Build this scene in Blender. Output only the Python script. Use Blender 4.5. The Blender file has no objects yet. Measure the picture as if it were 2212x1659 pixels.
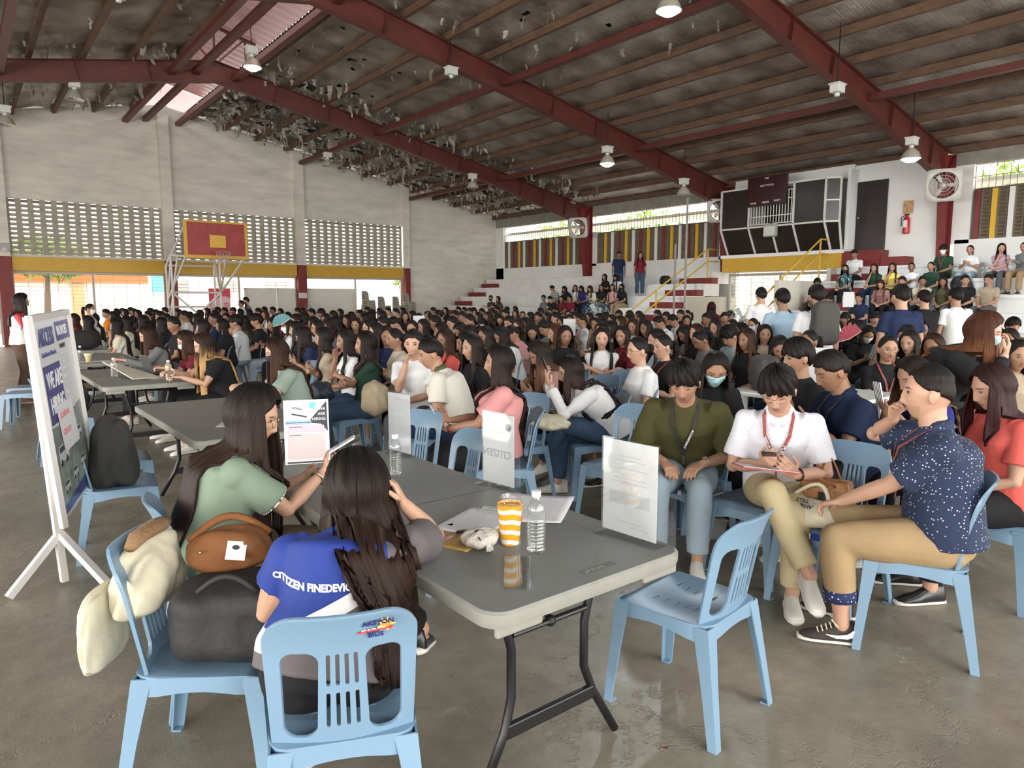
import bpy, bmesh, math, random
import numpy as np
from mathutils import Vector, Matrix
SC = bpy.context.scene
COL = SC.collection
R = math.radians
# ---------------------------------------------------------------- camera, sky, lights, exposure
FPX, PITCH, HEAD, CAMH = 1500.0, R(7.03), R(38.5), 1.6
cam = bpy.data.objects.new('camera', bpy.data.cameras.new('camera'))
COL.objects.link(cam); SC.camera = cam
cam.data.sensor_width = 36.0; cam.data.lens = 36.0*FPX/2212.0
cam.data.clip_start = 0.05; cam.data.clip_end = 300
cam.location = (0, 0, CAMH)
cam.rotation_euler = (math.pi/2-PITCH, 0, -HEAD)
w = bpy.data.worlds.new('sky'); SC.world = w; w.use_nodes = True
bg = w.node_tree.nodes['Background']; bg.inputs[0].default_value = (1.0, 0.975, 0.93, 1); bg.inputs[1].default_value = 4.2
SC.view_settings.view_transform = 'Standard'; SC.view_settings.look = 'None'
SC.view_settings.gamma = 1.0; SC.view_settings.use_curve_mapping = False
SC.view_settings.exposure = 0.33
SC.cycles.max_bounces = 6; SC.cycles.diffuse_bounces = 4; SC.cycles.glossy_bounces = 3
SC.cycles.transmission_bounces = 6; SC.cycles.transparent_max_bounces = 8
SC.cycles.caustics_reflective = False; SC.cycles.caustics_refractive = False
SC.cycles.use_denoising = True; SC.cycles.sample_clamp_indirect = 4.0
def lamp_light(kind, loc, energy, color=(1, 1, 1), size=0.3, aim=None, name='light', sy=None):
    d = bpy.data.lights.new(name, kind); d.energy = energy; d.color = color
    if kind == 'AREA':
        d.size = size
        if sy: d.shape = 'RECTANGLE'; d.size_y = sy
    else: d.shadow_soft_size = size
    o = bpy.data.objects.new(name, d); COL.objects.link(o); o.location = loc
    if aim is not None:
        o.rotation_euler = (Vector(aim)-Vector(loc)).to_track_quat('-Z', 'Y').to_euler()
    return o
# added unseen area lamps standing in for daylight from open end and left side
lamp_light('AREA', (6.0, -9.0, 3.4), 950, (1.0, 0.95, 0.88), 22, (7, 12, 1.0), 'open_end_fill_lamp', 4.5)
lamp_light('AREA', (-8.4, 6.0, 1.9), 1500, (1.0, 0.96, 0.90), 20, (4, 7, 0.8), 'left_side_fill_lamp', 2.2)
# ---------------------------------------------------------------- helpers
rnd = random.Random(7)
def ray(px, py):
    u, v = px-1106.0, py-829.5
    f = FPX*math.cos(PITCH)-v*math.sin(PITCH); up = -FPX*math.sin(PITCH)-v*math.cos(PITCH)
    s, c = math.sin(HEAD), math.cos(HEAD)
    return Vector((f*s+u*c, f*c-u*s, up))
def atz(px, py, z):
    d = ray(px, py); return Vector((0, 0, CAMH))+d*((z-CAMH)/d.z)
def atx(px, py, x):
    d = ray(px, py); return Vector((0, 0, CAMH))+d*(x/d.x)
def aty(px, py, y):
    d = ray(px, py); return Vector((0, 0, CAMH))+d*(y/d.y)
MATS = {}
def mat(name, color=(.5, .5, .5), rough=.6, metal=0.0, bump=0.0, bscale=40.0, var=0.0, vscale=5.0, spec=.5, emit=None, estr=0, alpha=1.0, trans=0.0, coord='Object', stretch=(1, 1, 1), color2=None, sheen=0.0):
    if name in MATS: return MATS[name]
    m = bpy.data.materials.new(name); m.use_nodes = True; nt = m.node_tree; p = nt.nodes['Principled BSDF']
    p.inputs['Base Color'].default_value = (*color, 1); p.inputs['Roughness'].default_value = rough
    p.inputs['Metallic'].default_value = metal; p.inputs['Specular IOR Level'].default_value = spec
    if sheen: p.inputs['Sheen Weight'].default_value = sheen
    if trans: p.inputs['Transmission Weight'].default_value = trans
    if alpha < 1: p.inputs['Alpha'].default_value = alpha
    if emit: p.inputs['Emission Color'].default_value = (*emit, 1); p.inputs['Emission Strength'].default_value = estr
    if bump or var:
        tc = nt.nodes.new('ShaderNodeTexCoord'); mp = nt.nodes.new('ShaderNodeMapping'); mp.inputs['Scale'].default_value = stretch
        nt.links.new(tc.outputs[coord], mp.inputs[0])
        if var:
            n = nt.nodes.new('ShaderNodeTexNoise'); n.inputs['Scale'].default_value = vscale; n.inputs['Detail'].default_value = 6; n.inputs['Roughness'].default_value = .65
            nt.links.new(mp.outputs[0], n.inputs['Vector'])
            r = nt.nodes.new('ShaderNodeValToRGB'); c2 = color2 or tuple(c*(1-var) for c in color)
            r.color_ramp.elements[0].position = .3; r.color_ramp.elements[1].position = .7
            r.color_ramp.elements[0].color = (*c2, 1); r.color_ramp.elements[1].color = (*color, 1)
            nt.links.new(n.outputs[0], r.inputs[0]); nt.links.new(r.outputs[0], p.inputs['Base Color'])
        if bump:
            n = nt.nodes.new('ShaderNodeTexNoise'); n.inputs['Scale'].default_value = bscale; n.inputs['Detail'].default_value = 4
            nt.links.new(mp.outputs[0], n.inputs['Vector'])
            b = nt.nodes.new('ShaderNodeBump'); b.inputs['Strength'].default_value = bump; b.inputs['Distance'].default_value = .02
            nt.links.new(n.outputs[0], b.inputs['Height']); nt.links.new(b.outputs[0], p.inputs['Normal'])
    MATS[name] = m; return m
class MB:
    def __init__(s): s.v = []; s.f = []; s.m = []; s.mi = 0
    def add(s, vs, fs):
        o = len(s.v); s.v += [tuple(v) for v in vs]; s.f += [tuple(i+o for i in f) for f in fs]; s.m += [s.mi]*len(fs); return s
    def box(s, c, size, rot=None, rz=0):
        hx, hy, hz = size[0]/2, size[1]/2, size[2]/2
        M = rot if rot is not None else Matrix.Rotation(rz, 3, 'Z')
        vs = [Vector(c)+M@Vector((x*hx, y*hy, z*hz)) for z in (-1, 1) for x, y in ((-1, -1), (1, -1), (1, 1), (-1, 1))]
        return s.add(vs, [(0, 3, 2, 1), (4, 5, 6, 7), (0, 1, 5, 4), (1, 2, 6, 5), (2, 3, 7, 6), (3, 0, 4, 7)])
    def span(s, a, b): # box from corner a to corner b
        return s.box([(a[i]+b[i])/2 for i in range(3)], [abs(a[i]-b[i]) for i in range(3)])
    def bar(s, a, b, wdt, h=None, up=(0, 0, 1)):
        a, b = Vector(a), Vector(b); d = (b-a); L = d.length; d.normalize(); h = h or wdt
        u = Vector(up); x = d.cross(u)
        if x.length < 1e-4: x = d.cross(Vector((1, 0, 0)))
        x.normalize(); z = x.cross(d)
        M = Matrix((x, d, z)).transposed()
        return s.box((a+b)/2, (wdt, L, h), rot=M)
    def tube(s, pts, r, n=10, caps=True, closed=False):
        pts = [Vector(p) for p in pts]; k = len(pts); rs = r if isinstance(r, (list, tuple)) else [r]*k
        vs = []; prev = None
        for i, p in enumerate(pts):
            t = (pts[(i+1) % k]-pts[i-1]) if closed else (pts[min(i+1, k-1)]-pts[max(i-1, 0)])
            t.normalize()
            if prev is None:
                x = t.cross(Vector((0, 0, 1)))
                if x.length < 1e-3: x = t.cross(Vector((1, 0, 0)))
            else: x = prev-t*prev.dot(t)
            x.normalize(); prev = x; y = t.cross(x)
            rr = rs[i]; rx, ry = (rr if isinstance(rr, (tuple, list)) else (rr, rr))
            vs += [p+x*(math.cos(a)*rx)+y*(math.sin(a)*ry) for a in [2*math.pi*j/n for j in range(n)]]
        fs = []
        for i in range(k if closed else k-1):
            i2 = (i+1) % k
            for j in range(n): fs.append((i*n+j, i*n+(j+1) % n, i2*n+(j+1) % n, i2*n+j))
        if caps and not closed: fs += [tuple(range(n))[::-1], tuple((k-1)*n+j for j in range(n))]
        return s.add(vs, fs)
    def lathe(s, prof, c=(0, 0, 0), n=24, M=None):
        vs = []; c = Vector(c)
        for r, z in prof:
            for j in range(n):
                a = 2*math.pi*j/n; p = Vector((r*math.cos(a), r*math.sin(a), z)); vs.append(c+(M@p if M else p))
        fs = [(i*n+j, i*n+(j+1) % n, (i+1)*n+(j+1) % n, (i+1)*n+j) for i in range(len(prof)-1) for j in range(n)]
        if prof[0][0] > 1e-5: fs.append(tuple(range(n))[::-1])
        if prof[-1][0] > 1e-5: fs.append(tuple((len(prof)-1)*n+j for j in range(n)))
        return s.add(vs, fs)
    def sphere(s, c, r, n=16, m=12, M=None):
        rx, ry, rz = r if isinstance(r, (tuple, list)) else (r, r, r); vs = []; c = Vector(c)
        for i in range(m+1):
            th = math.pi*i/m
            for j in range(n):
                a = 2*math.pi*j/n
                p = Vector((rx*math.sin(th)*math.cos(a), ry*math.sin(th)*math.sin(a), rz*math.cos(th))); vs.append(c+(M@p if M else p))
        return s.add(vs, [(i*n+j, (i+1)*n+j, (i+1)*n+(j+1) % n, i*n+(j+1) % n) for i in range(m) for j in range(n)])
    def prism(s, poly, h, M=None): # poly in xy, extruded along +z by h
        k = len(poly); M = M or Matrix.Identity(4)
        vs = [M@Vector((x, y, 0)) for x, y in poly]+[M@Vector((x, y, h)) for x, y in poly]
        return s.add(vs, [tuple(range(k))[::-1], tuple(range(k, 2*k))]+[(i, (i+1) % k, k+(i+1) % k, k+i) for i in range(k)])
    def mesh(s, name, mats, smooth=False, angle=None):
        me = bpy.data.meshes.new(name); me.from_pydata(s.v, [], s.f)
        for mm in (mats if isinstance(mats, (list, tuple)) else [mats]): me.materials.append(mm)
        if any(s.m): me.polygons.foreach_set('material_index', s.m)
        if smooth: 
            me.polygons.foreach_set('use_smooth', [True]*len(me.polygons))
            if angle: 
                try: me.set_sharp_from_angle(angle=R(angle))
                except Exception: pass
        me.update(); return me
    def build(s, name, mats, parent=None, smooth=False, angle=None):
        return link(name, s.mesh(name, mats, smooth, angle), parent)
def link(name, data, parent=None):
    o = bpy.data.objects.new(name, data); COL.objects.link(o)
    if parent is not None: o.parent = parent
    return o
def tag(o, label=None, cat=None, group=None, kind=None):
    if label: o['label'] = label
    if cat: o['category'] = cat
    if group: o['group'] = group
    if kind: o['kind'] = kind
    return o
def empty(name, loc=(0, 0, 0), rz=0.0):
    o = bpy.data.objects.new(name, None); o.empty_display_size = .1; COL.objects.link(o); o.location = loc; o.rotation_euler = (0, 0, rz); return o
def copy_tree(o, parent=None):
    c = o.copy(); COL.objects.link(c)
    if parent is not None: c.parent = parent
    for ch in list(o.children): copy_tree(ch, c)
    return c
def struct(o): o['kind'] = 'structure'; return o
def bevel(o, wd=.004, seg=2):
    m = o.modifiers.new('bevel', 'BEVEL'); m.width = wd; m.segments = seg; m.limit_method = 'ANGLE'; m.angle_limit = R(40); return o
def text(name, body, size, loc, rot, m, parent=None, align='LEFT', ext=.0008, sx=1.0, bold=0.0, shear=0.0):
    c = bpy.data.curves.new(name, 'FONT'); c.body = body; c.size = size; c.extrude = ext; c.align_x = align; c.align_y = 'CENTER'; c.offset = bold; c.shear = shear
    c.materials.append(m); c.resolution_u = 2
    tmp = bpy.data.objects.new('t', c); TMP.collection.objects.link(tmp); vl = TMP.view_layers[0]; vl.update()
    me = bpy.data.meshes.new_from_object(tmp.evaluated_get(vl.depsgraph)); bpy.data.objects.remove(tmp); me.name = name
    o = link(name, me, parent); o.location = loc
    if isinstance(rot, Matrix): o.rotation_euler = rot.to_euler()
    else: o.rotation_euler = rot
    o.scale = (sx, 1, 1); return o
def basis(xa, ya):
    xa = Vector(xa).normalized(); ya = Vector(ya); za = xa.cross(ya).normalized(); ya = za.cross(xa)
    return Matrix((xa, ya, za)).transposed()
def smin(a, b, k=.02): return np.minimum(a, b)
def rrect(x, y, cx, cy, hx, hy, r):
    qx = np.abs(x-cx)-hx+r; qy = np.abs(y-cy)-hy+r
    return np.minimum(np.maximum(qx, qy), 0)+np.hypot(np.maximum(qx, 0), np.maximum(qy, 0))-r
def sdf_plate(sdf, x0, x1, y0, y1, h, fmap, thick, name, m):
    nx = int((x1-x0)/h)+1; ny = int((y1-y0)/h)+1
    X, Y = np.meshgrid(np.linspace(x0, x1, nx), np.linspace(y0, y1, ny)); cx = (X[:-1, :-1]+X[1:, 1:])/2; cy = (Y[:-1, :-1]+Y[1:, 1:])/2
    keep = sdf(cx, cy) < 0
    used = np.zeros(X.shape, int)
    for a, b in ((0, 0), (1, 0), (0, 1), (1, 1)): used[a:a+keep.shape[0], b:b+keep.shape[1]] += keep
    bd = (used > 0) & (used < 4)
    for _ in range(3):
        d = sdf(X, Y); e = 1e-4
        gx = (sdf(X+e, Y)-sdf(X-e, Y))/(2*e); gy = (sdf(X, Y+e)-sdf(X, Y-e))/(2*e)
        st = np.clip(d, -h*.8, h*.8)
        X = np.where(bd, X-gx*st, X); Y = np.where(bd, Y-gy*st, Y)
    idx = -np.ones(X.shape, int); sel = used > 0; idx[sel] = np.arange(sel.sum())
    px, py, pz = fmap(X[sel], Y[sel]); vs = np.stack([px, py, pz], 1)
    ii, jj = np.nonzero(keep)
    fs = np.stack([idx[ii, jj], idx[ii, jj+1], idx[ii+1, jj+1], idx[ii+1, jj]], 1)
    me = bpy.data.meshes.new(name); me.from_pydata(vs.tolist(), [], fs.tolist()); me.materials.append(m)
    me.polygons.foreach_set('use_smooth', [True]*len(me.polygons)); me.update()
    return me
# temp scene in which modifiers are evaluated into plain meshes
TMP = bpy.data.scenes.new('workbench')
def bake(me, mods):
    o = bpy.data.objects.new('tmp', me); TMP.collection.objects.link(o)
    for t, kw in mods:
        md = o.modifiers.new(t, t)
        for k, v in kw.items(): setattr(md, k, v)
    vl = TMP.view_layers[0]; vl.update(); dg = vl.depsgraph
    r = bpy.data.meshes.new_from_object(o.evaluated_get(dg)); bpy.data.objects.remove(o); return r
def solid(me, th, off=0.0, bev=0.0):
    mods = [('SOLIDIFY', dict(thickness=th, offset=off))]
    if bev: mods.append(('BEVEL', dict(width=bev, segments=2, limit_method='ANGLE', angle_limit=R(50))))
    r = bake(me, mods); r.polygons.foreach_set('use_smooth', [True]*len(r.polygons))
    try: r.set_sharp_from_angle(angle=R(50))
    except Exception: pass
    return r
# ---------------------------------------------------------------- the hall
XW, YE, RX, RZ, SL = 21.8, 28.7, 6.4, 8.62, 0.192
def roofz(x): return RZ-SL*abs(x-RX)
m_wall = mat('weathered_plaster', (.80, .76, .69), .9, bump=.25, bscale=14, var=.28, vscale=1.1, stretch=(.6, .6, 2.6), coord='Object')
m_white = mat('white_wall_paint', (.88, .88, .87), .7, bump=.12, bscale=9, var=.1, vscale=.8)
m_step = mat('bleacher_white_paint', (.86, .865, .85), .6, bump=.1, bscale=20, var=.16, vscale=1.6)
m_red = mat('red_oxide_steel', (.125, .028, .02), .5, var=.35, vscale=3, bump=.05)
m_redp = mat('red_painted_concrete', (.20, .022, .02), .55, var=.2, vscale=4)
m_purlin = mat('dusty_purlin_steel', (.17, .095, .06), .75, var=.45, vscale=6, stretch=(1, .5, 1))
m_yel = mat('yellow_paint', (.62, .37, .035), .5, var=.12, vscale=4)
m_conc = mat('bare_concrete', (.36, .34, .30), .9, bump=.3, bscale=20, var=.35, vscale=3)
m_dark = mat('dark_brown_panel', (.022, .014, .012), .28, var=.3, vscale=3)
m_whitemetal = mat('white_metal_frame', (.75, .74, .70), .45, var=.15, vscale=10)
m_galv = mat('corrugated_roof_sheet', (.20, .19, .175), .45, metal=.6, var=.4, vscale=2)
m_blk = mat('black_metal', (.012, .012, .013), .35, metal=.3)
# floor
def floor_mat():
    m = bpy.data.materials.new('worn_polished_concrete'); m.use_nodes = True; nt = m.node_tree; p = nt.nodes['Principled BSDF']; N = nt.nodes.new; Lk = nt.links.new
    tc = N('ShaderNodeTexCoord')
    def noise(sc, det=8, ro=.6, st=(1, 1, 1)):
        mp = N('ShaderNodeMapping'); mp.inputs['Scale'].default_value = st; Lk(tc.outputs['Object'], mp.inputs[0])
        n = N('ShaderNodeTexNoise'); n.inputs['Scale'].default_value = sc; n.inputs['Detail'].default_value = det; n.inputs['Roughness'].default_value = ro; Lk(mp.outputs[0], n.inputs['Vector']); return n
    def ramp(src, a, b, ca, cb):
        r = N('ShaderNodeValToRGB'); r.color_ramp.elements[0].position = a; r.color_ramp.elements[1].position = b
        r.color_ramp.elements[0].color = (*ca, 1); r.color_ramp.elements[1].color = (*cb, 1); Lk(src, r.inputs[0]); return r.outputs[0]
    def mix(f, a, b, mode='MIX'):
        x = N('ShaderNodeMix'); x.data_type = 'RGBA'; x.blend_type = mode
        if isinstance(f, float): x.inputs[0].default_value = f
        else: Lk(f, x.inputs[0])
        Lk(a, x.inputs[6]); Lk(b, x.inputs[7]); return x.outputs[2]
    base = ramp(noise(.9).outputs[0], .32, .7, (.17, .155, .118), (.35, .315, .245))
    fine = ramp(noise(9, 6, .7).outputs[0], .35, .75, (.55, .55, .55), (1, 1, 1))
    c = mix(.6, base, fine, 'MULTIPLY')
    stain = ramp(noise(2.6, 9, .75).outputs[0], .66, .69, (0, 0, 0), (1, 1, 1))
    lt = N('ShaderNodeRGB'); lt.outputs[0].default_value = (.34, .31, .25, 1)
    c = mix(stain, c, lt.outputs[0])
    # patches of old red court paint
    rd = N('ShaderNodeRGB'); rd.outputs[0].default_value = (.13, .035, .025, 1)
    k = ramp(noise(5, 10, .8).outputs[0], .635, .645, (0, 0, 0), (1, 1, 1)); k2 = ramp(noise(.55, 2, .5).outputs[0], .52, .56, (0, 0, 0), (1, 1, 1))
    mm = N('ShaderNodeMath'); mm.operation = 'MULTIPLY'; Lk(k, mm.inputs[0]); Lk(k2, mm.inputs[1])
    c = mix(mm.outputs[0], c, rd.outputs[0]); Lk(c, p.inputs['Base Color'])
    rr = ramp(noise(3, 8, .7).outputs[0], .35, .7, (.26, .26, .26), (.5, .5, .5)); Lk(rr, p.inputs['Roughness'])
    v = N('ShaderNodeTexVoronoi'); v.feature = 'DISTANCE_TO_EDGE'; v.inputs['Scale'].default_value = .55; 
    nd = noise(2.0, 6, .7); ad = N('ShaderNodeVectorMath'); ad.operation = 'ADD'; Lk(tc.outputs['Object'], ad.inputs[0]); Lk(nd.outputs['Color'], ad.inputs[1]); Lk(ad.outputs[0], v.inputs['Vector'])
    cr = ramp(v.outputs['Distance'], .0, .006, (0, 0, 0), (1, 1, 1))
    b = N('ShaderNodeBump'); b.inputs['Strength'].default_value = .25; b.inputs['Distance'].default_value = .01
    sm = N('ShaderNodeMath'); sm.operation = 'ADD'; Lk(noise(22, 6, .7).outputs[0], sm.inputs[0]); Lk(cr, sm.inputs[1]); Lk(sm.outputs[0], b.inputs['Height']); Lk(b.outputs[0], p.inputs['Normal'])
    p.inputs['Specular IOR Level'].default_value = .55
    return m
b = MB(); b.add([(-8.8, -9, 0), (XW, -9, 0), (XW, YE, 0), (-8.8, YE, 0)], [(0, 1, 2, 3)]); struct(b.build('floor', floor_mat()))
m_ground = mat('pale_outdoor_paving', (.62, .60, .56), .9, var=.2, vscale=.6)  # pale concrete tone, varied at random
b = MB(); b.add([(-60, -60, -.03), (70, -60, -.03), (70, 80, -.03), (-60, 80, -.03)], [(0, 1, 2, 3)]); struct(b.build('ground', m_ground))
# end wall: pilasters, gable, perforated block panels, yellow lintel band, openings
PX = [-8.8, -3.7, 1.35, 6.4, 11.45, 16.5]
b = MB()
for i in range(len(PX)-1):
    a, c = PX[i], PX[i+1]
    vs = []
    for y in (YE, YE+.2): vs += [(a, y, 4.9), (c, y, 4.9), (c, y, roofz(c)), (a, y, roofz(a))]
    b.add(vs, [(0, 1, 2, 3), (7, 6, 5, 4), (0, 4, 5, 1), (1, 5, 6, 2), (2, 6, 7, 3), (3, 7, 4, 0)])
a, c = 16.5, XW
vs = []
for y in (YE, YE+.2): vs += [(a, y, 0), (c, y, 0), (c, y, roofz(c)), (a, y, roofz(a))]
b.add(vs, [(0, 1, 2, 3), (7, 6, 5, 4), (0, 4, 5, 1), (1, 5, 6, 2), (2, 6, 7, 3), (3, 7, 4, 0)])
b.span((-8.8, YE, 2.98), (16.5, YE+.2, 3.07))
struct(b.build('wall_back', m_wall))
for i, x in enumerate(PX[1:]):
    wd = .36 if i < 4 else .24
    b = MB(); b.span((x-wd/2, YE-.22, 2.98), (x+wd/2, YE, roofz(x)-.05)); struct(b.build('pilaster', m_wall))
    b = MB(); b.span((x-wd/2-.005, YE-.225, 0), (x+wd/2+.005, YE+.2, 2.98)); struct(b.build('pillar', m_redp))
m_block = mat('breeze_block_concrete', (.46, .43, .36), .9, var=.3, vscale=5, bump=.2)
for i in range(5):
    a, c = PX[i]+.18, PX[i+1]-.18; b = MB(); n = 14; z0, z1, rows = 3.07, 4.9, 12; st = (c-a)/n
    for k in range(n+1):
        wdt = st*.48; b.span((max(a, a+k*st-wdt/2), YE-.0, z0), (min(c, a+k*st+wdt/2), YE+.14, z1))
    rh = (z1-z0)/rows
    for k in range(n):
        for r_ in range(rows):
            zc = z0+(r_+.5)*rh; xc = a+(k+.5)*st
            b.box((xc, YE+.07, zc), (st*.6, .16, .022), rot=Matrix.Rotation(R(38), 3, 'X'))
            if r_ == 0: continue
    struct(b.build('window_%d' % (i+1), m_block))
    b = MB(); b.span((PX[i]+.2, YE-.16, 2.52), (PX[i+1]-.2, YE+.1, 2.98)); struct(bevel(b.build('lintel_band', m_yel), .01))
# grille gates in the openings and the white sliding panels
m_bar = mat('gate_bar_paint', (.42, .40, .34), .5)
def grille(x0, x1, y, z0, z1, dz, dx, axis='x', t=.012):
    b = MB(); P = (lambda s, z: (s, y, z)) if axis == 'x' else (lambda s, z: (y, s, z))
    n = int((z1-z0)/dz)
    for k in range(n+1): b.bar(P(x0, z0+k*dz), P(x1, z0+k*dz), t)
    n = max(1, int(round((x1-x0)/dx)))
    for k in range(n+1): b.bar(P(x0+(x1-x0)*k/n, z0), P(x0+(x1-x0)*k/n, z1), t, up=(0, 1, 0))
    for s in (x0, (x0+x1)/2, x1): b.bar(P(s, z0), P(s, z1), .07, up=(0, 1, 0))
    b.bar(P(x0, z1-.05), P(x1, z1-.05), .09)
    return b
for i, (a, c) in enumerate(((PX[1], PX[2]), (PX[2], PX[3]), (PX[3], PX[4]), (PX[4], PX[5]))):
    struct(grille(a+.2, c-.2, YE+.1, 0.05, 2.52, .13, .42).build('door_%d' % (i+1), m_bar))
m_tarp = mat('cream_door_panel', (.70, .69, .63), .7, var=.06, vscale=3)
dpn = 5
for (a, c) in ((9.1, 10.4), (10.42, 11.2), (11.75, 14.0)):
    b = MB(); b.span((a, YE+.02, 0.05), (c, YE+.07, 2.02)); b.span((a, YE-.01, 1.96), (c, YE+.0, 2.02)); b.span((a, YE-.01, 0.05), (a+.05, YE+.0, 2.0)); struct(b.build('door_%d' % dpn, m_tarp)); dpn += 1
# bleachers and side wall
TX = [16.9, 17.7, 18.5, 19.3, 20.1, 20.9]; TZ = [.42, .84, 1.26, 1.68, 2.10, 2.52]
def tiers(y0, y1, nm):
    b = MB()
    for k in range(6):
        x1 = TX[k+1] if k < 5 else XW
        b.span((TX[k], y0, 0 if k == 0 else TZ[k]-.42-.0), (x1+.06 if k < 5 else x1, y1, TZ[k]))
        b.span((TX[k]-.03, y0, TZ[k]-.07), (TX[k]+.02, y1, TZ[k]+.002))
    b.span((TX[0]+.1, y0+.1, 0), (XW, y1-.01, .4))
    for k in range(1, 6): b.span((TX[k]+.1, y0+1.0, 0), (XW, y1-.01, TZ[k]-.42))
    return struct(b.build(nm, m_step))
tiers(14.7, 28.3, 'floor_bleacher_far'); tiers(-9, 10.5, 'floor_bleacher_near')
def redstep(x0, x1, y0, y1, z0, z1):
    b = MB(); b.span((x0, y0, z0), (x1, y1, z1)); return struct(b.build('stair_step', m_redp))
for k in range(5):
    redstep(TX[k+1]-.36, TX[k+1]+.02, 14.72, 16.1, TZ[k]+.002, TZ[k]+.21)
    redstep(TX[k+1]-.36, TX[k+1]+.02, 27.3, 28.25, TZ[k]+.002, TZ[k]+.21)
    redstep(TX[k+1]-.36, TX[k+1]+.02, 9.3, 10.48, TZ[k]+.002, TZ[k]+.21)
redstep(TX[0]-.36, TX[0]+.02, 9.3, 10.48, 0, .21); redstep(TX[0]-.36, TX[0]+.02, 14.72, 16.1, 0, .21)
redstep(20.95, 21.5, 9.3, 10.48, 2.525, 3.0); redstep(20.95, 21.5, 8.6, 9.28, 2.525, 2.78)
b = MB()   # end walls of the passage under the control room
b.span((17.7, 10.5, 0), (XW, 10.62, 2.1)); b.span((20.5, 10.5, 2.1), (XW, 10.62, 2.5)); b.span((19.0, 14.56, 0), (XW, 14.7, 1.65))
struct(b.build('wall_passage', mat('cream_wall', (.62, .58, .49), .8, var=.12, vscale=2)))
b = MB()
b.span((XW, 14.6, 2.5), (XW+.2, YE, 3.1)); b.span((XW, -9, 2.5), (XW+.2, 7.7, 3.2)); b.span((XW, 28.1, 2.5), (XW+.2, YE+.2, 5.6))
b.span((21.5, 7.9, 2.5), (XW+.2, 10.42, 5.55)); b.span((XW, -9, 0), (XW+.2, 10.5, 2.5)); b.span((XW, 14.6, 0), (XW+.2, YE, 2.5)); b.span((XW, 10.4, 2.5), (XW+.2, 14.6, 5.62)); b.span((XW, 7.35, 3.1), (XW+.2, 7.95, 5.4)); b.span((XW, 21.55, 3.0), (XW+.2, 22.35, 4.45)); b.span((XW, 14.5, 3.0), (XW+.2, 15.35, 4.45))
struct(b.build('wall_right', m_white))
b = MB(); b.span((XW-.02, 14.4, 5.12), (XW+.3, YE, 5.62)); b.span((XW-.02, -9, 5.2), (XW+.3, 10.4, 5.62)); struct(b.build('beam_right', m_conc))
b = MB(); b.span((XW+.3, -9, 4.75), (XW+2.0, YE, 4.85)); struct(b.build('trim_eave', mat('outer_eave', (.8, .78, .7), .8)))
b = MB(); b.span((XW+.05, -9, 0), (XW+.2, YE, .1)); 
# perforated side windows with red, yellow, white fins
m_finr = mat('maroon_fin', (.20, .03, .03), .5); m_finw = mat('white_fin', (.8, .8, .8), .5); m_finy = mat('yellow_fin', (.75, .45, .03), .5)
wn = 6
for (y0, y1, z0, z1) in ((15.4, 21.5, 3.1, 4.36), (22.4, 28.0, 3.1, 4.36), (1.2, 7.3, 3.2, 4.5), (-7, .6, 3.2, 4.5)):
    b = MB(); st = .19; n = int((y1-y0)/st); st = (y1-y0)/n; rows = 13; rh = (z1-z0)/rows
    b.mi = 0
    for k in range(n+1): b.span((XW+.02, y0+k*st-.02, z0), (XW+.14, y0+k*st+.02, z1))
    for r_ in range(rows+1):
        b.box((XW+.08, (y0+y1)/2, z0+r_*rh), (.15, y1-y0, .022), rot=Matrix.Rotation(R(28), 3, 'Y'))
    st2 = .39; k = 0; yy = y0+.15
    while yy < y1-.1:
        b.mi = 1+(k % 3); b.span((XW-.03, yy-.06, z0), (XW+.02, yy+.06, z1)); yy += st2; k += 1
    struct(b.build('window_%d' % wn, [mat('brown_block', (.22, .18, .13), .9, var=.3), m_finr, m_finw, m_finy])); wn += 1
    g = MB()
    yy = y0-.3
    while yy < y1+.5: g.bar((XW+.01, yy, z1), (XW+.01, yy, 5.15), .012, up=(0, 1, 0)); yy += .16
    g.bar((XW+.01, y0-.3, z1+.35), (XW+.01, y1+.5, z1+.35), .014)
    struct(g.build('window_grille', mat('rusty_bars', (.20, .14, .09), .7)))
# left side wall (outside the frame) and its openings: gives the hall its side light
b = MB(); b.span((-9.0, -9, 2.6), (-8.8, YE, 3.2)); b.span((-9.0, -9, 4.6), (-8.8, YE, 5.7))
for y in (0.9, 7.9, 14.9, 21.9): b.span((-9.1, y-.25, 0), (-8.7, y+.25, 5.7))
struct(b.build('wall_left', m_wall))
# roof steel
def ibeam(b, p0, p1, d0, d1, fw=.2, t=.014, stiff=0, off=0.0):
    p0, p1 = Vector(p0), Vector(p1); dn = Vector((0, 0, -1))
    for sgn, (a0, a1) in ((0, (0, 0)), (1, (d0, d1))):
        b.bar(p0+dn*a0, p1+dn*a1, fw, t*1.6)
    dr = (p1-p0).normalized(); side = dr.cross(Vector((0, 0, 1))).normalized()*t/2
    q = [p0, p1, p1+dn*d1, p0+dn*d0]; b.add([v+side for v in q]+[v-side for v in q], [(0, 1, 2, 3), (7, 6, 5, 4), (0, 4, 5, 1), (2, 6, 7, 3), (1, 5, 6, 2), (0, 3, 7, 4)])
    for k in range(stiff):
        f = (k+1)/(stiff+1); c = p0.lerp(p1, f); d = d0+(d1-d0)*f; b.box(c+dn*d/2, (.014, fw*.9, d), rot=basis(dr if abs(dr.x) > .5 else (1, 0, 0), (0, 1, 0)))
FY = [.9, 7.9, 14.9, 21.9]
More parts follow.
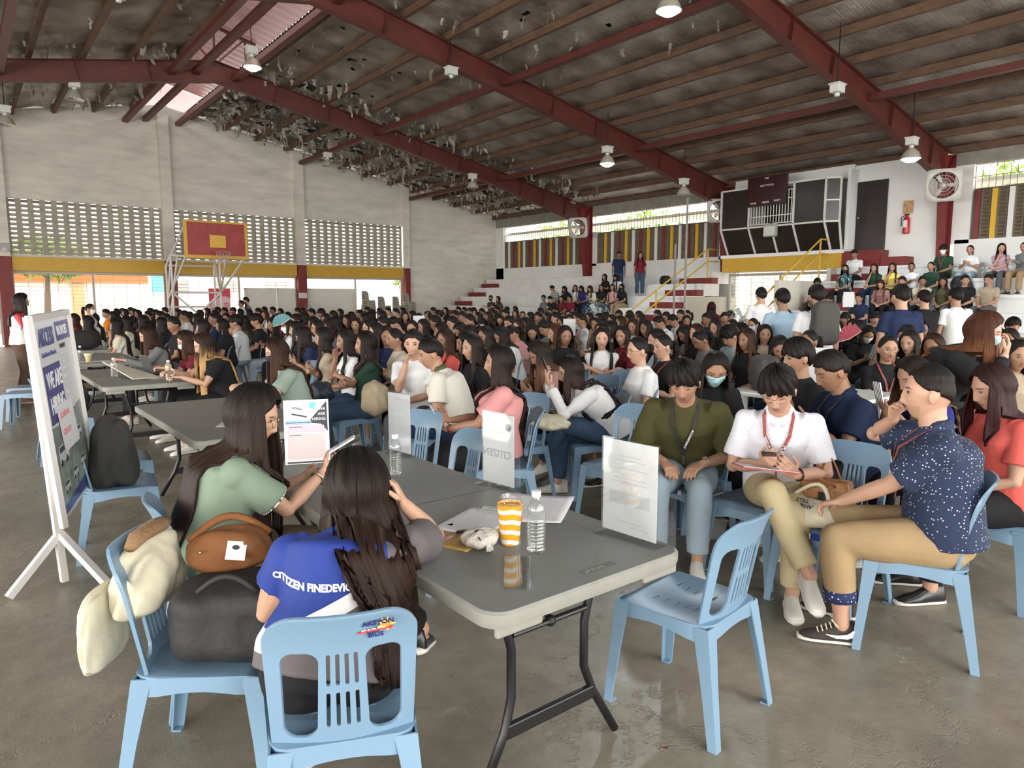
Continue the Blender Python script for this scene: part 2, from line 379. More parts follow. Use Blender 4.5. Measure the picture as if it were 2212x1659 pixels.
for y in FY:
    for sg in (1, -1):
        b = MB(); x1 = XW-.35 if sg > 0 else -8.5
        xs = [RX, RX+sg*5.2, RX+sg*10.2, x1]; dd = [.58, .52, .54, .84]
        for k in range(3): ibeam(b, (xs[k], y, roofz(xs[k])-.2), (xs[k+1], y, roofz(xs[k+1])-.2), dd[k], dd[k+1], stiff=2 if k < 2 else 3)
        struct(b.build('rafter', m_red))
    b = MB()  # tapered column on the bleachers
    zt = roofz(XW-.3)-.2
    for (x, z) in (): pass
    q = [(XW-.02, 2.3), (XW-.02, zt), (XW-.78, zt-.12), (XW-.62, zt-.5), (XW-.32, 2.3)]
    b.prism(q, .016, Matrix(((1, 0, 0, 0), (0, 0, -1, y+.008), (0, 1, 0, 0), (0, 0, 0, 1))))
    b.bar((XW-.32, y, 2.3), (XW-.62, y, zt-.5), .22, .02, up=(1, 0, 0)); b.bar((XW-.62, y, zt-.5), (XW-.78, y, zt-.12), .22, .02, up=(1, 0, 0))
    b.bar((XW-.02, y, 2.3), (XW-.02, y, zt), .22, .02, up=(1, 0, 0)); b.bar((XW-.4, y, zt-.5), (XW-.02, y, zt-.02), .02, .2, up=(0, 1, 0))
    struct(b.build('column', m_redp))
# purlins and red struts
x = RX+1.0
while x < XW:
    for sg in (1, -1):
        xx = RX+sg*(x-RX)
        if xx < -8.8: continue
        b = MB(); z = roofz(xx)-.1; b.bar((xx, -9, z), (xx, YE, z), .05, .17); b.bar((xx+.03, -9, z-.08), (xx+.03, YE, z-.08), .1, .012)
        struct(b.build('purlin', m_purlin))
    x += 1.18
for xx in (RX-.55, RX+.55, RX+5.15, RX+10.3, RX-5.15, RX-10.3, RX-1.2):
    b = MB(); z = roofz(xx)-.56
    b.span((xx-.09, -9, z-.012), (xx+.09, YE-.02, z+.0)); b.span((xx-.09, -9, z), (xx-.078, YE-.02, z+.13)); b.span((xx+.078, -9, z), (xx+.09, YE-.02, z+.13))
    struct(b.build('strut', m_red))
# ridge monitor with translucent red sheets
m_rs = mat('red_translucent_roof_sheet', (.55, .22, .22), .5, var=.2, vscale=3, trans=.35)
b = MB()
n = 190
for sg in (1, -1):
    vs = []; fs = []
    for j in range(n+1):
        y = -9+(YE+9)*j/n; zz = .02*(j % 2)
        vs += [(RX, y, RZ+.85+zz), (RX+sg*1.5, y, RZ+.5+zz)]
    for j in range(n): fs.append((2*j, 2*j+1, 2*j+3, 2*j+2))
    b.add(vs, fs)
b.add([(RX-1.5, YE+.02, RZ+.5), (RX, YE+.02, RZ+.86), (RX+1.5, YE+.02, RZ+.5), (RX+1.2, YE+.02, RZ-.35), (RX-1.2, YE+.02, RZ-.35)], [(0, 1, 2, 3, 4)])
struct(b.build('roof_monitor', m_rs))
for y in FY:
    b = MB()
    for sg in (1, -1):
        b.bar((RX+sg*.9, y, roofz(RX+.9)-.1), (RX+sg*.9, y, RZ+.6), .06); b.bar((RX, y, RZ-.3), (RX+sg*.9, y, RZ+.6), .05); b.bar((RX, y, RZ+.78), (RX+sg*1.2, y, RZ+.5), .08)
    b.bar((RX, y, RZ-.2), (RX, y, RZ+.8), .06); struct(b.build('ridge_truss', m_red))
# roof sheets and torn reflective foil
def nz(x, y, s=0):
    return (np.sin(x*1.7+y*2.3+s)+np.sin(x*3.1-y*1.9+1.3*s)+np.sin(x*.7+y*5.3+2.1*s)*.7+np.sin(x*6.3+y*3.7+s)*.5+np.sin(x*11.0-y*7.9+.4*s)*.35+np.sin(x*17+y*19+s)*.25)/3.8
def foil_mat():
    m = bpy.data.materials.new('crinkled_silver_foil'); m.use_nodes = True; nt = m.node_tree; p = nt.nodes['Principled BSDF']; N = nt.nodes.new; Lk = nt.links.new
    p.inputs['Metallic'].default_value = .9; p.inputs['Roughness'].default_value = .27
    tc = N('ShaderNodeTexCoord'); mp = N('ShaderNodeMapping'); mp.inputs['Scale'].default_value = (.35, 3.4, 1); Lk(tc.outputs['Object'], mp.inputs[0])
    n = N('ShaderNodeTexNoise'); n.inputs['Scale'].default_value = 7.5; n.inputs['Detail'].default_value = 8; n.inputs['Roughness'].default_value = .65; Lk(mp.outputs[0], n.inputs['Vector'])
    b = N('ShaderNodeBump'); b.inputs['Strength'].default_value = .8; b.inputs['Distance'].default_value = .10; Lk(n.outputs[0], b.inputs['Height']); Lk(b.outputs[0], p.inputs['Normal'])
    n2 = N('ShaderNodeTexNoise'); n2.inputs['Scale'].default_value = 1.1; n2.inputs['Detail'].default_value = 8; Lk(tc.outputs['Object'], n2.inputs['Vector'])
    r = N('ShaderNodeValToRGB'); r.color_ramp.elements[0].position = .35; r.color_ramp.elements[1].position = .68; r.color_ramp.elements[0].color = (.30, .265, .23, 1); r.color_ramp.elements[1].color = (.78, .75, .70, 1)
    Lk(n2.outputs[0], r.inputs[0]); Lk(r.outputs[0], p.inputs['Base Color']); return m
m_foil = foil_mat()
for sg in (1, -1):
    x1 = XW+.3 if sg > 0 else -9.0
    nx, ny = 130, 330
    X, Y = np.meshgrid(np.linspace(RX+sg*.95, x1, nx), np.linspace(-9, YE, ny))
    Z = RZ-SL*np.abs(X-RX)+.0+.018*nz(X*3, Y*2)+.03*np.sin((np.abs(X-RX)-1.0)/1.18*2*math.pi+math.pi/2)*-1*.5
    Xo = X+.04*nz(X*2, Y*3, 4); Yo = Y+.04*nz(X*3, Y*2, 8)
    vs = np.stack([Xo.ravel(), np.clip(Yo, -9, YE-.02).ravel(), Z.ravel()], 1)
    cx, cy = (X[:-1, :-1]+X[1:, 1:])/2, (Y[:-1, :-1]+Y[1:, 1:])/2
    tear = np.clip((cy-19.5)/4, 0, 1)*.62*(1 if sg > 0 else .25)+np.clip(1-np.abs(cx-RX-3)/3.5, 0, 1)*.28*(cy > 8)*(sg > 0)
    keep = (nz(cx*1.3, cy*1.1, 3)*.6+nz(cx*4, cy*3.5, 5)*.5) < (.78-tear)
    ii, jj = np.nonzero(keep); I = ii*nx+jj
    fs = np.stack([I, I+1, I+nx+1, I+nx], 1)
    me = bpy.data.meshes.new('ceiling'); me.from_pydata(vs.tolist(), [], fs.tolist()); me.materials.append(m_foil)
    me.polygons.foreach_set('use_smooth', [True]*len(me.polygons)); struct(link('ceiling', me))
    b = MB(); n = 380; vs = []; fs = []
    for j in range(n+1):
        y = -9.3+(YE+1-(-9.3))*j/n; dz = .1+.03*(j % 2)
        vs += [(RX+sg*.9, y, roofz(RX+.9)+dz), (x1+sg*.5, y, RZ-SL*abs(x1+sg*.5-RX)+dz)]
    for j in range(n): fs.append((2*j, 2*j+1, 2*j+3, 2*j+2))
    b.add(vs, fs); struct(b.build('roof_sheet', m_galv))
b = MB(); rr = random.Random(3)
def flake(x, y, z, s):
    a = rr.uniform(0, 6.28); d = Vector((math.cos(a), math.sin(a), 0)); p = Vector((x, y, z)); k = rr.randint(2, 4); vs = []; wd = s*rr.uniform(.25, .7)
    o = Vector((0, 0, 0))
    for i in range(k+1):
        vs += [p+o-d*wd/2*(1-.5*i/k), p+o+d*wd/2*(1-.4*i/k)]; o = o+Vector((rr.uniform(-.5, .5)*s*.4, rr.uniform(-.5, .5)*s*.4, -s*rr.uniform(.15, .45)))
    b.add(vs, [(2*i, 2*i+1, 2*i+3, 2*i+2) for i in range(k)])
for _ in range(1900):
    y = rr.uniform(20.5, 28.6) if rr.random() < .8 else rr.uniform(9, 21); x = rr.uniform(RX+.8, XW-1.0) if rr.random() < .85 else rr.uniform(-4, RX)
    if y < 20 and x > RX+7: continue
    flake(x, y, roofz(x)-.02, rr.uniform(.08, .34) if y > 20 else rr.uniform(.06, .25))
tag(b.build('torn_foil', m_foil), 'torn silver insulation foil hanging in shreds under the roof', 'insulation', kind='stuff')
# hanging high bay lamps
def highbay(px, py, z, lit, label, warm=False, shade=True, loc=None, drop=.0, energy=260):
    p = Vector(loc) if loc else atz(px, py, z)
    t = empty('high_bay_lamp', p); tag(t, label, 'ceiling lamp', 'high bay lamps hanging from the roof')
    top = roofz(p.x)-.10-p.z
    b = MB(); b.tube([(0, 0, .3), (0, 0, max(.45, top))], .012, 8); b.build('stem', m_blk, t)
    b = MB(); b.box((0, 0, .27), (.26, .2, .16)); b.prism([(-.16, -.12), (.16, -.12), (.16, .12), (-.16, .12)], .03, Matrix.Translation((0, 0, .34))); b.lathe([(.05, .12), (.05, .19)]); bevel(b.build('ballast_box', mat('lamp_housing', (.6, .62, .6), .5), t), .02)
    if shade:
        b = MB(); b.lathe([(.045, .13), (.09, .10), (.16, .03), (.20, -.06), (.215, -.11), (.22, -.12), (.212, -.12), (.19, -.06), (.15, .02), (.08, .09), (.04, .12)], n=28)
        b.build('reflector', mat('lamp_reflector', (.55, .52, .45), .35, metal=.4), t, smooth=True)
        if lit:
            e = (1, .80, .55) if warm else (.85, .95, 1)
            b = MB(); b.lathe([(.0, -.20), (.10, -.185), (.16, -.15), (.19, -.105)], n=24); b.build('lens', mat('lamp_glow_warm' if warm else 'lamp_glow_cool', (1, 1, 1), .4, emit=e, estr=45), t)
            l = lamp_light('SPOT', (p.x, p.y, p.z-.16), energy, e, .14, (p.x, p.y, 0), 'lamp_bulb'); l.data.spot_size = R(150); l.data.spot_blend = .5; l.parent = t; l.matrix_parent_inverse = Matrix.Translation(-p)
        else:
            b = MB(); b.sphere((0, 0, -.03), (.05, .05, .08), 12, 8); b.build('bulb', mat('dead_bulb', (.7, .7, .68), .2), t, smooth=True)
    return t
highbay(545, 135, 7.35, True, 'lit warm lamp hanging below the roof ridge near the apex', True, energy=500)
highbay(1312, 345, 5.55, True, 'lit cool lamp hanging over the left bleachers between two rafters', energy=700)
highbay(1968, 332, 4.95, True, 'lit lamp above the white wall beside the dark door', energy=500)
highbay(1445, 8, 6.6, True, 'lit cool lamp at the top edge of the photo', energy=1000)
highbay(162, 205, 6.9, False, 'unlit lamp hanging under the left horizontal rafter')
highbay(12, 260, 6.2, False, 'unlit lamp at the far left edge of the photo')
highbay(258, 20, 6.9, False, 'lamp housing without reflector at the top left', shade=False)
highbay(708, 352, 6.6, False, 'unlit lamp over the middle pilaster of the far wall')
highbay(975, 180, 6.75, False, 'broken lamp without reflector below the middle rafter', shade=False)
highbay(1021, 398, 5.7, False, 'unlit lamp in front of the far corner roof')
highbay(1477, 412, 4.95, False, 'unlit lamp beside the black scoreboard room')
highbay(1807, 222, 5.5, False, 'lamp housing without reflector under the nearest rafter', shade=False)
for loc, e in (((2.5, -1.5, 6.6), 700), ((9.5, -2.5, 7.0), 600)): highbay(0, 0, 0, True, 'added unseen lit lamp behind the photographer, %s one' % ('left' if loc[0] < 5 else 'right'), loc=loc, energy=e)  # lamps added out of view for more light, built like the hanging ones
# ---------------------------------------------------------------- people
from mathutils.bvhtree import BVHTree
def skin_mat(name, c):
    m = bpy.data.materials.new(name); m.use_nodes = True; nt = m.node_tree; p = nt.nodes['Principled BSDF']; N = nt.nodes.new; Lk = nt.links.new
    a = N('ShaderNodeAttribute'); a.attribute_name = 'feat'; x = N('ShaderNodeMix'); x.data_type = 'RGBA'; x.inputs[6].default_value = (*c, 1)
    Lk(a.outputs['Alpha'], x.inputs[0]); Lk(a.outputs['Color'], x.inputs[7]); Lk(x.outputs[2], p.inputs['Base Color'])
    p.inputs['Roughness'].default_value = .5; p.inputs['Subsurface Weight'].default_value = .08; p.inputs['Subsurface Radius'].default_value = (.6, .25, .15); p.inputs['Subsurface Scale'].default_value = .02
    p.inputs['Specular IOR Level'].default_value = .4; return m
SKIN = [skin_mat('skin_light', (.47, .275, .19)), skin_mat('skin_medium', (.37, .205, .132)), skin_mat('skin_tan', (.27, .14, .088))]
def hair_mat(name, c, c2=None):
    m = bpy.data.materials.new(name); m.use_nodes = True; nt = m.node_tree; p = nt.nodes['Principled BSDF']; N = nt.nodes.new; Lk = nt.links.new
    uv = N('ShaderNodeUVMap'); uv.uv_map = 'strand'; mp = N('ShaderNodeMapping'); mp.inputs['Scale'].default_value = (46, 2.0, 1); Lk(uv.outputs[0], mp.inputs[0])
    n = N('ShaderNodeTexNoise'); n.inputs['Scale'].default_value = 3; n.inputs['Detail'].default_value = 6; Lk(mp.outputs[0], n.inputs['Vector'])
    b = N('ShaderNodeBump'); b.inputs['Strength'].default_value = .7; b.inputs['Distance'].default_value = .008; Lk(n.outputs[0], b.inputs['Height']); Lk(b.outputs[0], p.inputs['Normal'])
    sp = N('ShaderNodeSeparateXYZ'); Lk(uv.outputs[0], sp.inputs[0])
    ad = N('ShaderNodeMath'); ad.operation = 'MULTIPLY_ADD'; Lk(n.outputs[0], ad.inputs[0]); ad.inputs[1].default_value = .7; Lk(sp.outputs[1], ad.inputs[2])
    r = N('ShaderNodeValToRGB'); r.color_ramp.elements[0].position = .55 if c2 is None or c2[0] < .09 else .86; r.color_ramp.elements[1].position = 1.15 if c2 is None or c2[0] >= .09 else .95
    r.color_ramp.elements[0].color = (*c, 1); r.color_ramp.elements[1].color = (*(c2 or tuple(min(1, k*2.2) for k in c)), 1); Lk(ad.outputs[0], r.inputs[0]); Lk(r.outputs[0], p.inputs['Base Color'])
    p.inputs['Roughness'].default_value = .46; p.inputs['Specular IOR Level'].default_value = .14; return m
HAIR = {'k': hair_mat('hair_black', (.006, .005, .005), (.02, .014, .012)), 'b': hair_mat('hair_brown', (.012, .0055, .0035), (.045, .019, .009)), 'r': hair_mat('hair_dark_red', (.014, .003, .004), (.026, .006, .008)),
        'o': hair_mat('hair_auburn', (.045, .014, .006), (.11, .04, .016)), 'd': hair_mat('hair_ombre_blonde', (.02, .010, .006), (.50, .30, .12)), 'h': hair_mat('hair_highlight', (.010, .006, .004), (.10, .048, .022)), 'n': hair_mat('hair_near_black', (.005, .004, .0035), (.020, .010, .0075))}
def cloth(name, c, **k):
    d = dict(rough=.85, bump=.35, bscale=9, spec=.2, var=.12, vscale=4); d.update(k); return mat(name, c, **d)
CL = {'w': ('white', (.72, .73, .74)), 'k': ('black', (.016, .016, .018)), 'g': ('grey', (.17, .18, .18)), 'n': ('navy', (.018, .028, .075)), 'r': ('maroon', (.16, .018, .026)),
      'p': ('pink', (.60, .31, .32)), 'l': ('light blue', (.34, .48, .60)), 'o': ('olive green', (.07, .075, .035)), 'y': ('orange', (.72, .22, .02)), 'c': ('cream', (.62, .57, .45)),
      't': ('dark green', (.018, .055, .035)), 'b': ('blue', (.02, .05, .30)), 'm': ('magenta', (.55, .03, .16)), 'v': ('pale green', (.32, .40, .33)), 'e': ('beige', (.42, .34, .25)), 's': ('grey blue', (.28, .33, .35)), 'x': ('coral', (.72, .13, .11)), 'z': ('yellow', (.75, .62, .14)), 'q': ('lilac pink', (.52, .34, .42)), 'u': ('mauve', (.36, .20, .18))}
TOPM = {k: cloth('cloth_'+v[0].replace(' ', '_'), v[1]) for k, v in CL.items()}
PANT = {'k': cloth('trousers_black', (.013, .013, .015)), 'j': cloth('trousers_denim', (.055, .095, .16), var=.45, vscale=7), 'd': cloth('trousers_dark_denim', (.018, .032, .075), var=.3), 'h': cloth('trousers_khaki', (.34, .24, .13)), 'c': cloth('trousers_cream', (.52, .43, .26)), 'i': cloth('trousers_light_denim', (.30, .38, .44), var=.2), 'g': cloth('trousers_grey', (.10, .10, .11)), 'e': cloth('trousers_taupe', (.30, .235, .17))}
def stripes(name, a, b_, sc=60, axis='Z', wave='BANDS', thr=.5):
    m = bpy.data.materials.new(name); m.use_nodes = True; nt = m.node_tree; p = nt.nodes['Principled BSDF']; N = nt.nodes.new; Lk = nt.links.new
    tc = N('ShaderNodeTexCoord'); wv = N('ShaderNodeTexWave'); wv.bands_direction = axis; wv.inputs['Scale'].default_value = sc; wv.inputs['Distortion'].default_value = .6; Lk(tc.outputs['Object'], wv.inputs['Vector'])
    r = N('ShaderNodeValToRGB'); r.color_ramp.interpolation = 'CONSTANT'; r.color_ramp.elements[0].color = (*a, 1); r.color_ramp.elements[1].color = (*b_, 1); r.color_ramp.elements[1].position = thr
    Lk(wv.outputs[0], r.inputs[0]); Lk(r.outputs[0], p.inputs['Base Color']); p.inputs['Roughness'].default_value = .85; return m
def dots(name, a, b_, sc=70, rad=.22):
    m = bpy.data.materials.new(name); m.use_nodes = True; nt = m.node_tree; p = nt.nodes['Principled BSDF']; N = nt.nodes.new; Lk = nt.links.new
    tc = N('ShaderNodeTexCoord'); v = N('ShaderNodeTexVoronoi'); v.inputs['Scale'].default_value = sc; v.inputs['Randomness'].default_value = .65; Lk(tc.outputs['Object'], v.inputs['Vector'])
    r = N('ShaderNodeValToRGB'); r.color_ramp.interpolation = 'CONSTANT'; r.color_ramp.elements[0].color = (*b_, 1); r.color_ramp.elements[1].color = (*a, 1); r.color_ramp.elements[1].position = rad
    Lk(v.outputs['Distance'], r.inputs[0]); Lk(r.outputs[0], p.inputs['Base Color']); p.inputs['Roughness'].default_value = .85; return m
TOPM['1'] = stripes('striped_black_white', (.02, .02, .022), (.7, .7, .7), 9, thr=.6); TOPM['2'] = stripes('striped_denim_white', (.10, .14, .2), (.6, .6, .6), 14, 'X', thr=.7)
TOPM['3'] = dots('floral_teal', (.02, .09, .10), (.6, .65, .6), 16, .3); TOPM['4'] = cloth('plaid_dark', (.09, .06, .07), var=.6, vscale=20)
CL['1'] = ('black striped', 0); CL['2'] = ('blue striped', 0); CL['3'] = ('teal floral', 0); CL['4'] = ('dark plaid', 0)
m_sole = mat('rubber_sole', (.62, .60, .55), .6); m_shoew = mat('white_shoe', (.62, .60, .56), .6, bump=.1); m_shoek = mat('black_shoe', (.012, .012, .013), .3)
HS, HM = 1.0, 1.06
def rotx(d, a): return Matrix.Rotation(a, 3, 'X')@d
def pose(sp):
    """joint positions, seated or standing, facing +Y in the figure's own frame"""
    f = sp.get('f', 0); k = sp.get('k', .95 if f else 1.0); J = {'k': k}; lean = R(sp.get('lean', 6)); st = sp.get('stand', 0)
    P = Vector((0, -.02, (.53 if not st else .90*k))); up = Vector((0, 0, 1))
    d1 = rotx(up, -lean*.8+R(0)); d2 = rotx(up, -lean*1.25); d3 = rotx(up, -lean*1.1-R(8))
    side = R(sp.get('side', 0)); Ms = Matrix.Rotation(side, 3, 'Y'); d1, d2, d3 = Ms@d1, Ms@d2, Ms@d3
    W = P+d1*.20*k; C = W+d2*.17*k; N = C+d2*.12*k; tw = Matrix.Rotation(R(sp.get('twist', 0)), 3, 'Z'); X = tw@Vector((1, 0, 0))
    sw = (.145 if f else .172)*sp.get('broad', 1)
    J.update(P=P, W=W, C=C, N=N, d1=d1, d2=d2, X=X)
    J['SR'] = N-d2*.062+X*sw; J['SL'] = N-d2*.062-X*sw
    yaw, pit, rol = R(sp.get('yaw', 0)), R(sp.get('pitch', 0)), R(sp.get('roll', 0))
    MH = Matrix.Rotation(yaw, 3, 'Z')@Matrix.Rotation(-pit-lean*.3, 3, 'X')@Matrix.Rotation(rol, 3, 'Y')
    HB = N+d3*.06*k; H = HB+MH@Vector((0, .022, .105))*k
    J.update(HB=HB, H=H, MH=MH)
    for s, sg in (('R', 1), ('L', -1)):
        hip = P+Vector((sg*.085, .02, -.02)); J['hip'+s] = hip
        if st: 
            stp = sp.get('step', 0)*sg; kn = Vector((sg*.095, .03+stp*.5, .47*k)); an = Vector((sg*.10, -.02+stp, .085)); toe = Vector((0, 1, 0))
        else:
            kx = sp.get('spread', .12); kn = Vector((sg*kx, .42*k, .50)); an = Vector((sg*(kx+.0), .42*k+sp.get('foot', .02), .085)); toe = Vector((sg*.15, 1, 0))
            if 'cross' in sp and sg == sp['cross']: kn = Vector((-sg*.00, .43*k, .60)); an = Vector((-sg*.20, .56*k, .24)); toe = Vector((-sg*.3, .9, -.35))
        J['knee'+s] = sp.get('knee'+s, kn); J['an'+s] = sp.get('an'+s, an); J['toe'+s] = Vector(sp.get('toe'+s, toe)).normalized()
        J['knee'+s] = Vector(J['knee'+s]); J['an'+s] = Vector(J['an'+s])
    arms = sp.get('arms', 'lap'); ch = C
    if arms == 'lap': T = {'R': (.06, .30, .61), 'L': (-.07, .27, .61)}; hd = {'R': (-.5, .8, -.25), 'L': (.5, .8, -.2)}
    elif arms == 'phone': T = {'R': (.05, .28, .78), 'L': (-.07, .26, .76)}; hd = {'R': (-.35, .75, .5), 'L': (.35, .75, .5)}
    elif arms == 'chin': T = {'R': tuple(H+MH@Vector((.05, .11, -.17))), 'L': (.04, .27, .66)}; hd = {'R': (-.3, .1, 1), 'L': (1, .3, 0)}
    elif arms == 'fold': T = {'R': (-.13, .25, .80), 'L': (.15, .27, .84)}; hd = {'R': (-1, .1, .1), 'L': (1, .1, .05)}
    elif arms == 'table': T = {'R': (.12, .46, .83), 'L': (-.13, .46, .83)}; hd = {'R': (-.6, .8, .1), 'L': (.6, .8, .1)}
    elif arms == 'cam': T = {'R': (.09, .34, 1.12), 'L': (-.09, .34, 1.12)}; hd = {'R': (-.2, .2, 1), 'L': (.2, .2, 1)}
    elif arms == 'side': T = {'R': (sw+.07, .04, .80*k), 'L': (-sw-.07, .02, .80*k)}; hd = {'R': (0, .1, -1), 'L': (0, .1, -1)}
    elif arms == 'hold': T = {'R': (.09, .30, 1.13*k), 'L': (-.09, .30, 1.13*k)}; hd = {'R': (-.4, .8, .4), 'L': (.4, .8, .4)}
    if st and arms in ('lap', 'phone'): T = {a: (v[0], v[1]-.04, v[2]+.38) for a, v in T.items()}
    for s, sg in (('R', 1), ('L', -1)):
        t = Vector(sp.get('w'+s, T[s])); S = J['S'+s]; a, b2 = .27*k, .245*k; d = t-S; L = min(d.length, a+b2-.003); dn = d.normalized(); t = S+dn*L
        x = (a*a-b2*b2+L*L)/(2*L); h = math.sqrt(max(0, a*a-x*x)); pole = Vector(sp.get('pole'+s, (sg*.55, -.25, -1.0))); pv = (pole-dn*pole.dot(dn)).normalized()
        J['E'+s] = S+dn*x+pv*h; J['w'+s] = t; J['hd'+s] = Vector(sp.get('hd'+s, hd[s])).normalized(); J['hn'+s] = Vector(sp.get('hn'+s, (sg*.2, -.3, -1) if arms in ('lap', 'table') else (0, -1, -.2) if arms in ('phone', 'hold', 'cam') else (-sg, 0, 0)))
        J['curl'+s] = sp.get('curl'+s, 38)
    return J
def ring_loft(b, rings, n=20):
    vs = []
    for c, d, rx, ry, X in rings:
        d = Vector(d).normalized(); x = Vector(X); x = (x-d*x.dot(d)).normalized(); y = d.cross(x)
        for j in range(n):
            a = 2*math.pi*j/n; ca, sa = math.cos(a), math.sin(a); ca = math.copysign(abs(ca)**.85, ca); sa = math.copysign(abs(sa)**.85, sa)
            vs.append(Vector(c)+x*rx*ca+y*ry*sa)
    k = len(rings); b.add(vs, [(i*n+j, i*n+(j+1) % n, (i+1)*n+(j+1) % n, (i+1)*n+j) for i in range(k-1) for j in range(n)]+[tuple(range(n))[::-1], tuple((k-1)*n+j for j in range(n))])
def limb(b, pts, rs, n=14, ball=True):
    b.tube(pts, rs, n)
    if ball:
        for p, r in zip(pts, rs): b.sphere(p, r*.985, n, 8)
def head_pts(nu=56, nv=44, ext=0.0, f=0):
    V = np.linspace(0, math.pi, nv+1)[:, None]; U = np.linspace(0, 2*math.pi, nu, endpoint=False)[None, :]
    x = np.sin(V)*np.sin(U); y = np.sin(V)*np.cos(U); z = np.cos(V)*np.ones_like(U)
    return skull(x, y, z, ext, f)
def skull(x, y, z, ext=0.0, f=0, feat=True):
    rad = np.sqrt(np.clip(1-z*z, 0, 1)); bo = np.where(z < 0, np.maximum(rad, 1e-4)**(-.42*np.clip(-z*2, 0, 1)), 1.0)
    X = .077*x*bo; Y = .098*y*np.where(y > 0, bo, 1); Z = .117*z
    t = np.clip(-z, 0, 1); X = X*(1-.40*t**1.15); lo = np.clip(-z, 0, 1)
    Y = np.where(y < 0, Y*(1-.5*np.clip(-z-.1, 0, 1)), Y*(1-.17*lo**1.5))
    Y = np.where(y > .4, .098*.4+(Y-.098*.4)*.86, Y)
    if feat:
        g = lambda a, s: np.exp(-(a/s)**2)
        fr = (y > .2)
        nose = g(X, .0125)*np.interp(Z, [-.062, -.052, -.042, -.012, .008, .03], [0, .012, .0235, .012, .004, 0])
        wing = g(np.abs(X)-.012, .007)*g(Z+.045, .008)*.006
        sock = -(g(np.abs(X)-.032, .015)*g(Z-.002, .012))*.0085
        brow = g(np.abs(X)-.028, .024)*g(Z-.024, .009)*.004
        lips = g(X, .02)*(g(Z+.064, .0055)+g(Z+.076, .0055)*1.1)*.0055
        mouth = -g(X, .02)*g(Z+.070, .002)*.003
        chin = g(X, .018)*g(Z+.102, .013)*.006
        chk = g(np.abs(X)-.042, .02)*g(Z+.03, .02)*.004
        eye = g(np.abs(X)-.032, .011)*g(Z-.002, .0065)*.004
        Y = Y+fr*(nose+wing+sock+brow+lips+mouth+chin+chk+eye)
    n = np.sqrt((X/.077)**2+(Y/.098)**2+(Z/.117)**2)+1e-6
    if ext is not None and np.any(np.asarray(ext) != 0):
        nx, ny, nzz = X/n/.077, Y/n/.098, Z/n/.117; l = np.sqrt(nx**2+ny**2+nzz**2)+1e-6
        X, Y, Z = X+nx/l*ext, Y+ny/l*ext, Z+nzz/l*ext
    return X, Y, Z
def add_head(b, J, f):
    nu, nv = 64, 52; X, Y, Z = head_pts(nu, nv, 0, f); k = HS if f else HM
    M = J['MH']; H = J['H']; P = np.stack([X.ravel(), Y.ravel(), Z.ravel()], 1)*k@np.array(M.transposed())+np.array(H)
    b.add([tuple(p) for p in P], [(i*nu+j, i*nu+(j+1) % nu, (i+1)*nu+(j+1) % nu, (i+1)*nu+j) for i in range(nv) for j in range(nu)])
    for sg in (1, -1):
        Me = M@Matrix.Rotation(sg*R(-22), 3, 'Z')@Matrix.Rotation(R(-10), 3, 'X')
        c = H+M@Vector((sg*.079, -.008, -.012))*k; b.sphere(c, (.0075, .019, .031), 12, 10, Me); b.sphere(c+Me@Vector((sg*.006, -.008, .004)), (.006, .013, .024), 10, 8, Me)
def add_hand(b, w_, d, nrm, sg, curl=38, k=1.0, fine=True):
    d = Vector(d).normalized(); nrm = Vector(nrm); nrm = (nrm-d*nrm.dot(d)).normalized(); x = d.cross(nrm)*sg  # x points to thumb side
    pc = Vector(w_)
    ring_loft(b, [(pc-d*.005, d, .026*k, .019*k, x), (pc+d*.03*k, d, .036*k, .016*k, x), (pc+d*.07*k, d, .041*k, .0145*k, x), (pc+d*.092*k, d, .038*k, .011*k, x)], 14)
    for i, (off, L) in enumerate(((.029, .072), (.010, .080), (-.010, .074), (-.029, .058))):
        p = pc+d*.086*k+x*off*k; a = R(curl*(.55+.12*i)); q = [p]; dd = d+x*off*1.2
        for s_, fr in ((1, .45), (2, .31), (3, .24)):
            ax = dd.cross(nrm); dd = Matrix.Rotation(a if s_ == 1 else a*1.1, 3, ax)@dd if ax.length > 0 else dd; dd.normalize(); q.append(q[-1]+dd*L*fr*k)
        limb(b, q, [.0092*k, .0085*k, .0078*k, .0066*k], 8)
    p = pc+d*.028*k+x*.03*k; t1 = (d*.75+x*.75+nrm*.35).normalized(); t2 = (d*.95+x*.15+nrm*.45).normalized()
    limb(b, [p-x*.012, p+t1*.034*k, p+t1*.034*k+t2*.03*k, p+t1*.034*k+t2*.053*k], [.0135*k, .0112*k, .0098*k, .008*k], 8)
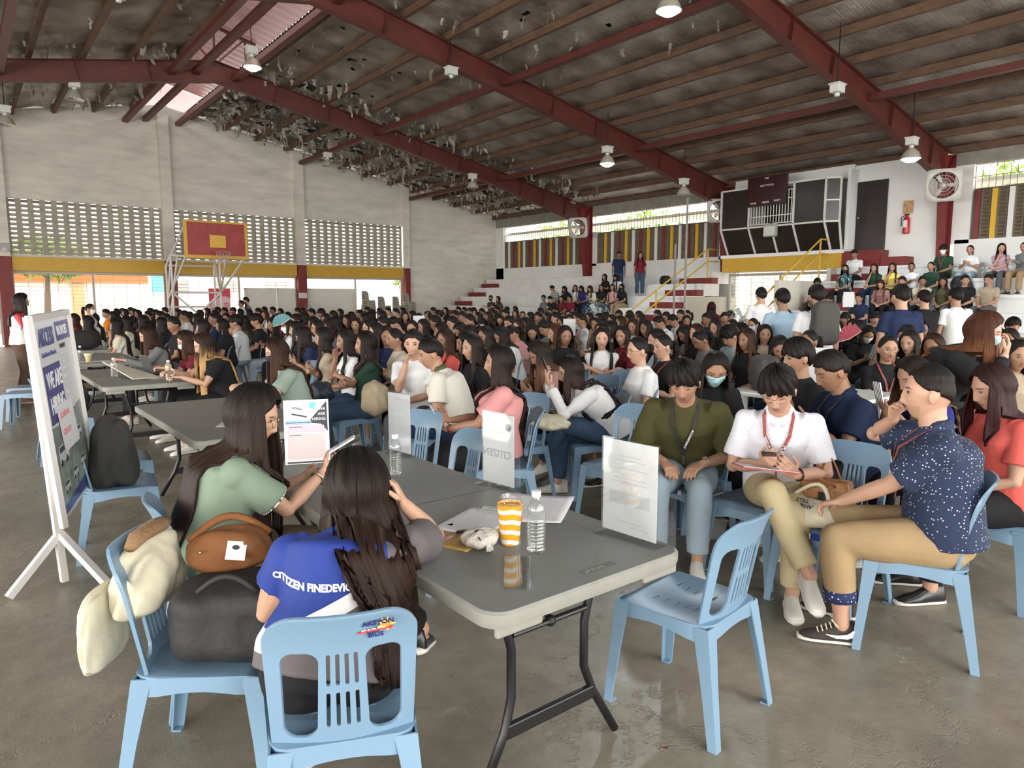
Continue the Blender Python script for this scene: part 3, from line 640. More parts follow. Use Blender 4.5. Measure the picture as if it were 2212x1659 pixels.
def body_mesh(J, sp, vox):
    b = MB(); f = sp.get('f', 0); k = J['k']; X = J['X']; br = sp.get('broad', 1)
    r = [(.155, .10), (.125, .088), (.135, .10), (.15, .095), (.10, .06)] if f else [(.155, .105), (.14, .10), (.16, .115), (.175, .10), (.11, .065)]
    ring_loft(b, [(J['P']-J['d1']*.06, J['d1'], r[0][0]*.7*br, r[0][1]*.8, X), (J['P'], J['d1'], r[0][0]*br, r[0][1], X), (J['W'], J['d1'], r[1][0]*br, r[1][1]*br, X), (J['C'], J['d2'], r[2][0]*br, r[2][1]*br, X), (J['N']-J['d2']*.075, J['d2'], r[3][0]*br*.86, r[3][1]*.8, X), (J['N']-J['d2']*.04, J['d2'], .09, .055, X), (J['N']-J['d2']*.01, J['d2'], .052, .05, X)], 20)
    nr = .046 if f else .057
    limb(b, [J['N']-J['d2']*.03, J['HB'], J['H']+J['MH']@Vector((0, -.022, -.05))], [nr*1.15, nr, nr*.95], 16)
    add_head(b, J, f)
    q = .88 if f else 1.0
    for s, sg in (('R', 1), ('L', -1)):
        S, E, W_ = J['S'+s], J['E'+s], J['w'+s]; m1 = E.lerp(W_, .35)
        limb(b, [S, S.lerp(E, .5), E, m1, W_], [.052*q*br, .047*q*br, .038*q, .038*q, .025*q], 14)
        add_hand(b, W_, J['hd'+s], J['hn'+s], sg, J['curl'+s], .92 if f else 1.0)
        h, kn, an = J['hip'+s], J['knee'+s], J['an'+s]
        limb(b, [h, h.lerp(kn, .5), kn, kn.lerp(an, .35), an.lerp(kn, .12), an], [.085*br, .07*br, .054, .052, .036, .036], 14)
        t = J['toe'+s]; b.tube([an+Vector((0, 0, -.035))-t*.05, an+Vector((0, 0, -.045))+t*.05, an+Vector((0, 0, -.058))+t*.12], [(.026, .028), (.026, .02), (.02, .010)], 10)
    me = bake(b.mesh('body', []), [('REMESH', dict(mode='VOXEL', voxel_size=vox, adaptivity=0.0)), ('SMOOTH', dict(factor=.5, iterations=2 if vox < .006 else 1))])
    me.name = 'body'; n = len(me.vertices); co = np.empty(n*3, np.float32); me.vertices.foreach_get('co', co); co = co.reshape(-1, 3)
    L = (co-np.array(J['H']))@np.array(J['MH'])/(HS if f else HM); x, y, z = L[:, 0], L[:, 1], L[:, 2]; ax = np.abs(x); fr = (y > .03)&(y < .122)&(np.abs(z) < .12)&(ax < .08)&(~((y > .108)&(ax > .016)))
    col = np.zeros((n, 4), np.float32)
    def put(dist, c, a=1.0, soft=.35):
        al = np.clip((1-dist)/soft, 0, 1)*a*fr; 
        for i in range(3): col[:, i] = np.where(al > col[:, 3]*.0+.02, c[i]*al+col[:, i]*(1-al), col[:, i])
        col[:, 3] = np.maximum(col[:, 3], al)
    e = max(vox*.45, .002)
    put(np.hypot(x/.025, (z+.070)/(.0095+e*.3)), (.40, .12, .10) if not f else (.42, .09, .09), .85)
    put(np.hypot((ax-.010)/.005, (z+.050)/.003), (.10, .04, .03), .7)
    if sp.get('eyes', 'open') == 'open':
        put(np.hypot((ax-.032)/.0155, (z-.002)/(.0052+e*.5)), (.015, .01, .01), .95, .3)
        put(np.hypot((ax-.032)/.0125, (z-.001)/(.0036+e*.25)), (.62, .58, .55), .9, .3); 
        d = np.hypot((ax-.032), (z-.002)); al = (d < .0052+e*.3)*fr; col[al, :3] = (.012, .007, .005); col[al, 3] = 1
    else: put(np.hypot((ax-.032)/.016, (z+.003+40*(ax-.032)**2*0)/(.0028+e*.5)), (.03, .018, .015), .9)
    bz = .0215-5.5*(ax-.030)**2
    put(np.hypot((ax-.033)/.022, (z-bz)/(.0036+e*.45)), (.02, .013, .010), .85)
    if sp.get('beard'):
        put(np.hypot(x/.024, (z+.058)/.0055), (.03, .02, .018), .75); put(np.hypot(x/.016, (z+.098)/.012), (.04, .025, .02), .6)
        al = ((z < -.055)&(z > -.112)&fr)*.16; col[:, 3] = np.where(col[:, 3] < al, al, col[:, 3])
    if f: put(np.hypot((ax-.045)/.018, (z+.03)/.016), (.55, .25, .19), .22, .9)
    a = me.attributes.new('feat', 'FLOAT_COLOR', 'POINT'); a.data.foreach_set('color', col.ravel())
    me.polygons.foreach_set('use_smooth', [True]*len(me.polygons)); me.materials.append(None); return me
def fold(me, amp, s, seed=0):
    n = len(me.vertices); co = np.empty(n*3, np.float32); me.vertices.foreach_get('co', co); c = co.reshape(-1, 3); nr = np.empty(n*3, np.float32); me.vertices.foreach_get('normal', nr); nr = nr.reshape(-1, 3)
    x, y, z = c[:, 0], c[:, 1], c[:, 2]
    d = np.sin(18*s*z+9*x+3*np.sin(11*y+seed)+seed)*.5+np.sin(31*s*z-17*x+13*y+2*seed+2*np.sin(8*x))*.35+np.sin(25*x+19*y+7*z+seed)*.3
    c += nr*(d*amp)[:, None]; me.vertices.foreach_set('co', c.ravel()); me.update(); return me
def shirt_mesh(J, sp, vox=.011):
    b = MB(); f = sp.get('f', 0); X = J['X']; br = sp.get('broad', 1); g = sp.get('loose', .018); st = sp.get('stand', 0)
    r = [(.165, .115), (.13, .10), (.142, .118), (.15, .10)] if f else [(.165, .12), (.155, .115), (.17, .125), (.178, .105)]
    r = [(a*br+g, c*br+g) for a, c in r]; hem = sp.get('hem', .02 if not st else .06)
    ring_loft(b, [(J['P']-J['d1']*hem+Vector((0, -.01, 0)), J['d1'], r[0][0], r[0][1], X), (J['P']+J['d1']*.05, J['d1'], r[0][0], r[0][1], X), (J['W'], J['d1'], r[1][0], r[1][1], X), (J['C']+Vector((0, .012*f, 0)), J['d2'], r[2][0], r[2][1], X), (J['N']-J['d2']*.075, J['d2'], r[3][0]*.97, r[3][1], X), (J['N']-J['d2']*.03, J['d2'], .118+g*.3, .082, X), (J['N']+J['d2']*.005, J['d2'], .074, .066, X), (J['N']+J['d2']*.02, J['d2'], .064, .058, X)], 24)
    sl = sp.get('sleeve', 'short'); q = .9 if f else 1.0
    for s, sg in (('R', 1), ('L', -1)):
        S, E, W_ = J['S'+s], J['E'+s], J['w'+s]; S0 = S-X*sg*.06+J['d2']*.022
        if sl == 'none': b.sphere(S-X*sg*.01, .058*q*br, 14, 10); continue
        if sl == 'short': e = S.lerp(E, sp.get('slen', .68)); pts = [S0, S, S.lerp(E, .35), e]; rs = [.05*q*br, .055*q*br+g*.3, .056*q*br+g*.4, .056*q*br+g*.65]
        else: e = E.lerp(W_, .93 if sl == 'long' else .45); pts = [S0, S, S.lerp(E, .5), E, e]; rs = [.05*q*br, .055*q*br+g*.4, .053*q*br+g*.5, .05*q+g*.3, .036*q+g*.2]
        b.tube(pts, rs, 16); b.sphere(S, rs[1]*.99, 16, 10)
        if sl != 'short': b.sphere(E, rs[3]*.99, 14, 8)
    me = bake(b.mesh('shirt', []), [('REMESH', dict(mode='VOXEL', voxel_size=vox, adaptivity=0.0)), ('SMOOTH', dict(factor=.5, iterations=3))])
    me.name = 'shirt'; fold(me, .0042, 1.0, sp.get('seed', 1)); me.polygons.foreach_set('use_smooth', [True]*len(me.polygons)); me.materials.append(None); return me
def trouser_mesh(J, sp, vox=.012):
    b = MB(); br = sp.get('broad', 1); X = J['X']; g = .012; lg = sp.get('leg', 1.0)
    ring_loft(b, [(J['P']-J['d1']*.075, J['d1'], .13*br, .10*br, X), (J['P'], J['d1'], .168*br+g, .115*br+g, X), (J['P']+J['d1']*.09, J['d1'], .15*br+g*.6, .105*br+g*.6, X)], 20)
    for s, sg in (('R', 1), ('L', -1)):
        h, kn, an = J['hip'+s], J['knee'+s], J['an'+s]; e = kn.lerp(an, sp.get('tlen', .90)); wd = sp.get('flare', 1.0)
        limb(b, [h, h.lerp(kn, .5), kn], [.093*br+g, .081*br+g, .062+g], 16); b.tube([kn, kn.lerp(an, .4), e], [.062+g, (.058+g)*wd, (.052+g)*wd], 16)
    me = bake(b.mesh('trousers', []), [('REMESH', dict(mode='VOXEL', voxel_size=vox, adaptivity=0.0)), ('SMOOTH', dict(factor=.5, iterations=2))])
    me.name = 'trousers'; fold(me, .0045, .8, 5); me.polygons.foreach_set('use_smooth', [True]*len(me.polygons)); me.materials.append(None); return me
def shoe_mesh(J, s, kind='sneaker'):
    b = MB(); an, t = J['an'+s], J['toe'+s]; up = Vector((0, 0, 1)); x = t.cross(up).normalized(); up = x.cross(t); o = an-up*.085
    prof = [(-.075, .026, .10), (-.06, .034, .105), (-.02, .036, .115 if kind == 'sneaker' else .06), (.03, .037, .09 if kind == 'sneaker' else .05), (.08, .042, .062 if kind == 'sneaker' else .04), (.13, .043, .048), (.165, .034, .038), (.185, .016, .028)]
    n = 14
    for base, mi in ((0, 0), (1, 1)):
        vs = []; b.mi = mi
        for y, wd, h in prof:
            for j in range(n):
                a = 2*math.pi*j/n
                if base == 0: px = wd*math.cos(a); pz = .02+max(0, (h-.02)*math.sin(a)) if math.sin(a) > 0 else .02+.008*math.sin(a)
                else: px = (wd+.005)*math.cos(a); pz = .012+.014*math.sin(a)
                vs.append(o+t*(y*(1.04 if base else 1))+x*px+up*pz)
        k = len(prof); b.add(vs, [(i*n+j, i*n+(j+1) % n, (i+1)*n+(j+1) % n, (i+1)*n+j) for i in range(k-1) for j in range(n)]+[tuple(range(n))[::-1], tuple((k-1)*n+j for j in range(n))])
    me = b.mesh('shoe', [m_shoew, m_sole], smooth=True); return me
def hair_mesh(J, sp, cols=64, shirt=None):
    bvh = BVHTree.FromPolygons([v.co.copy() for v in shirt.vertices], [tuple(p.vertices) for p in shirt.polygons]) if shirt and sp.get('hair', 'long') in ('long', 'bob', 'wavy', 'shoulder') else None
    f = sp.get('f', 0); st = sp.get('hair', 'long' if f else 'short'); k = HS if f else HM; M = np.array(J['MH']); H = np.array(J['H']); rg = random.Random(sp.get('seed', 1)*13+5); ph = [rg.uniform(0, 6.28) for _ in range(8)]
    az = np.linspace(-math.pi, math.pi, cols, endpoint=False); A = np.abs(az)
    cl = lambda a: (np.sin(a*9+ph[0])+np.sin(a*17+ph[1])*.8+np.sin(a*29+ph[2])*.6+np.sin(a*43+ph[3])*.4)/2.8
    if st == 'short': fr, sd, bk, th = 60, 84, 118, .018
    elif st == 'crop': fr, sd, bk, th = 50, 78, 112, .006
    elif st == 'mop': fr, sd, bk, th = 76, 92, 120, .024
    elif st in ('bun', 'pony', 'cap'): fr, sd, bk, th = 52, 84, 118, .008
    else: fr, sd, bk, th = 54, 88, 122, .021
    th *= sp.get('vol', 1.0)
    thm = np.interp(A, [0, R(35), R(75), R(110), math.pi], [fr, fr+3, sd, sd+14, bk]); 
    if st in ('short', 'mop', 'crop'): thm = thm+cl(az)*(7 if st == 'mop' else 4)*(A < R(60)); thm = np.where((A > R(78))&(A < R(112)), np.minimum(thm, 84), thm)
    if sp.get('part') or f: thm = np.where(A < R(30), thm-6+0*A, thm)
    rows = 12; P = []; UV = []
    longst = st in ('long', 'bob', 'wavy', 'shoulder'); L = {'long': .42, 'bob': .13, 'wavy': .36, 'shoulder': .24}.get(st, 0)*sp.get('hl', 1.0)
    az0 = R(sp.get('az0', 58)); ex = 14 if longst else 0
    grid = []
    for i in range(rows+1):
        T = np.radians(thm)*i/rows; x = np.sin(T)*np.sin(az); y = np.sin(T)*np.cos(az); z = np.cos(T)
        e = th*(1-.55*(i/rows)**4 if not longst else 1)*(1+.16*cl(az+.05*i)*(i > 2))
        if st == 'mop': e = e+.006*np.sin(az*13+i*.9+ph[4])
        if st == 'crop': e = np.where(T > R(62), .0028, e+.006)
        X, Y, Z = skull(x, y, z, e, f, False); grid.append(np.stack([X, Y, Z], 1)*k)
    W = [g@M.T+H for g in grid]
    if longst:
        last = W[-1].copy(); tz = J['N'][2]; cx, cy = J['C'][0], J['C'][1]
        Lk = L*(1+.10*cl(az*1.3)); out = (W[-1]-H); out[:, 2] = 0; out /= (np.linalg.norm(out, axis=1)[:, None]+1e-6)
        sup = np.array(J['d2']); 
        for j in range(1, ex+1):
            t = j/ex; p = last.copy(); p[:, 2] -= Lk*t; wav = (.012 if st != 'wavy' else .02)*np.sin(az*7+t*5+ph[6])
            bell = .022*math.sin(min(1, t*1.6)*math.pi*.5)-(.02 if st == 'bob' else .0)*t*t
            p += out*(bell+wav*t)[:, None]
            if sp.get('sweep'):
                Xa = np.array(J['X']); la = (p-np.array(J['N']))@Xa; p += Xa[None, :]*((sp['sweep']-.38*la)*min(1, t*1.5)*(A > R(82)))[:, None]
            if bvh is not None:   # lay the strands over the back or the chest of the clothes
                for q_ in range(cols):
                    if A[q_] < az0-.2: continue
                    pz = Vector(p[q_]); tt_ = (pz.z-J['W'].z)/max(.05, J['N'].z-J['W'].z); ax_ = J['W'].lerp(J['N'], min(1.0, tt_)) if tt_ > 0 else J['W']+(J['P']-J['W'])*min(1.2, -tt_)
                    fw_ = Vector((-J['X'].y, J['X'].x, 0)); dr_ = fw_ if A[q_] < R(82) else -fw_; o_ = ax_+J['X']*(pz-ax_).dot(J['X']); o_.z = pz.z
                    lo_, no_, ix_, di_ = bvh.ray_cast(o_, dr_, .35)
                    if lo_ is not None and no_.dot(dr_) > 0:
                        gap = (lo_-o_).dot(dr_)+.018-(pz-o_).dot(dr_)
                        if gap > 0: p[q_] += np.array(dr_*min(gap, .35))
                    pz = Vector(p[q_]); lo_, no_, ix_, di_ = bvh.find_nearest(pz, .07)
                    if lo_ is not None and (pz-lo_).dot(no_) < .017: p[q_] = np.array(lo_+no_*.017)
            W.append(p)
    n = cols; V = np.concatenate(W); F = []
    tot = len(W)
    for i in range(tot-1):
        for j in range(n):
            j2 = (j+1) % n
            if i >= rows and (A[j] < az0 or A[j2] < az0): continue
            if i >= rows+4 and ((A[j] < R(82)) != (A[j2] < R(82))): continue
            F.append((i*n+j, i*n+j2, (i+1)*n+j2, (i+1)*n+j))
    me0 = bpy.data.meshes.new('hair'); me0.from_pydata(V.tolist(), [], F); uvl = me0.uv_layers.new(name='strand')
    lv = np.empty(len(me0.loops), np.int32); me0.loops.foreach_get('vertex_index', lv); uu = (lv % n)/n; vv = (lv//n)/max(1, rows+14)
    uvl.data.foreach_set('uv', np.stack([uu, vv], 1).astype(np.float32).ravel()); me0.polygons.foreach_set('use_smooth', [True]*len(me0.polygons))
    me = bake(me0, [('WELD', dict(merge_threshold=.0006)), ('SOLIDIFY', dict(thickness=.011, offset=-1.0))])
    if st in ('bun', 'pony', 'cap'):
        b = MB(); Hh = J['H']; Mh = J['MH']
        if st == 'bun': b.sphere(Hh+Mh@Vector((0, -.115, .01)), (.042, .036, .042), 18, 12, Mh)
        elif st == 'pony':
            p = Hh+Mh@Vector((0, -.10, .03)); pts = [p, p+Vector((0, 0, 0))+Mh@Vector((0, -.04, 0)), p+Mh@Vector((0, -.05, -.08)), p+Mh@Vector((0, -.04, -.0))+Vector((0, -.01, -.2)), p+Mh@Vector((0, -.03, 0))+Vector((0, -.01, -.30))]
            b.tube(pts, [.018, .03, .036, .03, .008], 16)
        if b.v:
            m2 = b.mesh('x', []); m2.uv_layers.new(name='strand'); bm = bmesh.new(); bm.from_mesh(me); bm.from_mesh(m2); bm.to_mesh(me); bm.free()
    me.name = 'hair'; me.polygons.foreach_set('use_smooth', [True]*len(me.polygons)); me.materials.clear(); me.materials.append(None); return me
def patch(J, f, u0, u1, v0, v1, ext, nu=16, nv=12, th=.002):
    b = []; k = HS if f else HM
    U, Vv = np.meshgrid(np.linspace(u0, u1, nu), np.linspace(v0, v1, nv)); x = np.sin(Vv)*np.sin(U); y = np.sin(Vv)*np.cos(U); z = np.cos(Vv)
    X, Y, Z = skull(x, y, z, ext, f, True); P = np.stack([X.ravel(), Y.ravel(), Z.ravel()], 1)*k@np.array(J['MH']).T+np.array(J['H'])
    F = [(i*nu+j, i*nu+j+1, (i+1)*nu+j+1, (i+1)*nu+j) for i in range(nv-1) for j in range(nu-1)]
    me = bpy.data.meshes.new('patch'); me.from_pydata(P.tolist(), [], F); me.polygons.foreach_set('use_smooth', [True]*len(me.polygons)); me.materials.append(None)
    return bake(me, [('SMOOTH', dict(factor=.5, iterations=3)), ('SOLIDIFY', dict(thickness=th, offset=0))])
def glasses_mesh(J, f):
    b = MB(); M, H = J['MH'], J['H']
    P = lambda x, y, z: H+M@Vector((x, y, z))
    for sg in (1, -1):
        b.tube([P(sg*.033+.0245*math.cos(a), .099-.12*abs(sg*.033+.0245*math.cos(a)), -.002+.021*math.sin(a)) for a in [2*math.pi*i/24 for i in range(24)]], .0014, 6, closed=True)
        b.tube([P(sg*.058, .088, .004), P(sg*.082, .05, .004), P(sg*.083, -.005, .002)], .0013, 6)
    b.tube([P(-.010, .100, 0), P(0, .104, .003), P(.010, .100, 0)], .0014, 6); return b.mesh('glasses', [mat('gold_wire', (.35, .25, .15), .3, metal=.9)])
def chest_pts(J, sp, w=.0):
    g = sp.get('loose', .018); f = sp.get('f', 0); ry = (.118 if f else .125)*sp.get('broad', 1)+g
    X, d1, d2 = J['X'], J['d1'], J['d2']; fw = d2.cross(X)*-1
    fw = Vector((-X.y, X.x, 0)); fw = (fw-d2*fw.dot(d2)).normalized(); return X, d2, fw, ry
def lanyard_mesh(J, sp):
    X, up, fw, ry = chest_pts(J, sp); b = MB(); C, N, W = J['C'], J['N'], J['W']; tip = W.lerp(C, .15)+fw*(ry+.012)
    for sg in (1, -1):
        pts = [N+X*sg*.055+fw*-.03+up*.03, N+X*sg*.075+fw*.045+up*.005, N-up*.06+X*sg*.062+fw*(ry-.012), C+X*sg*.035+fw*(ry+.008), tip]
        vs = []
        for i, p in enumerate(pts):
            t = (pts[min(i+1, 4)]-pts[max(i-1, 0)]).normalized(); s_ = t.cross(fw).normalized()*.0085; vs += [p-s_, p+s_, p+s_+fw*.0025, p-s_+fw*.0025]
        b.add(vs, [(i*4+j, i*4+(j+1) % 4, i*4+4+(j+1) % 4, i*4+4+j) for i in range(4) for j in range(4)])
    b.bar(tip, tip-Vector((0, 0, 1))*.05+fw*.004, .012, .004); return b.mesh('lanyard', [None])
LANM = {'Y': mat('lanyard_red', (.20, .012, .018), .6, var=.5, vscale=60, color2=(.35, .12, .10)), 'y': mat('lanyard_black', (.02, .02, .02), .6)}
MASKM = {'m': mat('mask_white', (.78, .78, .78), .8), 'M': mat('mask_blue', (.42, .66, .74), .8), 'X': mat('mask_black', (.02, .02, .022), .8)}
CACHE = {}
def cached(key, fn):
    if key not in CACHE: CACHE[key] = fn()
    return CACHE[key]
def person(name, loc, rz, sp, label, group=None, skin=1, top=None, pants=None, hairc='k', vox=.0068, extras='', shoes=None, keys=None):
    J = cached(('J',)+keys['J'], lambda: pose(sp)) if keys else pose(sp)
    g = (lambda kind, fn: cached((kind,)+keys[kind], fn)) if keys else (lambda kind, fn: fn())
    t = empty(name, loc, rz); tag(t, label, 'person', group); f = sp.get('f', 0)
    def put(nm, me, mt):
        o = link(nm, me, t)
        if mt is not None: o.material_slots[0].link = 'OBJECT'; o.material_slots[0].material = mt
        return o
    fine = vox < .006
    put('body', g('body', lambda: body_mesh(J, sp, vox)), SKIN[skin])
    sm_ = g('shirt', lambda: shirt_mesh(J, sp, .0085 if fine else .012 if vox < .009 else .018))
    put('hair', g('hair', lambda: hair_mesh(J, sp, 128 if fine else 64 if vox < .009 else 40, sm_)), HAIR[hairc])
    put('shirt', sm_, top)
    0 and put('shirt', g('shirt', lambda: shirt_mesh(J, sp, .0085 if fine else .012 if vox < .009 else .018)), top)
    if pants: put('trousers', g('legs', lambda: trouser_mesh(J, sp, .012 if vox < .009 else .018)), pants)
    for s in 'RL':
        if shoes != 0:
            o = link('shoe', g('legs'+s, lambda: shoe_mesh(J, s, sp.get('shoe', 'sneaker'))) if not keys else cached(('shoe'+s,)+keys['legs'], lambda: shoe_mesh(J, s)), t)
            if shoes is not None: o.material_slots[0].link = 'OBJECT'; o.material_slots[0].material = shoes
    for c in extras:
        if c in 'mMX': put('face_mask', g('head', lambda: patch(J, f, R(-72), R(72), R(92), R(158), .006)) if not keys else cached(('mask',)+keys['head'], lambda: patch(J, f, R(-72), R(72), R(92), R(158), .006)), MASKM[c])
        if c == 'G': link('glasses', cached(('gl',)+(keys['head'] if keys else (label,)), lambda: glasses_mesh(J, f)), t)
        if c in 'Yy': put('lanyard', cached(('lan',)+(keys['head'] if keys else (label,)), lambda: lanyard_mesh(J, sp)), LANM[c])
        if c == 'C': put('cap', cached(('cap',)+(keys['head'] if keys else (label,)), lambda: cap_mesh(J, f)), sp.get('capm') or TOPM['k'])
    return t, J
def at_(t, rz, p): return Vector(t.location)+Matrix.Rotation(rz, 3, 'Z')@Vector(p)
def cap_mesh(J, f):
    b = MB(); k = HS if f else HM; nu, nv = 28, 9; vs = []
    U, Vv = np.meshgrid(np.linspace(0, 2*math.pi, nu, endpoint=False), np.linspace(0.01, R(72), nv)); X, Y, Z = skull(np.sin(Vv)*np.sin(U), np.sin(Vv)*np.cos(U), np.cos(Vv), .017, f, False)
    P = np.stack([X.ravel(), Y.ravel(), Z.ravel()], 1)*k@np.array(J['MH']).T+np.array(J['H'])
    b.add([tuple(p) for p in P], [(i*nu+j, i*nu+(j+1) % nu, (i+1)*nu+(j+1) % nu, (i+1)*nu+j) for i in range(nv-1) for j in range(nu)])
    q = lambda x, y, z: J['H']+J['MH']@Vector((x, y, z))
    vs = [q(.085*math.sin(a), .06+.0*0+.075*math.cos(a)*1.0+.0, .045-.012*math.cos(a)) for a in np.linspace(-1.35, 1.35, 9)]; vs2 = [q(.085*math.sin(a), .05+.02*math.cos(a), .052) for a in np.linspace(-1.35, 1.35, 9)]
    b.add(vs+vs2, [(i, i+1, 10+i, 9+i) for i in range(8)]); me = b.mesh('cap', [None]); me.polygons.foreach_set('use_smooth', [True]*len(me.polygons)); return bake(me, [('SOLIDIFY', dict(thickness=.003))])
# ---------------------------------------------------------------- chairs
def plastic(name, c): return mat(name, c, rough=.33, spec=.5, var=.06, vscale=3, bump=.03, bscale=30)
m_chair = plastic('light_blue_plastic', (.17, .275, .385)); m_beige = plastic('beige_plastic', (.36, .33, .27))
def chair_meshes(h, m, tagn):
    W, D = .20, .205
    def seat(x, y):
        d = rrect(x, y, 0, 0, W-.012*(y < 0)*(-y/.2), D, .055)
        for k in range(5):
            for sx in (-.075, .075): d = np.maximum(d, -rrect(x, y, sx+.02*(k-2)*np.sign(sx)*.3, -.085+.042*k, .022, .0055, .005))
        return d
    fm = lambda x, y: (x, y, .44-.016*np.exp(-((x/.13)**2+((y+.02)/.15)**2))-.03*np.clip((y-.15)/.055, 0, 1)**2-.006*(np.abs(x)/.2)**4)
    me_s = solid(sdf_plate(seat, -.2, .2, -.205, .205, h, fm, 0, 'seat', m), .007, -1)
    if True: # apron under the seat edge
        b = MB(); n = 48; vs = []
        for i in range(n):
            a = 2*math.pi*i/n; c, s_ = math.cos(a), math.sin(a); p = 5.5; q = (abs(c)**p+abs(s_)**p)**(-1/p); x, y = W*c*q, D*s_*q; z = float(fm(np.array(x), np.array(y))[2])
            arch = .048+.02*(abs(c)*abs(s_)*2)**3
            vs += [(x*.998, y*.998, z-.001), (x*1.012, y*1.012, z-arch), (x*.975, y*.975, z-arch), (x*.96, y*.96, z-.006)]
        b.add(vs, [(4*i+k, 4*((i+1) % n)+k, 4*((i+1) % n)+(k+1) % 4, 4*i+(k+1) % 4) for i in range(n) for k in range(4)])
        ap = b.mesh('apron', m, smooth=True, angle=60); bm = bmesh.new(); bm.from_mesh(me_s); bm.from_mesh(ap); bm.to_mesh(me_s); bm.free()
    H = .405
    def back(x, t):
        hw = .185+.012*np.clip(t/H, 0, 1)-.02*np.clip((t-.3)/.1, 0, 1)**2
        d = rrect(x/hw*.19, t, 0, H/2, .19, H/2, .075)
        d = np.where(t < .1, np.maximum(np.abs(x)-hw, -t), d)
        sp = .052+.016*(1-t/H)
        for sg in (1, -1):
            a = rrect(x, t, sg*(sp+.152)/2, .155, (.152-sp)/2, .135, .035); d = np.maximum(d, -a)
        for k in range(4):
            xs = (k-1.5)*.021*(1+.25*(1-t/H)); d = np.maximum(d, -rrect(x-xs, t, 0, .232, .0052, .05, .004)); d = np.maximum(d, -rrect(x-xs, t, 0, .105, .0052, .055, .004))
        return d
    bm_ = lambda x, t: (x, -.192-.075*(t/.4)-.05*np.clip((t-.25)/.15, 0, 1)**2*.5+1.1*x*x, .435+t*.965)
    me_b = solid(sdf_plate(back, -.2, .2, 0, H, h, bm_, 0, 'backrest', m), .011, 0, .003 if h < .006 else 0)
    legs = []
    for sx in (1, -1):
        for sy in (1, -1):
            b = MB(); top = Vector((sx*.172, sy*.178, .425)); bot = Vector((sx*.205, sy*(.205 if sy > 0 else .245), 0)); vs = []
            for f_ in (0, .12, .5, .95, 1.0):
                c = top.lerp(bot, f_); w_ = .084-.028*f_+.02*(1-f_)**4; t = .006; ix, iy = -sx, -sy
                prof = [(0, 0), (w_*.62, 0), (w_*.62, t), (t, t), (t, w_*.62), (0, w_*.62)]
                vs += [c+Vector((ix*(a-.022), iy*(bb-.022), 0)) for a, bb in prof]
            b.add(vs, [(i*6+j, i*6+(j+1) % 6, (i+1)*6+(j+1) % 6, (i+1)*6+j) for i in range(4) for j in range(6)]+[tuple(range(6)), tuple(24+j for j in range(6))])
            c = bot+Vector((-sx*.0, -sy*.0, .003)); b.box(c+Vector((-sx*.0, -sy*.0, 0)), (.03, .03, .006))
            legs.append(b.mesh('leg', m))
    return me_s, me_b, legs
CHM = chair_meshes(.0046, m_chair, '')
CHL = chair_meshes(.0125, m_chair, 'low')
def make_chair(M, label, loc, rz, group=None):
    t = empty('plastic_chair', loc, rz); tag(t, label, 'chair', group)
    link('seat', M[0], t); link('backrest', M[1], t)
    for l in M[2]: link('leg', l, t)
    return t
m_stkb = mat('sticker_blue', (.02, .03, .16), .4); m_stkw = mat('sticker_white', (.8, .8, .8), .4); m_stkr = mat('sticker_red', (.6, .05, .04), .4); m_stky = mat('sticker_sun_yellow', (.85, .55, .08), .4)
def sticker(ch, x, z, s=1.0, front=False):
    y = -.192-.075*((z-.435)/.386)-.0225*max(0, (z-.69)/.15)**2+1.1*x*x-.019
    t = empty('sticker', (x, y, z)); t.parent = ch; t.rotation_euler = (R(110), 0, R(0)); t.scale = (s, s, s)
    b = MB(); 
    for k in range(9):
        a = 2*math.pi*k/9; c = Vector((.026+.02*math.cos(a), .012+.02*math.sin(a), 0)); d = Vector((math.cos(a), math.sin(a), 0)); p = Vector((-d.y, d.x, 0))*.005
        b.add([c-d*.012-p, c-d*.012+p, c+d*.006], [(0, 1, 2)])
    b.lathe([(0, .0003), (.013, .0003)], (.026, .012, 0), 16); b.build('sun_mark', m_stky, t)
    b = MB(); b.prism([(-.045, -.008), (.034, .004), (.034, .009), (.046, .001), (.034, -.007), (.034, -.003), (-.045, -.014)], .0006); b.build('arrow_mark', m_stkr, t)
    text('sticker_text', 'AKSYON', .020, (-.034, .016, .001), (0, 0, R(6)), m_stkb, t, bold=.0006); text('sticker_text', 'BILIS', .020, (-.02, -.022, .001), (0, 0, R(6)), m_stkb, t, bold=.0006)
    text('sticker_text', 'CITY OF STO. TOMAS', .0062, (-.036, -.004, .0016), (0, 0, R(8)), m_stkw, t); text('sticker_text', 'BATANGAS', .0060, (-.022, -.0115, .0012), (0, 0, R(6)), m_stkb, t)
def edge_label(ch, y=.216):  # paper product label on the seat front
    t = empty('paper_label', (-.03, y, .408)); t.parent = ch; t.rotation_euler = (R(90), 0, R(180))
    b = MB(); b.box((-.045, 0, 0), (.05, .03, .001)); b.build('white_field', m_stkw, t); b = MB(); b.box((.005, 0, 0), (.05, .03, .001)); b.build('blue_field', mat('label_blue', (.02, .05, .30), .4), t)
    b = MB(); b.box((.043, 0, 0), (.026, .03, .001)); b.build('white_field', m_stkw, t)
F = lambda dx, dy: math.atan2(-dx, dy)   # rotation that makes local +Y face (dx, dy)
FW = F(-1, 0)
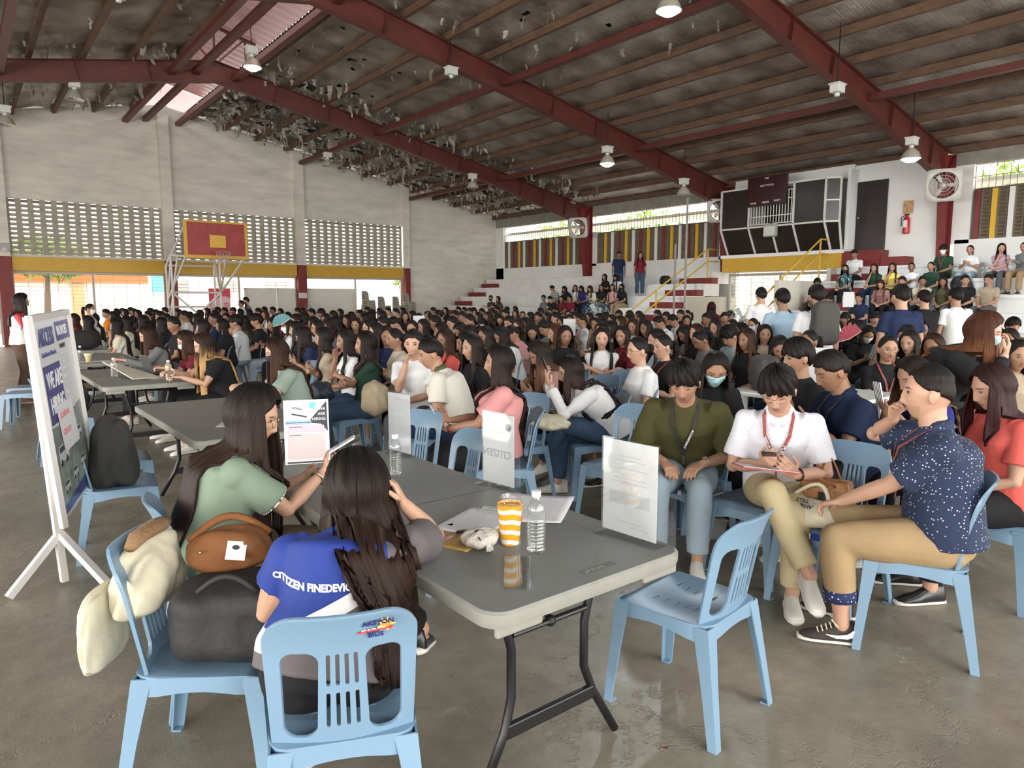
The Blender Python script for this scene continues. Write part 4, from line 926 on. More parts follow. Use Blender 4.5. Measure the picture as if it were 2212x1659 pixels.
CHAIRS = [
 ('light blue plastic chair with sun sticker, back to the camera under the woman in blue', (.80, 1.80), F(.407, .914), 1),
 ('light blue plastic chair at bottom left, holding coats and bags', (.61, 2.36), F(.81, -.58), 0),
 ('light blue plastic chair with round sticker under the woman in pale green', (.80, 2.90), F(1, -.12), 2),
 ('light blue plastic chair left of the second table with a dark jacket draped on it', (.74, 4.95), F(1, -.15), 0),
 ('light blue plastic chair beyond the jacket chair with empty seat and brown bag strap', (.86, 5.75), F(1, -.1), 0),
 ('light blue plastic chair left of the third table with a black bag on it', (.78, 8.1), F(1, 0), 0),
 ('empty light blue plastic chair alone on the floor right of the big table', (2.17, 1.62), F(-.12, 1), 0),
 ('light blue plastic chair tucked at the far long side of the big table', (2.10, 3.30), FW, 0),
 ('empty slatted light blue chair left of the woman in black and white', (3.42, 4.28), F(-1, -.1), 0),
 ('empty light blue chair left of the young man in olive shirt', (3.62, 3.32), F(-1, -.15), 0),
 ('light blue plastic chair under the woman in black and white blouse', (4.02, 3.98), F(-.85, .5), 0),
 ('light blue plastic chair under the young man in olive shirt', (3.62, 2.72), F(-1, -.1), 3),
 ('light blue plastic chair under the young man in white polo', (3.58, 2.20), F(-1, -.05), 0),
 ('light blue plastic chair holding the brown handbag and cream tote', (3.50, 1.72), FW, 3),
 ('light blue plastic chair under the man in dotted navy shirt', (3.40, 1.27), F(-.38, .92), 3),
 ('light blue plastic chair under the woman in coral blouse', (4.32, 1.22), FW, 0),
 ('light blue plastic chair half hidden behind the white back of the first table sign', (2.25, 4.05), F(-1, -.3), 0),
 ('light blue plastic chair under the woman in pink blouse', (2.96, 3.83), F(-.84, .54), 0),
 ('light blue plastic chair under the man in cream polo', (3.05, 5.05), FW, 0),
 ('light blue plastic chair under the woman in dark green tee with crossed arms', (3.0, 6.35), FW, 0),
 ('light blue plastic chair at the far left behind the banner, nearer of the two', (.58, 10.6), F(-1, .35), 0),
 ('light blue plastic chair at the far left behind the banner, farther of the two', (.68, 11.25), F(-1, .35), 0),
 ('light blue plastic chair with cream bag, behind the white polo man at left', (3.1, 9.05), FW, 0),
 ('light blue plastic chair right of the chair with the hanging cream bag', (3.2, 8.3), FW, 0),
 ('light blue plastic chair in the middle crowd behind the laughing woman, upper of two', (5.4, 5.1), FW, 0),
 ('light blue plastic chair in the middle crowd, lower of two', (4.9, 4.9), FW, 0),
]
for i, (lb, (x, y), rz, stk) in enumerate(CHAIRS):
    near = math.hypot(x, y) < 5.5
    c = make_chair(CHM if near else CHL, lb, (x, y, 0), rz, 'light blue plastic chairs on the floor')
    if stk in (1, 2): sticker(c, .085 if stk == 1 else -.09, .775)
    if stk == 3: edge_label(c)
# stacked beige chairs at the far gate: each is a thing
b = MB()
me_low = CHL[0].copy(); bm = bmesh.new()
for me_ in (CHL[0], CHL[1], *CHL[2]): bm.from_mesh(me_)
bm.to_mesh(me_low); bm.free(); me_low.materials.clear(); me_low.materials.append(m_beige); me_low.name = 'beige_chair'
for si, (x, y, n, lb) in enumerate(((14.0, 27.6, 15, 'leftmost'), (14.75, 27.55, 12, 'second'), (15.5, 27.6, 12, 'third'), (16.1, 27.75, 14, 'rightmost'))):
    for k in range(n):
        o = link('plastic_chair', me_low); o.location = (x+.003*k, y+.004*k, .078*k); o.rotation_euler = (0, 0, F(.3, -1))
        tag(o, 'beige plastic chair in the %s stack by the far gate' % lb if k < n-1 else 'beige plastic chair on top of the %s stack by the far gate' % lb, 'chair', 'beige chairs in the %s stack' % lb)
# ---------------------------------------------------------------- folding tables
m_top = mat('grey_plastic_tabletop', (.165, .17, .162), .42, var=.14, vscale=2.2, bump=.35, bscale=420, spec=.5)
m_side = mat('grey_plastic_edge', (.27, .27, .24), .5, var=.2, vscale=9)
def rounded(x0, x1, y0, y1, r, n=8):
    P = []
    for cx, cy, a0 in ((x1-r, y1-r, 0), (x0+r, y1-r, 90), (x0+r, y0+r, 180), (x1-r, y0+r, 270)):
        P += [(cx+r*math.cos(R(a0+90*k/n)), cy+r*math.sin(R(a0+90*k/n))) for k in range(n+1)]
    return P
def table(label, x0, x1, y0, y1, near=False):
    cx, cy = (x0+x1)/2, (y0+y1)/2; t = empty('folding_table', (cx, cy, 0)); tag(t, label, 'table', 'grey folding tables in a row')
    hx, hy = (x1-x0)/2, (y1-y0)/2; P = rounded(-hx, hx, -hy, hy, .075)
    b = MB(); k = len(P); lev = [(.008, .74), (.0, .733), (.0, .705), (.004, .692)]; vs = []
    for ins, z in lev: vs += [(px*(1-ins/hx), py*(1-ins/hy), z-(.0 if z > .7 else .018*(1-min(1, abs(px)/hx*1.0)**6)*0)) for px, py in P]
    b.mi = 0; b.add(vs[:k], [tuple(range(k))]); b.mi = 1; o = len(b.v); b.add(vs, [(i*k+(j+1) % k, i*k+j, (i+1)*k+j, (i+1)*k+(j+1) % k) for i in range(3) for j in range(k)]+[tuple(3*k+j for j in range(k))[::-1]])
    b.build('tabletop', [m_top, m_side], t, smooth=True, angle=35)
    b = MB(); b.box((0, 0, .7395), (2*hx-.02, .004, .0016)); b.build('fold_seam', m_blk, t)
    for sg in (1, -1):
        # moulded skirt deeper at the corners
        b = MB(); yy = sg*(hy-.028)
        for sx in (1, -1): b = MB(); b.span((sx*(hx-.03), yy-.01, .66), (sx*(hx-.20), yy+.01, .70)); bevel(b.build('skirt', m_side, t), .008)
        L = MB() 
        for sx in (1, -1):
            yb = sg*(hy-.24); pts = [(sx*.20, yb, .70), (sx*.20, yb+sg*.0, .60), (sx*.165, yb, .47), (sx*.165, yb, .30), (sx*.20, yb+sg*.01, .20), (sx*.31, yb+sg*.02, .012)]
            L2 = MB(); L2.tube(pts, .0155, 14); L2.build('leg', m_blk, t, smooth=True)
        b = MB(); yb = sg*(hy-.235); b.box((0, yb+sg*.008, .20), (.40, .022, .05)); bevel(b.build('crossbar', m_blk, t), .006)
        b = MB(); b.tube([(-.165, yb, .52), (.165, yb, .52)], .011, 10); b.tube([(0, yb, .52), (0, yb-sg*.2, .68)], .011, 10); b.sphere((0, yb, .52), .02, 12, 8); b.build('brace', m_blk, t)
        if near and sg < 0:
            t2 = empty('brand_plate', (-.05, yb-.006, .20)); t2.parent = t; t2.rotation_euler = (R(90), 0, 0)
            b = MB(); b.box((.05, 0, 0), (.11, .026, .001)); b.build('plate_border', m_stkw, t2); b = MB(); b.box((.05, 0, .0006), (.106, .022, .001)); b.build('plate_field', m_blk, t2)
            text('plate_text', 'LIFETIME', .019, (.004, .0005, .0014), (0, 0, 0), m_stkw, t2)
    if near:
        t2 = empty('moulded_logo', (hx-.36, -hy+.075, .7405)); t2.parent = t
        b = MB(); b.box((0, 0, 0), (.15, .03, .0008)); b.build('logo_field', mat('logo_recess', (.10, .10, .095), .5), t2); text('logo_text', 'LIFETIME', .022, (-.06, 0, .0006), (0, 0, 0), m_side, t2)
    return t
table('grey folding table nearest the camera with signs, cup and bottle on it', 1.07, 1.91, 1.43, 3.50, True)
table('second grey folding table behind the woman in pale green, with papers', 1.06, 1.93, 4.40, 6.27, True)
table('third grey folding table with a cream board and water bottles', 1.05, 1.93, 7.72, 9.75)
table('fourth grey folding table, in front of the women in cream uniforms', 1.1, 2.0, 10.7, 12.6)
table('farthest grey folding table carrying the black handbag', 1.15, 2.05, 13.4, 15.3)
b = MB(); b.span((-1.0, 12.3, .02), (.28, 13.2, .74)); o = bevel(b.build('covered_desk', mat('grey_cloth_desk', (.24, .235, .20), .9, bump=.2)), .01); tag(o, 'grey covered desk at the far left edge beside the presenter', 'desk')
def clear(name, a): # thin clear plastic: mostly see-through, with a gloss
    m = bpy.data.materials.new(name); m.use_nodes = True; nt = m.node_tree; nt.nodes.remove(nt.nodes['Principled BSDF']); N = nt.nodes.new; Lk = nt.links.new; p = N('ShaderNodeBsdfGlossy'); p.inputs['Roughness'].default_value = .05; p.inputs['Color'].default_value = (.9, .93, .93, 1)
    tr = N('ShaderNodeBsdfTransparent'); tr.inputs[0].default_value = (.97, .98, .98, 1); mx = N('ShaderNodeMixShader'); fr = N('ShaderNodeLayerWeight'); fr.inputs[0].default_value = .35
    ma = N('ShaderNodeMath'); ma.operation = 'MULTIPLY_ADD'; Lk(fr.outputs['Fresnel'], ma.inputs[0]); ma.inputs[1].default_value = .24; ma.inputs[2].default_value = a; ma.use_clamp = True
    Lk(ma.outputs[0], mx.inputs[0]); Lk(tr.outputs[0], mx.inputs[1]); Lk(p.outputs[0], mx.inputs[2]); Lk(mx.outputs[0], nt.nodes['Material Output'].inputs[0]); return m
# ---------------------------------------------------------------- things on the big table
m_acr = clear('clear_acrylic', .02); m_paper = mat('white_paper', (.60, .60, .615), .7); m_ink = mat('faint_ink', (.50, .50, .52), .8); m_txt = mat('black_ink', (.03, .03, .04), .7)
TZ0 = .7402
def sign_holder(label, c, d, w_, h, paper=True):
    d = Vector(d).normalized(); rz = math.atan2(d.y, d.x); t = empty('sign_holder', (c[0], c[1], TZ0), rz); tag(t, label, 'sign', 'clear acrylic sign holders on the big table')
    for yy in (-.004, .004):
        b = MB(); b.box((0, yy, .012+h/2), (w_, .0028, h)); b.build('acrylic_panel', m_acr, t)
    b = MB(); b.box((0, 0, .002), (w_+.02, .09, .003)); b.build('acrylic_foot', m_acr, t)
    if paper:
        b = MB(); b.box((0, 0, .016+h*.485), (w_-.008, .0012, h*.97)); b.build('paper_sheet', m_paper, t)
    return t
s3 = sign_holder('sign holder with plain white sheet at the right end of the big table', (1.828, 1.626), (.06, -1), .25, .35)
s2 = sign_holder('sign holder showing a mirrored company name, middle of the table far side', (1.885, 2.47), (.1, -1), .215, .335)
s1 = sign_holder('white sign holder farthest down the big table', (1.865, 3.345), (.12, -1), .21, .335)
s4 = sign_holder('empty clear sign holder standing edge-on beside the cup', (1.33, 1.64), (.62, .785), .25, .33, False)
yb = -.0075
fr = (R(90), 0, 0)
# printed sides face the crowd; what shows through is faint and mirrored
for s_, lines in ((s3, [(.0, .30, .10), (.0, .285, .14), (.02, .255, .12), (.0, .22, .16), (.0, .205, .16), (0, .06, .12), (.05, .045, .08)]), (s2, [(-.02, .30, .09), (-.02, .29, .09), (0, .265, .14), (0, .255, .15)]), (s1, [(0, .31, .1), (0, .1, .12)])):
    b = MB()
    for x, z, w_ in lines: b.box((x, -.0014, z), (w_, .0004, .0035))
    if s_ is s3: b.box((0, -.0014, .145), (.18, .0004, .045))
    b.build('printed_lines', mat('show_through_ink', (.49, .49, .505), .8), s_)
o = text('mirrored_text', 'CITIZEN', .05, (.085, -.0016, .155), (R(90), 0, 0), mat('logo_ink', (.33, .33, .34), .8), s2); o.scale = (-1, 1, 1)
b = MB(); b.lathe([(0, 0), (.02, 0)], (0, 0, 0), 5); o = b.build('emblem', mat('logo_ink', (.5, .5, .5)), s2); o.location = (.065, -.0018, .285); o.rotation_euler = (R(90), 0, 0)
# the hiring flyer
t = empty('hiring_flyer', (1.375, 3.44, TZ0), math.atan2(-.12, .16)+0.0); tag(t, 'upright white flyer reading WE ARE HIRING on the big table far end', 'flyer'); t.rotation_euler = (R(-4), 0, math.atan2(-.12, .16)+.25)
b = MB(); b.box((0, 0, .17), (.225, .003, .335)); b.build('sheet', m_paper, t)
def fl(name, pts, c, y=-.0022):
    b = MB(); b.add([(x-.1125, y, z) for x, z in pts], [tuple(range(len(pts)))]); b.build(name, mat('print_'+name, c, .6), t)
fl('sky_photo', [(.008, .23), (.008, .325), (.165, .325), (.125, .23)], (.50, .56, .62)); fl('sky_blue', [(.13, .325), (.165, .325), (.15, .285), (.125, .30)], (.15, .45, .65), -.0026)
fl('building', [(.012, .24), (.03, .32), (.12, .275), (.115, .235)], (.52, .50, .50), -.0028); fl('dark_corner', [(.132, .235), (.215, .328), (.218, .17), (.185, .21), (.14, .215)], (.03, .035, .045), -.0026)
fl('windows', [(.04, .262), (.04, .27), (.115, .252), (.115, .245)], (.02, .02, .03), -.003); fl('heading_bar', [(.008, .208), (.008, .232), (.13, .232), (.138, .222), (.13, .208)], (.30, .42, .60), -.003)
fl('pink_box', [(.02, .168), (.02, .203), (.20, .203), (.20, .168)], (.70, .42, .50), -.003); fl('lilac_box', [(.018, .03), (.018, .162), (.20, .162), (.205, .03)], (.58, .46, .46), -.0028); fl('foot_bar', [(.012, .008), (.012, .016), (.215, .016), (.215, .008)], (.03, .03, .04), -.003)
for q, (tx, x, z) in enumerate((('WE', .195, .288), ('ARE', .195, .262), ('HIRING', .198, .236))): text('flyer_text', tx, .021, (x-.1125+.012, -.0034, z), (R(90), 0, 0), m_stkw, t, align='RIGHT')
text('flyer_text', 'CITIZEN', .014, (-.072, -.0034, .300), (R(90), R(14), 0), m_txt, t); text('flyer_text', 'PRODUCTION CONTROL ENGINEER', .0075, (-.1, -.0034, .220), (R(90), 0, 0), m_txt, t, bold=.0001)
text('flyer_text', 'BASIC QUALIFICATION', .006, (-.085, -.0034, .197), (R(90), 0, 0), m_txt, t); text('flyer_text', 'JOB RESPONSIBILITY', .0065, (-.085, -.0034, .154), (R(90), 0, 0), m_txt, t)
b = MB(); rr = random.Random(4)
for k in range(15): b.box((-.005-.0+rr.uniform(-.02, .0), -.0032, .145-.0072*k), (rr.uniform(.08, .15), .0003, .0018))
for k in range(4): b.box((-.05, -.0034, .19-.006*k), (.06, .0003, .0018)); b.box((.04, -.0034, .192-.006*k), (.06, .0003, .0018))
b.build('printed_lines', m_ink, t)
# cup, bottles, burger, papers, clipboard
def cup(loc, label):
    t = empty('drink_cup', loc); tag(t, label, 'cup')
    m = bpy.data.materials.new('cup_orange_waves'); m.use_nodes = True; nt = m.node_tree; p = nt.nodes['Principled BSDF']; N = nt.nodes.new; Lk = nt.links.new
    tc = N('ShaderNodeTexCoord'); sp = N('ShaderNodeSeparateXYZ'); Lk(tc.outputs['Object'], sp.inputs[0])
    sx = N('ShaderNodeMath'); sx.operation = 'MULTIPLY'; sx.inputs[1].default_value = 75; Lk(sp.outputs[0], sx.inputs[0]); si = N('ShaderNodeMath'); si.operation = 'SINE'; Lk(sx.outputs[0], si.inputs[0])
    ma = N('ShaderNodeMath'); ma.operation = 'MULTIPLY_ADD'; Lk(sp.outputs[2], ma.inputs[0]); ma.inputs[1].default_value = 170; Lk(si.outputs[0], ma.inputs[2]); s2_ = N('ShaderNodeMath'); s2_.operation = 'SINE'; Lk(ma.outputs[0], s2_.inputs[0])
    r = N('ShaderNodeValToRGB'); r.color_ramp.interpolation = 'CONSTANT'; r.color_ramp.elements[0].color = (.78, .36, .02, 1); r.color_ramp.elements[1].color = (.80, .79, .76, 1); r.color_ramp.elements[1].position = .12; mm = N('ShaderNodeMath'); mm.operation = 'MULTIPLY_ADD'; mm.inputs[1].default_value = .5; mm.inputs[2].default_value = .0; Lk(s2_.outputs[0], mm.inputs[0]); Lk(mm.outputs[0], r.inputs[0]); Lk(r.outputs[0], p.inputs['Base Color']); p.inputs['Roughness'].default_value = .45
    b = MB(); b.lathe([(.0, .0), (.031, 0), (.0325, .002), (.044, .14), (.0455, .143), (.044, .145), (.042, .138)], n=36); b.build('paper_cup', m, t, smooth=True, angle=40)
    b = MB(); b.lathe([(.0455, .142), (.0470, .146), (.0455, .151), (.040, .155), (.039, .168), (.034, .172), (0, .172)], n=36); b.build('lid', m_acr, t, smooth=True)
    b = MB(); b.box((.032, -.015, .085), (.004, .022, .02)); b.build('red_badge', m_stkr, t); return t
cup((1.47, 1.86, TZ0), 'orange and white wavy paper cup with clear lid on the big table')
m_pet = clear('clear_bottle_plastic', .06); m_water = mat('drinking_water', (.95, .98, 1), .0, trans=1.0)
def bottle(loc, label, s=1.0, detail=True, tint=None):
    t = empty('water_bottle', loc); tag(t, label, 'bottle', 'water bottles')
    pr = [(0, 0), (.024, 0), (.031, .006)]; z = .012
    while z < .115: pr += [(.0325, z), (.0325, z+.006), (.0300, z+.0085), (.0300, z+.0105)]; z += .0125
    pr += [(.0325, .118), (.0325, .150), (.030, .162), (.020, .182), (.0135, .190), (.0135, .203)]
    b = MB(); b.lathe([(r*s, z*s) for r, z in pr], n=32); b.build('bottle_body', tint or m_pet, t, smooth=True, angle=50)
    b = MB(); b.lathe([(0, .215*s), (.0145*s, .215*s), (.0155*s, .213*s), (.0155*s, .198*s), (.0150*s, .196*s)], n=24); b.build('cap', mat('white_cap', (.85, .85, .85), .4), t, smooth=True, angle=40); return t
bottle((1.485, 1.735, TZ0), 'clear ribbed water bottle right of the orange cup')
bottle((1.62, 2.95, TZ0), 'water bottle behind the raised arm of the woman in blue', .95)
bottle((1.30, 8.65, TZ0), 'water bottle by the cream board on the third table'); bottle((1.70, 7.95, TZ0), 'water bottle near the phone hands on the third table', tint=mat('tea_tinted', (.9, .75, .45), .1, trans=.7)); bottle((1.28, 11.1, TZ0), 'tall clear bottle on the fourth table')
def burger():
    t = empty('wrapped_burger', (1.37, 1.90, TZ0)); tag(t, 'burger wrapped in white paper with brown print on the big table', 'food')
    b = MB(); n, m_ = 40, 24; vs = []; rr = random.Random(5)
    for i in range(m_+1):
        th = math.pi*i/m_
        for j in range(n):
            a = 2*math.pi*j/n; q = 1+.07*math.sin(3*a+1)+.05*math.sin(7*a+2*th)+.03*math.sin(13*a+5*th); r = .062*q*math.sin(th)**.8
            vs.append((r*math.cos(a)*1.1, r*math.sin(a), .031+.031*math.cos(th)*(1+.08*math.sin(5*a+th*3))))
    b.add(vs, [(i*n+j, (i+1)*n+j, (i+1)*n+(j+1) % n, i*n+(j+1) % n) for i in range(m_) for j in range(n)])
    b.add([(-.02, -.055, .03), (-.035, -.085, .012), (-.005, -.085, .008), (.012, -.055, .03), (-.01, -.06, .035)], [(0, 1, 2, 3), (0, 4, 1), (4, 3, 2), (4, 2, 1)])
    b.build('wrapper', mat('greasy_paper', (.66, .62, .55), .6, var=.25, vscale=30, bump=.5, bscale=60), t, smooth=True)
    for (x, y, z, r1, r2, rx, rz) in ((-.012, -.005, .0612, .018, .011, 0, .3), (-.032, -.043, .046, .014, .009, R(48), .9)):
        b = MB(); b.sphere((0, 0, 0), (r1, r2, .0018), 16, 6); o = b.build('brown_print', mat('brown_print', (.08, .02, .015), .6), t); o.location = (x, y, z); o.rotation_euler = (rx, 0, rz)
burger()
def sheet(name, label, c, rz, w_, h, m, z=0, lines=0, cat='paper', group=None, curl=.0):
    t = empty(name, (c[0], c[1], TZ0+z), rz); tag(t, label, cat, group)
    b = MB(); n = 10; vs = []
    for i in range(n+1):
        for j in range(n+1):
            x, y = (i/n-.5)*w_, (j/n-.5)*h; vs.append((x, y, .001+curl*((abs(i/n-.5)*2)**3*(abs(j/n-.5)*2)**2)))
    b.add(vs, [(i*(n+1)+j, (i+1)*(n+1)+j, (i+1)*(n+1)+j+1, i*(n+1)+j+1) for i in range(n) for j in range(n)]); o = b.build('sheet', m, t, smooth=True); md = o.modifiers.new('s', 'SOLIDIFY'); md.thickness = .0008
    if lines:
        b = MB(); rr = random.Random(int(w_*1000))
        for k in range(lines): b.box((rr.uniform(-.02, 0)*w_, h*(.36-.7*k/lines), .0022), (w_*rr.uniform(.5, .85), .0016, .0003))
        b.build('printed_lines', m_ink, t)
    return t
sheet('paper_form', 'large white form spread on the big table behind the cup', (1.80, 2.13), R(38), .37, .30, m_paper, 0, 14, curl=.006)
sheet('folder', 'tan folder under the clipboard on the big table', (1.40, 2.06), R(25), .33, .24, mat('mustard_folder', (.42, .28, .08), .6), 0.0)
t = sheet('clipboard', 'clipboard with white printed page and black pen, middle of the big table', (1.52, 2.12), R(25), .31, .22, m_paper, .004, 6, cat='clipboard')
b = MB(); b.box((.135, .0, .006), (.05, .12, .008)); b.tube([(.12, -.05, .012), (.12, .05, .012)], .004, 8); b.build('clip', mat('grey_clip', (.30, .31, .29), .35), t)
b = MB(); b.lathe([(0, 0), (.016, 0)], (-.09, .07, .0024), 3); b.build('logo_print', m_txt, t)
t = empty('ballpoint_pen', (1.43, 2.02, TZ0+.012), R(-20)); tag(t, 'black ballpoint pen lying on the clipboard', 'pen')
b = MB(); b.tube([(-.07, 0, 0), (-.06, 0, 0), (.055, 0, 0), (.075, 0, -.001)], [.004, .005, .005, .0015], 12); b.build('barrel', m_blk, t, smooth=True); b = MB(); b.box((-.045, 0, .006), (.04, .002, .0015)); b.build('pen_clip', mat('chrome', (.6, .6, .6), .2, metal=1), t)
t = sheet('magazine', 'colourful printed handout beside the elbow of the woman in blue', (1.22, 2.13), R(20), .2, .27, mat('handout_print', (.55, .48, .42), .5, var=.7, vscale=30, color2=(.35, .03, .04)), 0.002, cat='paper')
t = sheet('brochure', 'folded white brochure nearest the camera on the second table', (1.45, 4.95), R(60), .34, .15, mat('brochure_print', (.62, .60, .55), .4, var=.3, vscale=20), 0, 3)
t = sheet('document', 'white document with dark print behind the brochure on the second table', (1.62, 5.25), R(50), .3, .12, m_paper, 0, 4)
sheet('plastic_folder', 'clear plastic folder with papers on the third table', (1.72, 8.35), R(20), .36, .3, m_paper, 0, 3); sheet('paper_sheet', 'white sheets on the fourth table', (1.4, 11.0), R(5), .5, .28, m_paper, 0, 3)
t = empty('cream_board', (1.42, 8.75, TZ0), R(12)); tag(t, 'long cream board leaning across the third table', 'board'); b = MB(); b.prism([(-.14, -.55), (.14, -.55), (.05, .55), (-.03, .55)], .012, Matrix.Rotation(R(6), 4, 'X')@Matrix.Translation((0, 0, .065))); bevel(b.build('panel', mat('cream_board', (.56, .52, .42), .7), t), .002)
t = empty('laptop', (1.78, 8.75, TZ0), R(95)); tag(t, 'open dark laptop on the third table facing the woman in grey blazer', 'laptop')
b = MB(); b.box((0, 0, .008), (.33, .22, .015)); bevel(b.build('base', m_blk, t), .004); b = MB(); b.box((0, .11+.03, .115), (.33, .008, .22), rot=Matrix.Rotation(R(-16), 3, 'X')); bevel(b.build('screen', mat('laptop_lid', (.06, .065, .07), .35), t), .003)
for i, (x, y, lb) in enumerate(((1.35, 10.95, 'on the fourth table near the cream board'), (1.25, 13.7, 'left of the black handbag'))):
    t = empty('drink_cup', (x, y, TZ0)); tag(t, 'small cup with yellow top '+lb, 'cup'); b = MB(); b.lathe([(0, 0), (.03, 0), (.042, .09), (.05, .095), (.05, .115), (0, .12)], n=20); b.build('cup_body', mat('cream_cup', (.75, .62, .35), .5), t, smooth=True)
# ---------------------------------------------------------------- bags, coats
def softbox(name, label, loc, rz, size, m, p=3.2, cat='bag', lump=.04, seed=1, rot=None, taper=.15, parts=()):
    t = empty(name, loc, rz); tag(t, label, cat); b = MB(); n, m_ = 56, 36; vs = []; w_, d, h = size
    for i in range(m_+1):
        th = math.pi*i/m_; ct, st_ = math.cos(th), math.sin(th)
        for j in range(n):
            a = 2*math.pi*j/n; x, y, z = st_*math.cos(a), st_*math.sin(a), ct; q = (abs(x)**p+abs(y)**p+abs(z)**p)**(-1/p)
            x, y, z = x*q, y*q, z*q; nn = 1+lump*(math.sin(4*x+3*z+seed)+math.sin(7*y-5*z+seed*2)*.6+math.sin(11*x+9*y+seed)*.35+math.sin(19*x-13*z)*.2)
            k = 1-taper*(z*.5+.5); vs.append((x*w_/2*nn*k, y*d/2*nn*k, h/2+z*h/2*(1+lump*math.sin(3*x+5*y+seed))))
    b.add(vs, [(i*n+j, (i+1)*n+j, (i+1)*n+(j+1) % n, i*n+(j+1) % n) for i in range(m_) for j in range(n)])
    o = b.build('bag_body' if cat != 'coat' else 'cloth_body', m, t, smooth=True)
    if rot: t.rotation_euler = rot
    return t
def handle(t, name, pts, r, m): 
    b = MB(); b.tube(pts, r, 10); return b.build(name, m, t, smooth=True)
def arc(a, b_, h, n=10, off=(0, 0, 0)):
    a, b_ = Vector(a), Vector(b_); return [a.lerp(b_, i/n)+Vector((0, 0, h*math.sin(math.pi*i/n)))+Vector(off)*math.sin(math.pi*i/n) for i in range(n+1)]
m_canvas = mat('cream_canvas', (.60, .56, .42), .9, bump=.4, bscale=12, var=.1); m_blackbag = mat('black_bag_fabric', (.012, .012, .013), .7, bump=.5, bscale=14); m_rust = mat('rust_brown_canvas', (.20, .075, .02), .85, bump=.4, bscale=14, var=.2); m_tan = mat('tan_leather', (.34, .145, .045), .45, bump=.2, bscale=60, var=.25, vscale=20)
CZ = .445
t = softbox('tote_bag', 'large black bag filling the bottom left chair', (.65, 2.27, CZ), R(-34), (.42, .30, .25), m_blackbag, p=4.2, lump=.035, seed=3, taper=.12); handle(t, 'strap', arc((-.08, -.12, .25), (.10, -.12, .25), .05), .009, m_blackbag)
t = softbox('coat', 'cream coat with brown collar hung over the bottom left chair back', (.44, 2.52, CZ+.12), F(.81, -.58), (.34, .17, .24), m_canvas, cat='coat', lump=.09, seed=7); 
b = MB(); b.tube([(-.12, 0, .255), (-.04, .02, .27), (.05, 0, .262), (.13, .01, .25)], [(.03, .02), (.04, .024), (.035, .02), (.02, .014)], 14); b.build('collar', mat('brown_collar', (.22, .13, .06), .9, bump=.4), t, smooth=True)
t = softbox('coat', 'cream cloth hanging behind the bottom left chair back', (.30, 2.50, .42), F(.81, -.58), (.30, .06, .26), m_canvas, cat='coat', lump=.06, seed=2)
t = softbox('shoulder_bag', 'rust brown canvas bag with a white label on top of the black bag', (.68, 2.42, CZ+.22), R(-18), (.29, .17, .15), m_rust, p=2.6, lump=.05, seed=5)
handle(t, 'strap', arc((-.13, .02, .11), (.13, .02, .11), .06, off=(0, .05, 0)), .014, m_rust)
b = MB(); b.box((0, 0, 0), (.062, .001, .062)); o = b.build('woven_label', m_stkw, t); o.location = (.02, -.086, .095); o.rotation_euler = (R(-28), R(12), 0)
b = MB(); b.sphere((0, 0, 0), (.012, .001, .008), 12, 6); o = b.build('label_emblem', m_txt, t); o.location = (.02, -.0885, .107); o.rotation_euler = (R(-28), R(12), 0)
b = MB(); b.box((0, 0, 0), (.04, .0006, .003)); b.box((0, 0, -.006), (.032, .0006, .002)); o = b.build('label_lines', m_txt, t); o.location = (.02, -.088, .088); o.rotation_euler = (R(-28), R(12), 0)
b = MB(); b.sphere((-.09, -.078, .10), .006, 10, 8); b.build('snap_button', mat('brass', (.6, .5, .3), .3, metal=1), t)
t = softbox('jacket', 'dark grey jacket draped over the chair left of the second table', (.70, 4.93, CZ-.02), F(1, -.15), (.38, .30, .44), mat('charcoal_wool', (.03, .03, .028), .95, bump=.6, bscale=8), cat='coat', lump=.07, seed=9, taper=.35)
t = softbox('handbag', 'brown leather strap bag behind the dark grey jacket', (.72, 5.5, CZ), F(1, 0), (.2, .16, .2), m_tan, lump=.04); handle(t, 'strap', arc((.1, -.02, .2), (.12, -.10, -.02), .02, off=(.13, 0, 0)), (.014), m_tan)
t = softbox('backpack', 'black bag on the chair left of the third table', (.80, 8.05, CZ), 0, (.35, .3, .36), m_blackbag, lump=.06, seed=4)
t = softbox('handbag', 'black handbag standing on the farthest grey table', (1.6, 13.7, TZ0), R(10), (.62, .24, .33), m_blackbag, lump=.04, seed=4); handle(t, 'strap', arc((-.2, 0, .28), (-.36, -.05, .02), .05, off=(-.06, 0, 0)), .01, m_blackbag)
# brown handbag and cream tote on the chair beside the man in the dotted shirt
t = empty('handbag', (3.50, 1.74, CZ+.04), F(-1, 0)); tag(t, 'tan leather handbag with two handles on the chair beside the dotted shirt man', 'bag'); t.rotation_euler = (0, R(4), F(-1, -.15))
b = MB(); vs = []
for z, sx, sy in ((0, .125, .065), (.02, .13, .07), (.12, .125, .06), (.165, .12, .05), (.172, .115, .045), (.168, .108, .038)):
    vs += [(x*sx/.1, y*sy/.1, z) for x, y in rounded(-.1, .1, -.1, .1, .03, 4)]
k = 20; b.add(vs, [(i*k+j, i*k+(j+1) % k, (i+1)*k+(j+1) % k, (i+1)*k+j) for i in range(5) for j in range(k)]+[tuple(range(k))[::-1], tuple(5*k+j for j in range(k))]); b.build('bag_body', m_tan, t, smooth=True, angle=40)
for yy in (.052, -.052): handle(t, 'handle', arc((-.06, yy, .15), (.06, yy, .15), .13 if yy < 0 else .05, off=(0, .0 if yy < 0 else .06, 0)), .005, mat('dark_tan_leather', (.20, .075, .025), .45))
b = MB(); b.box((0, .074, .10), (.035, .006, .045)); b.tube([(0, .08, .12), (.02, .085, .07), (.0, .085, .03)], .008, 8); b.build('black_scarf_tie', m_blackbag, t)
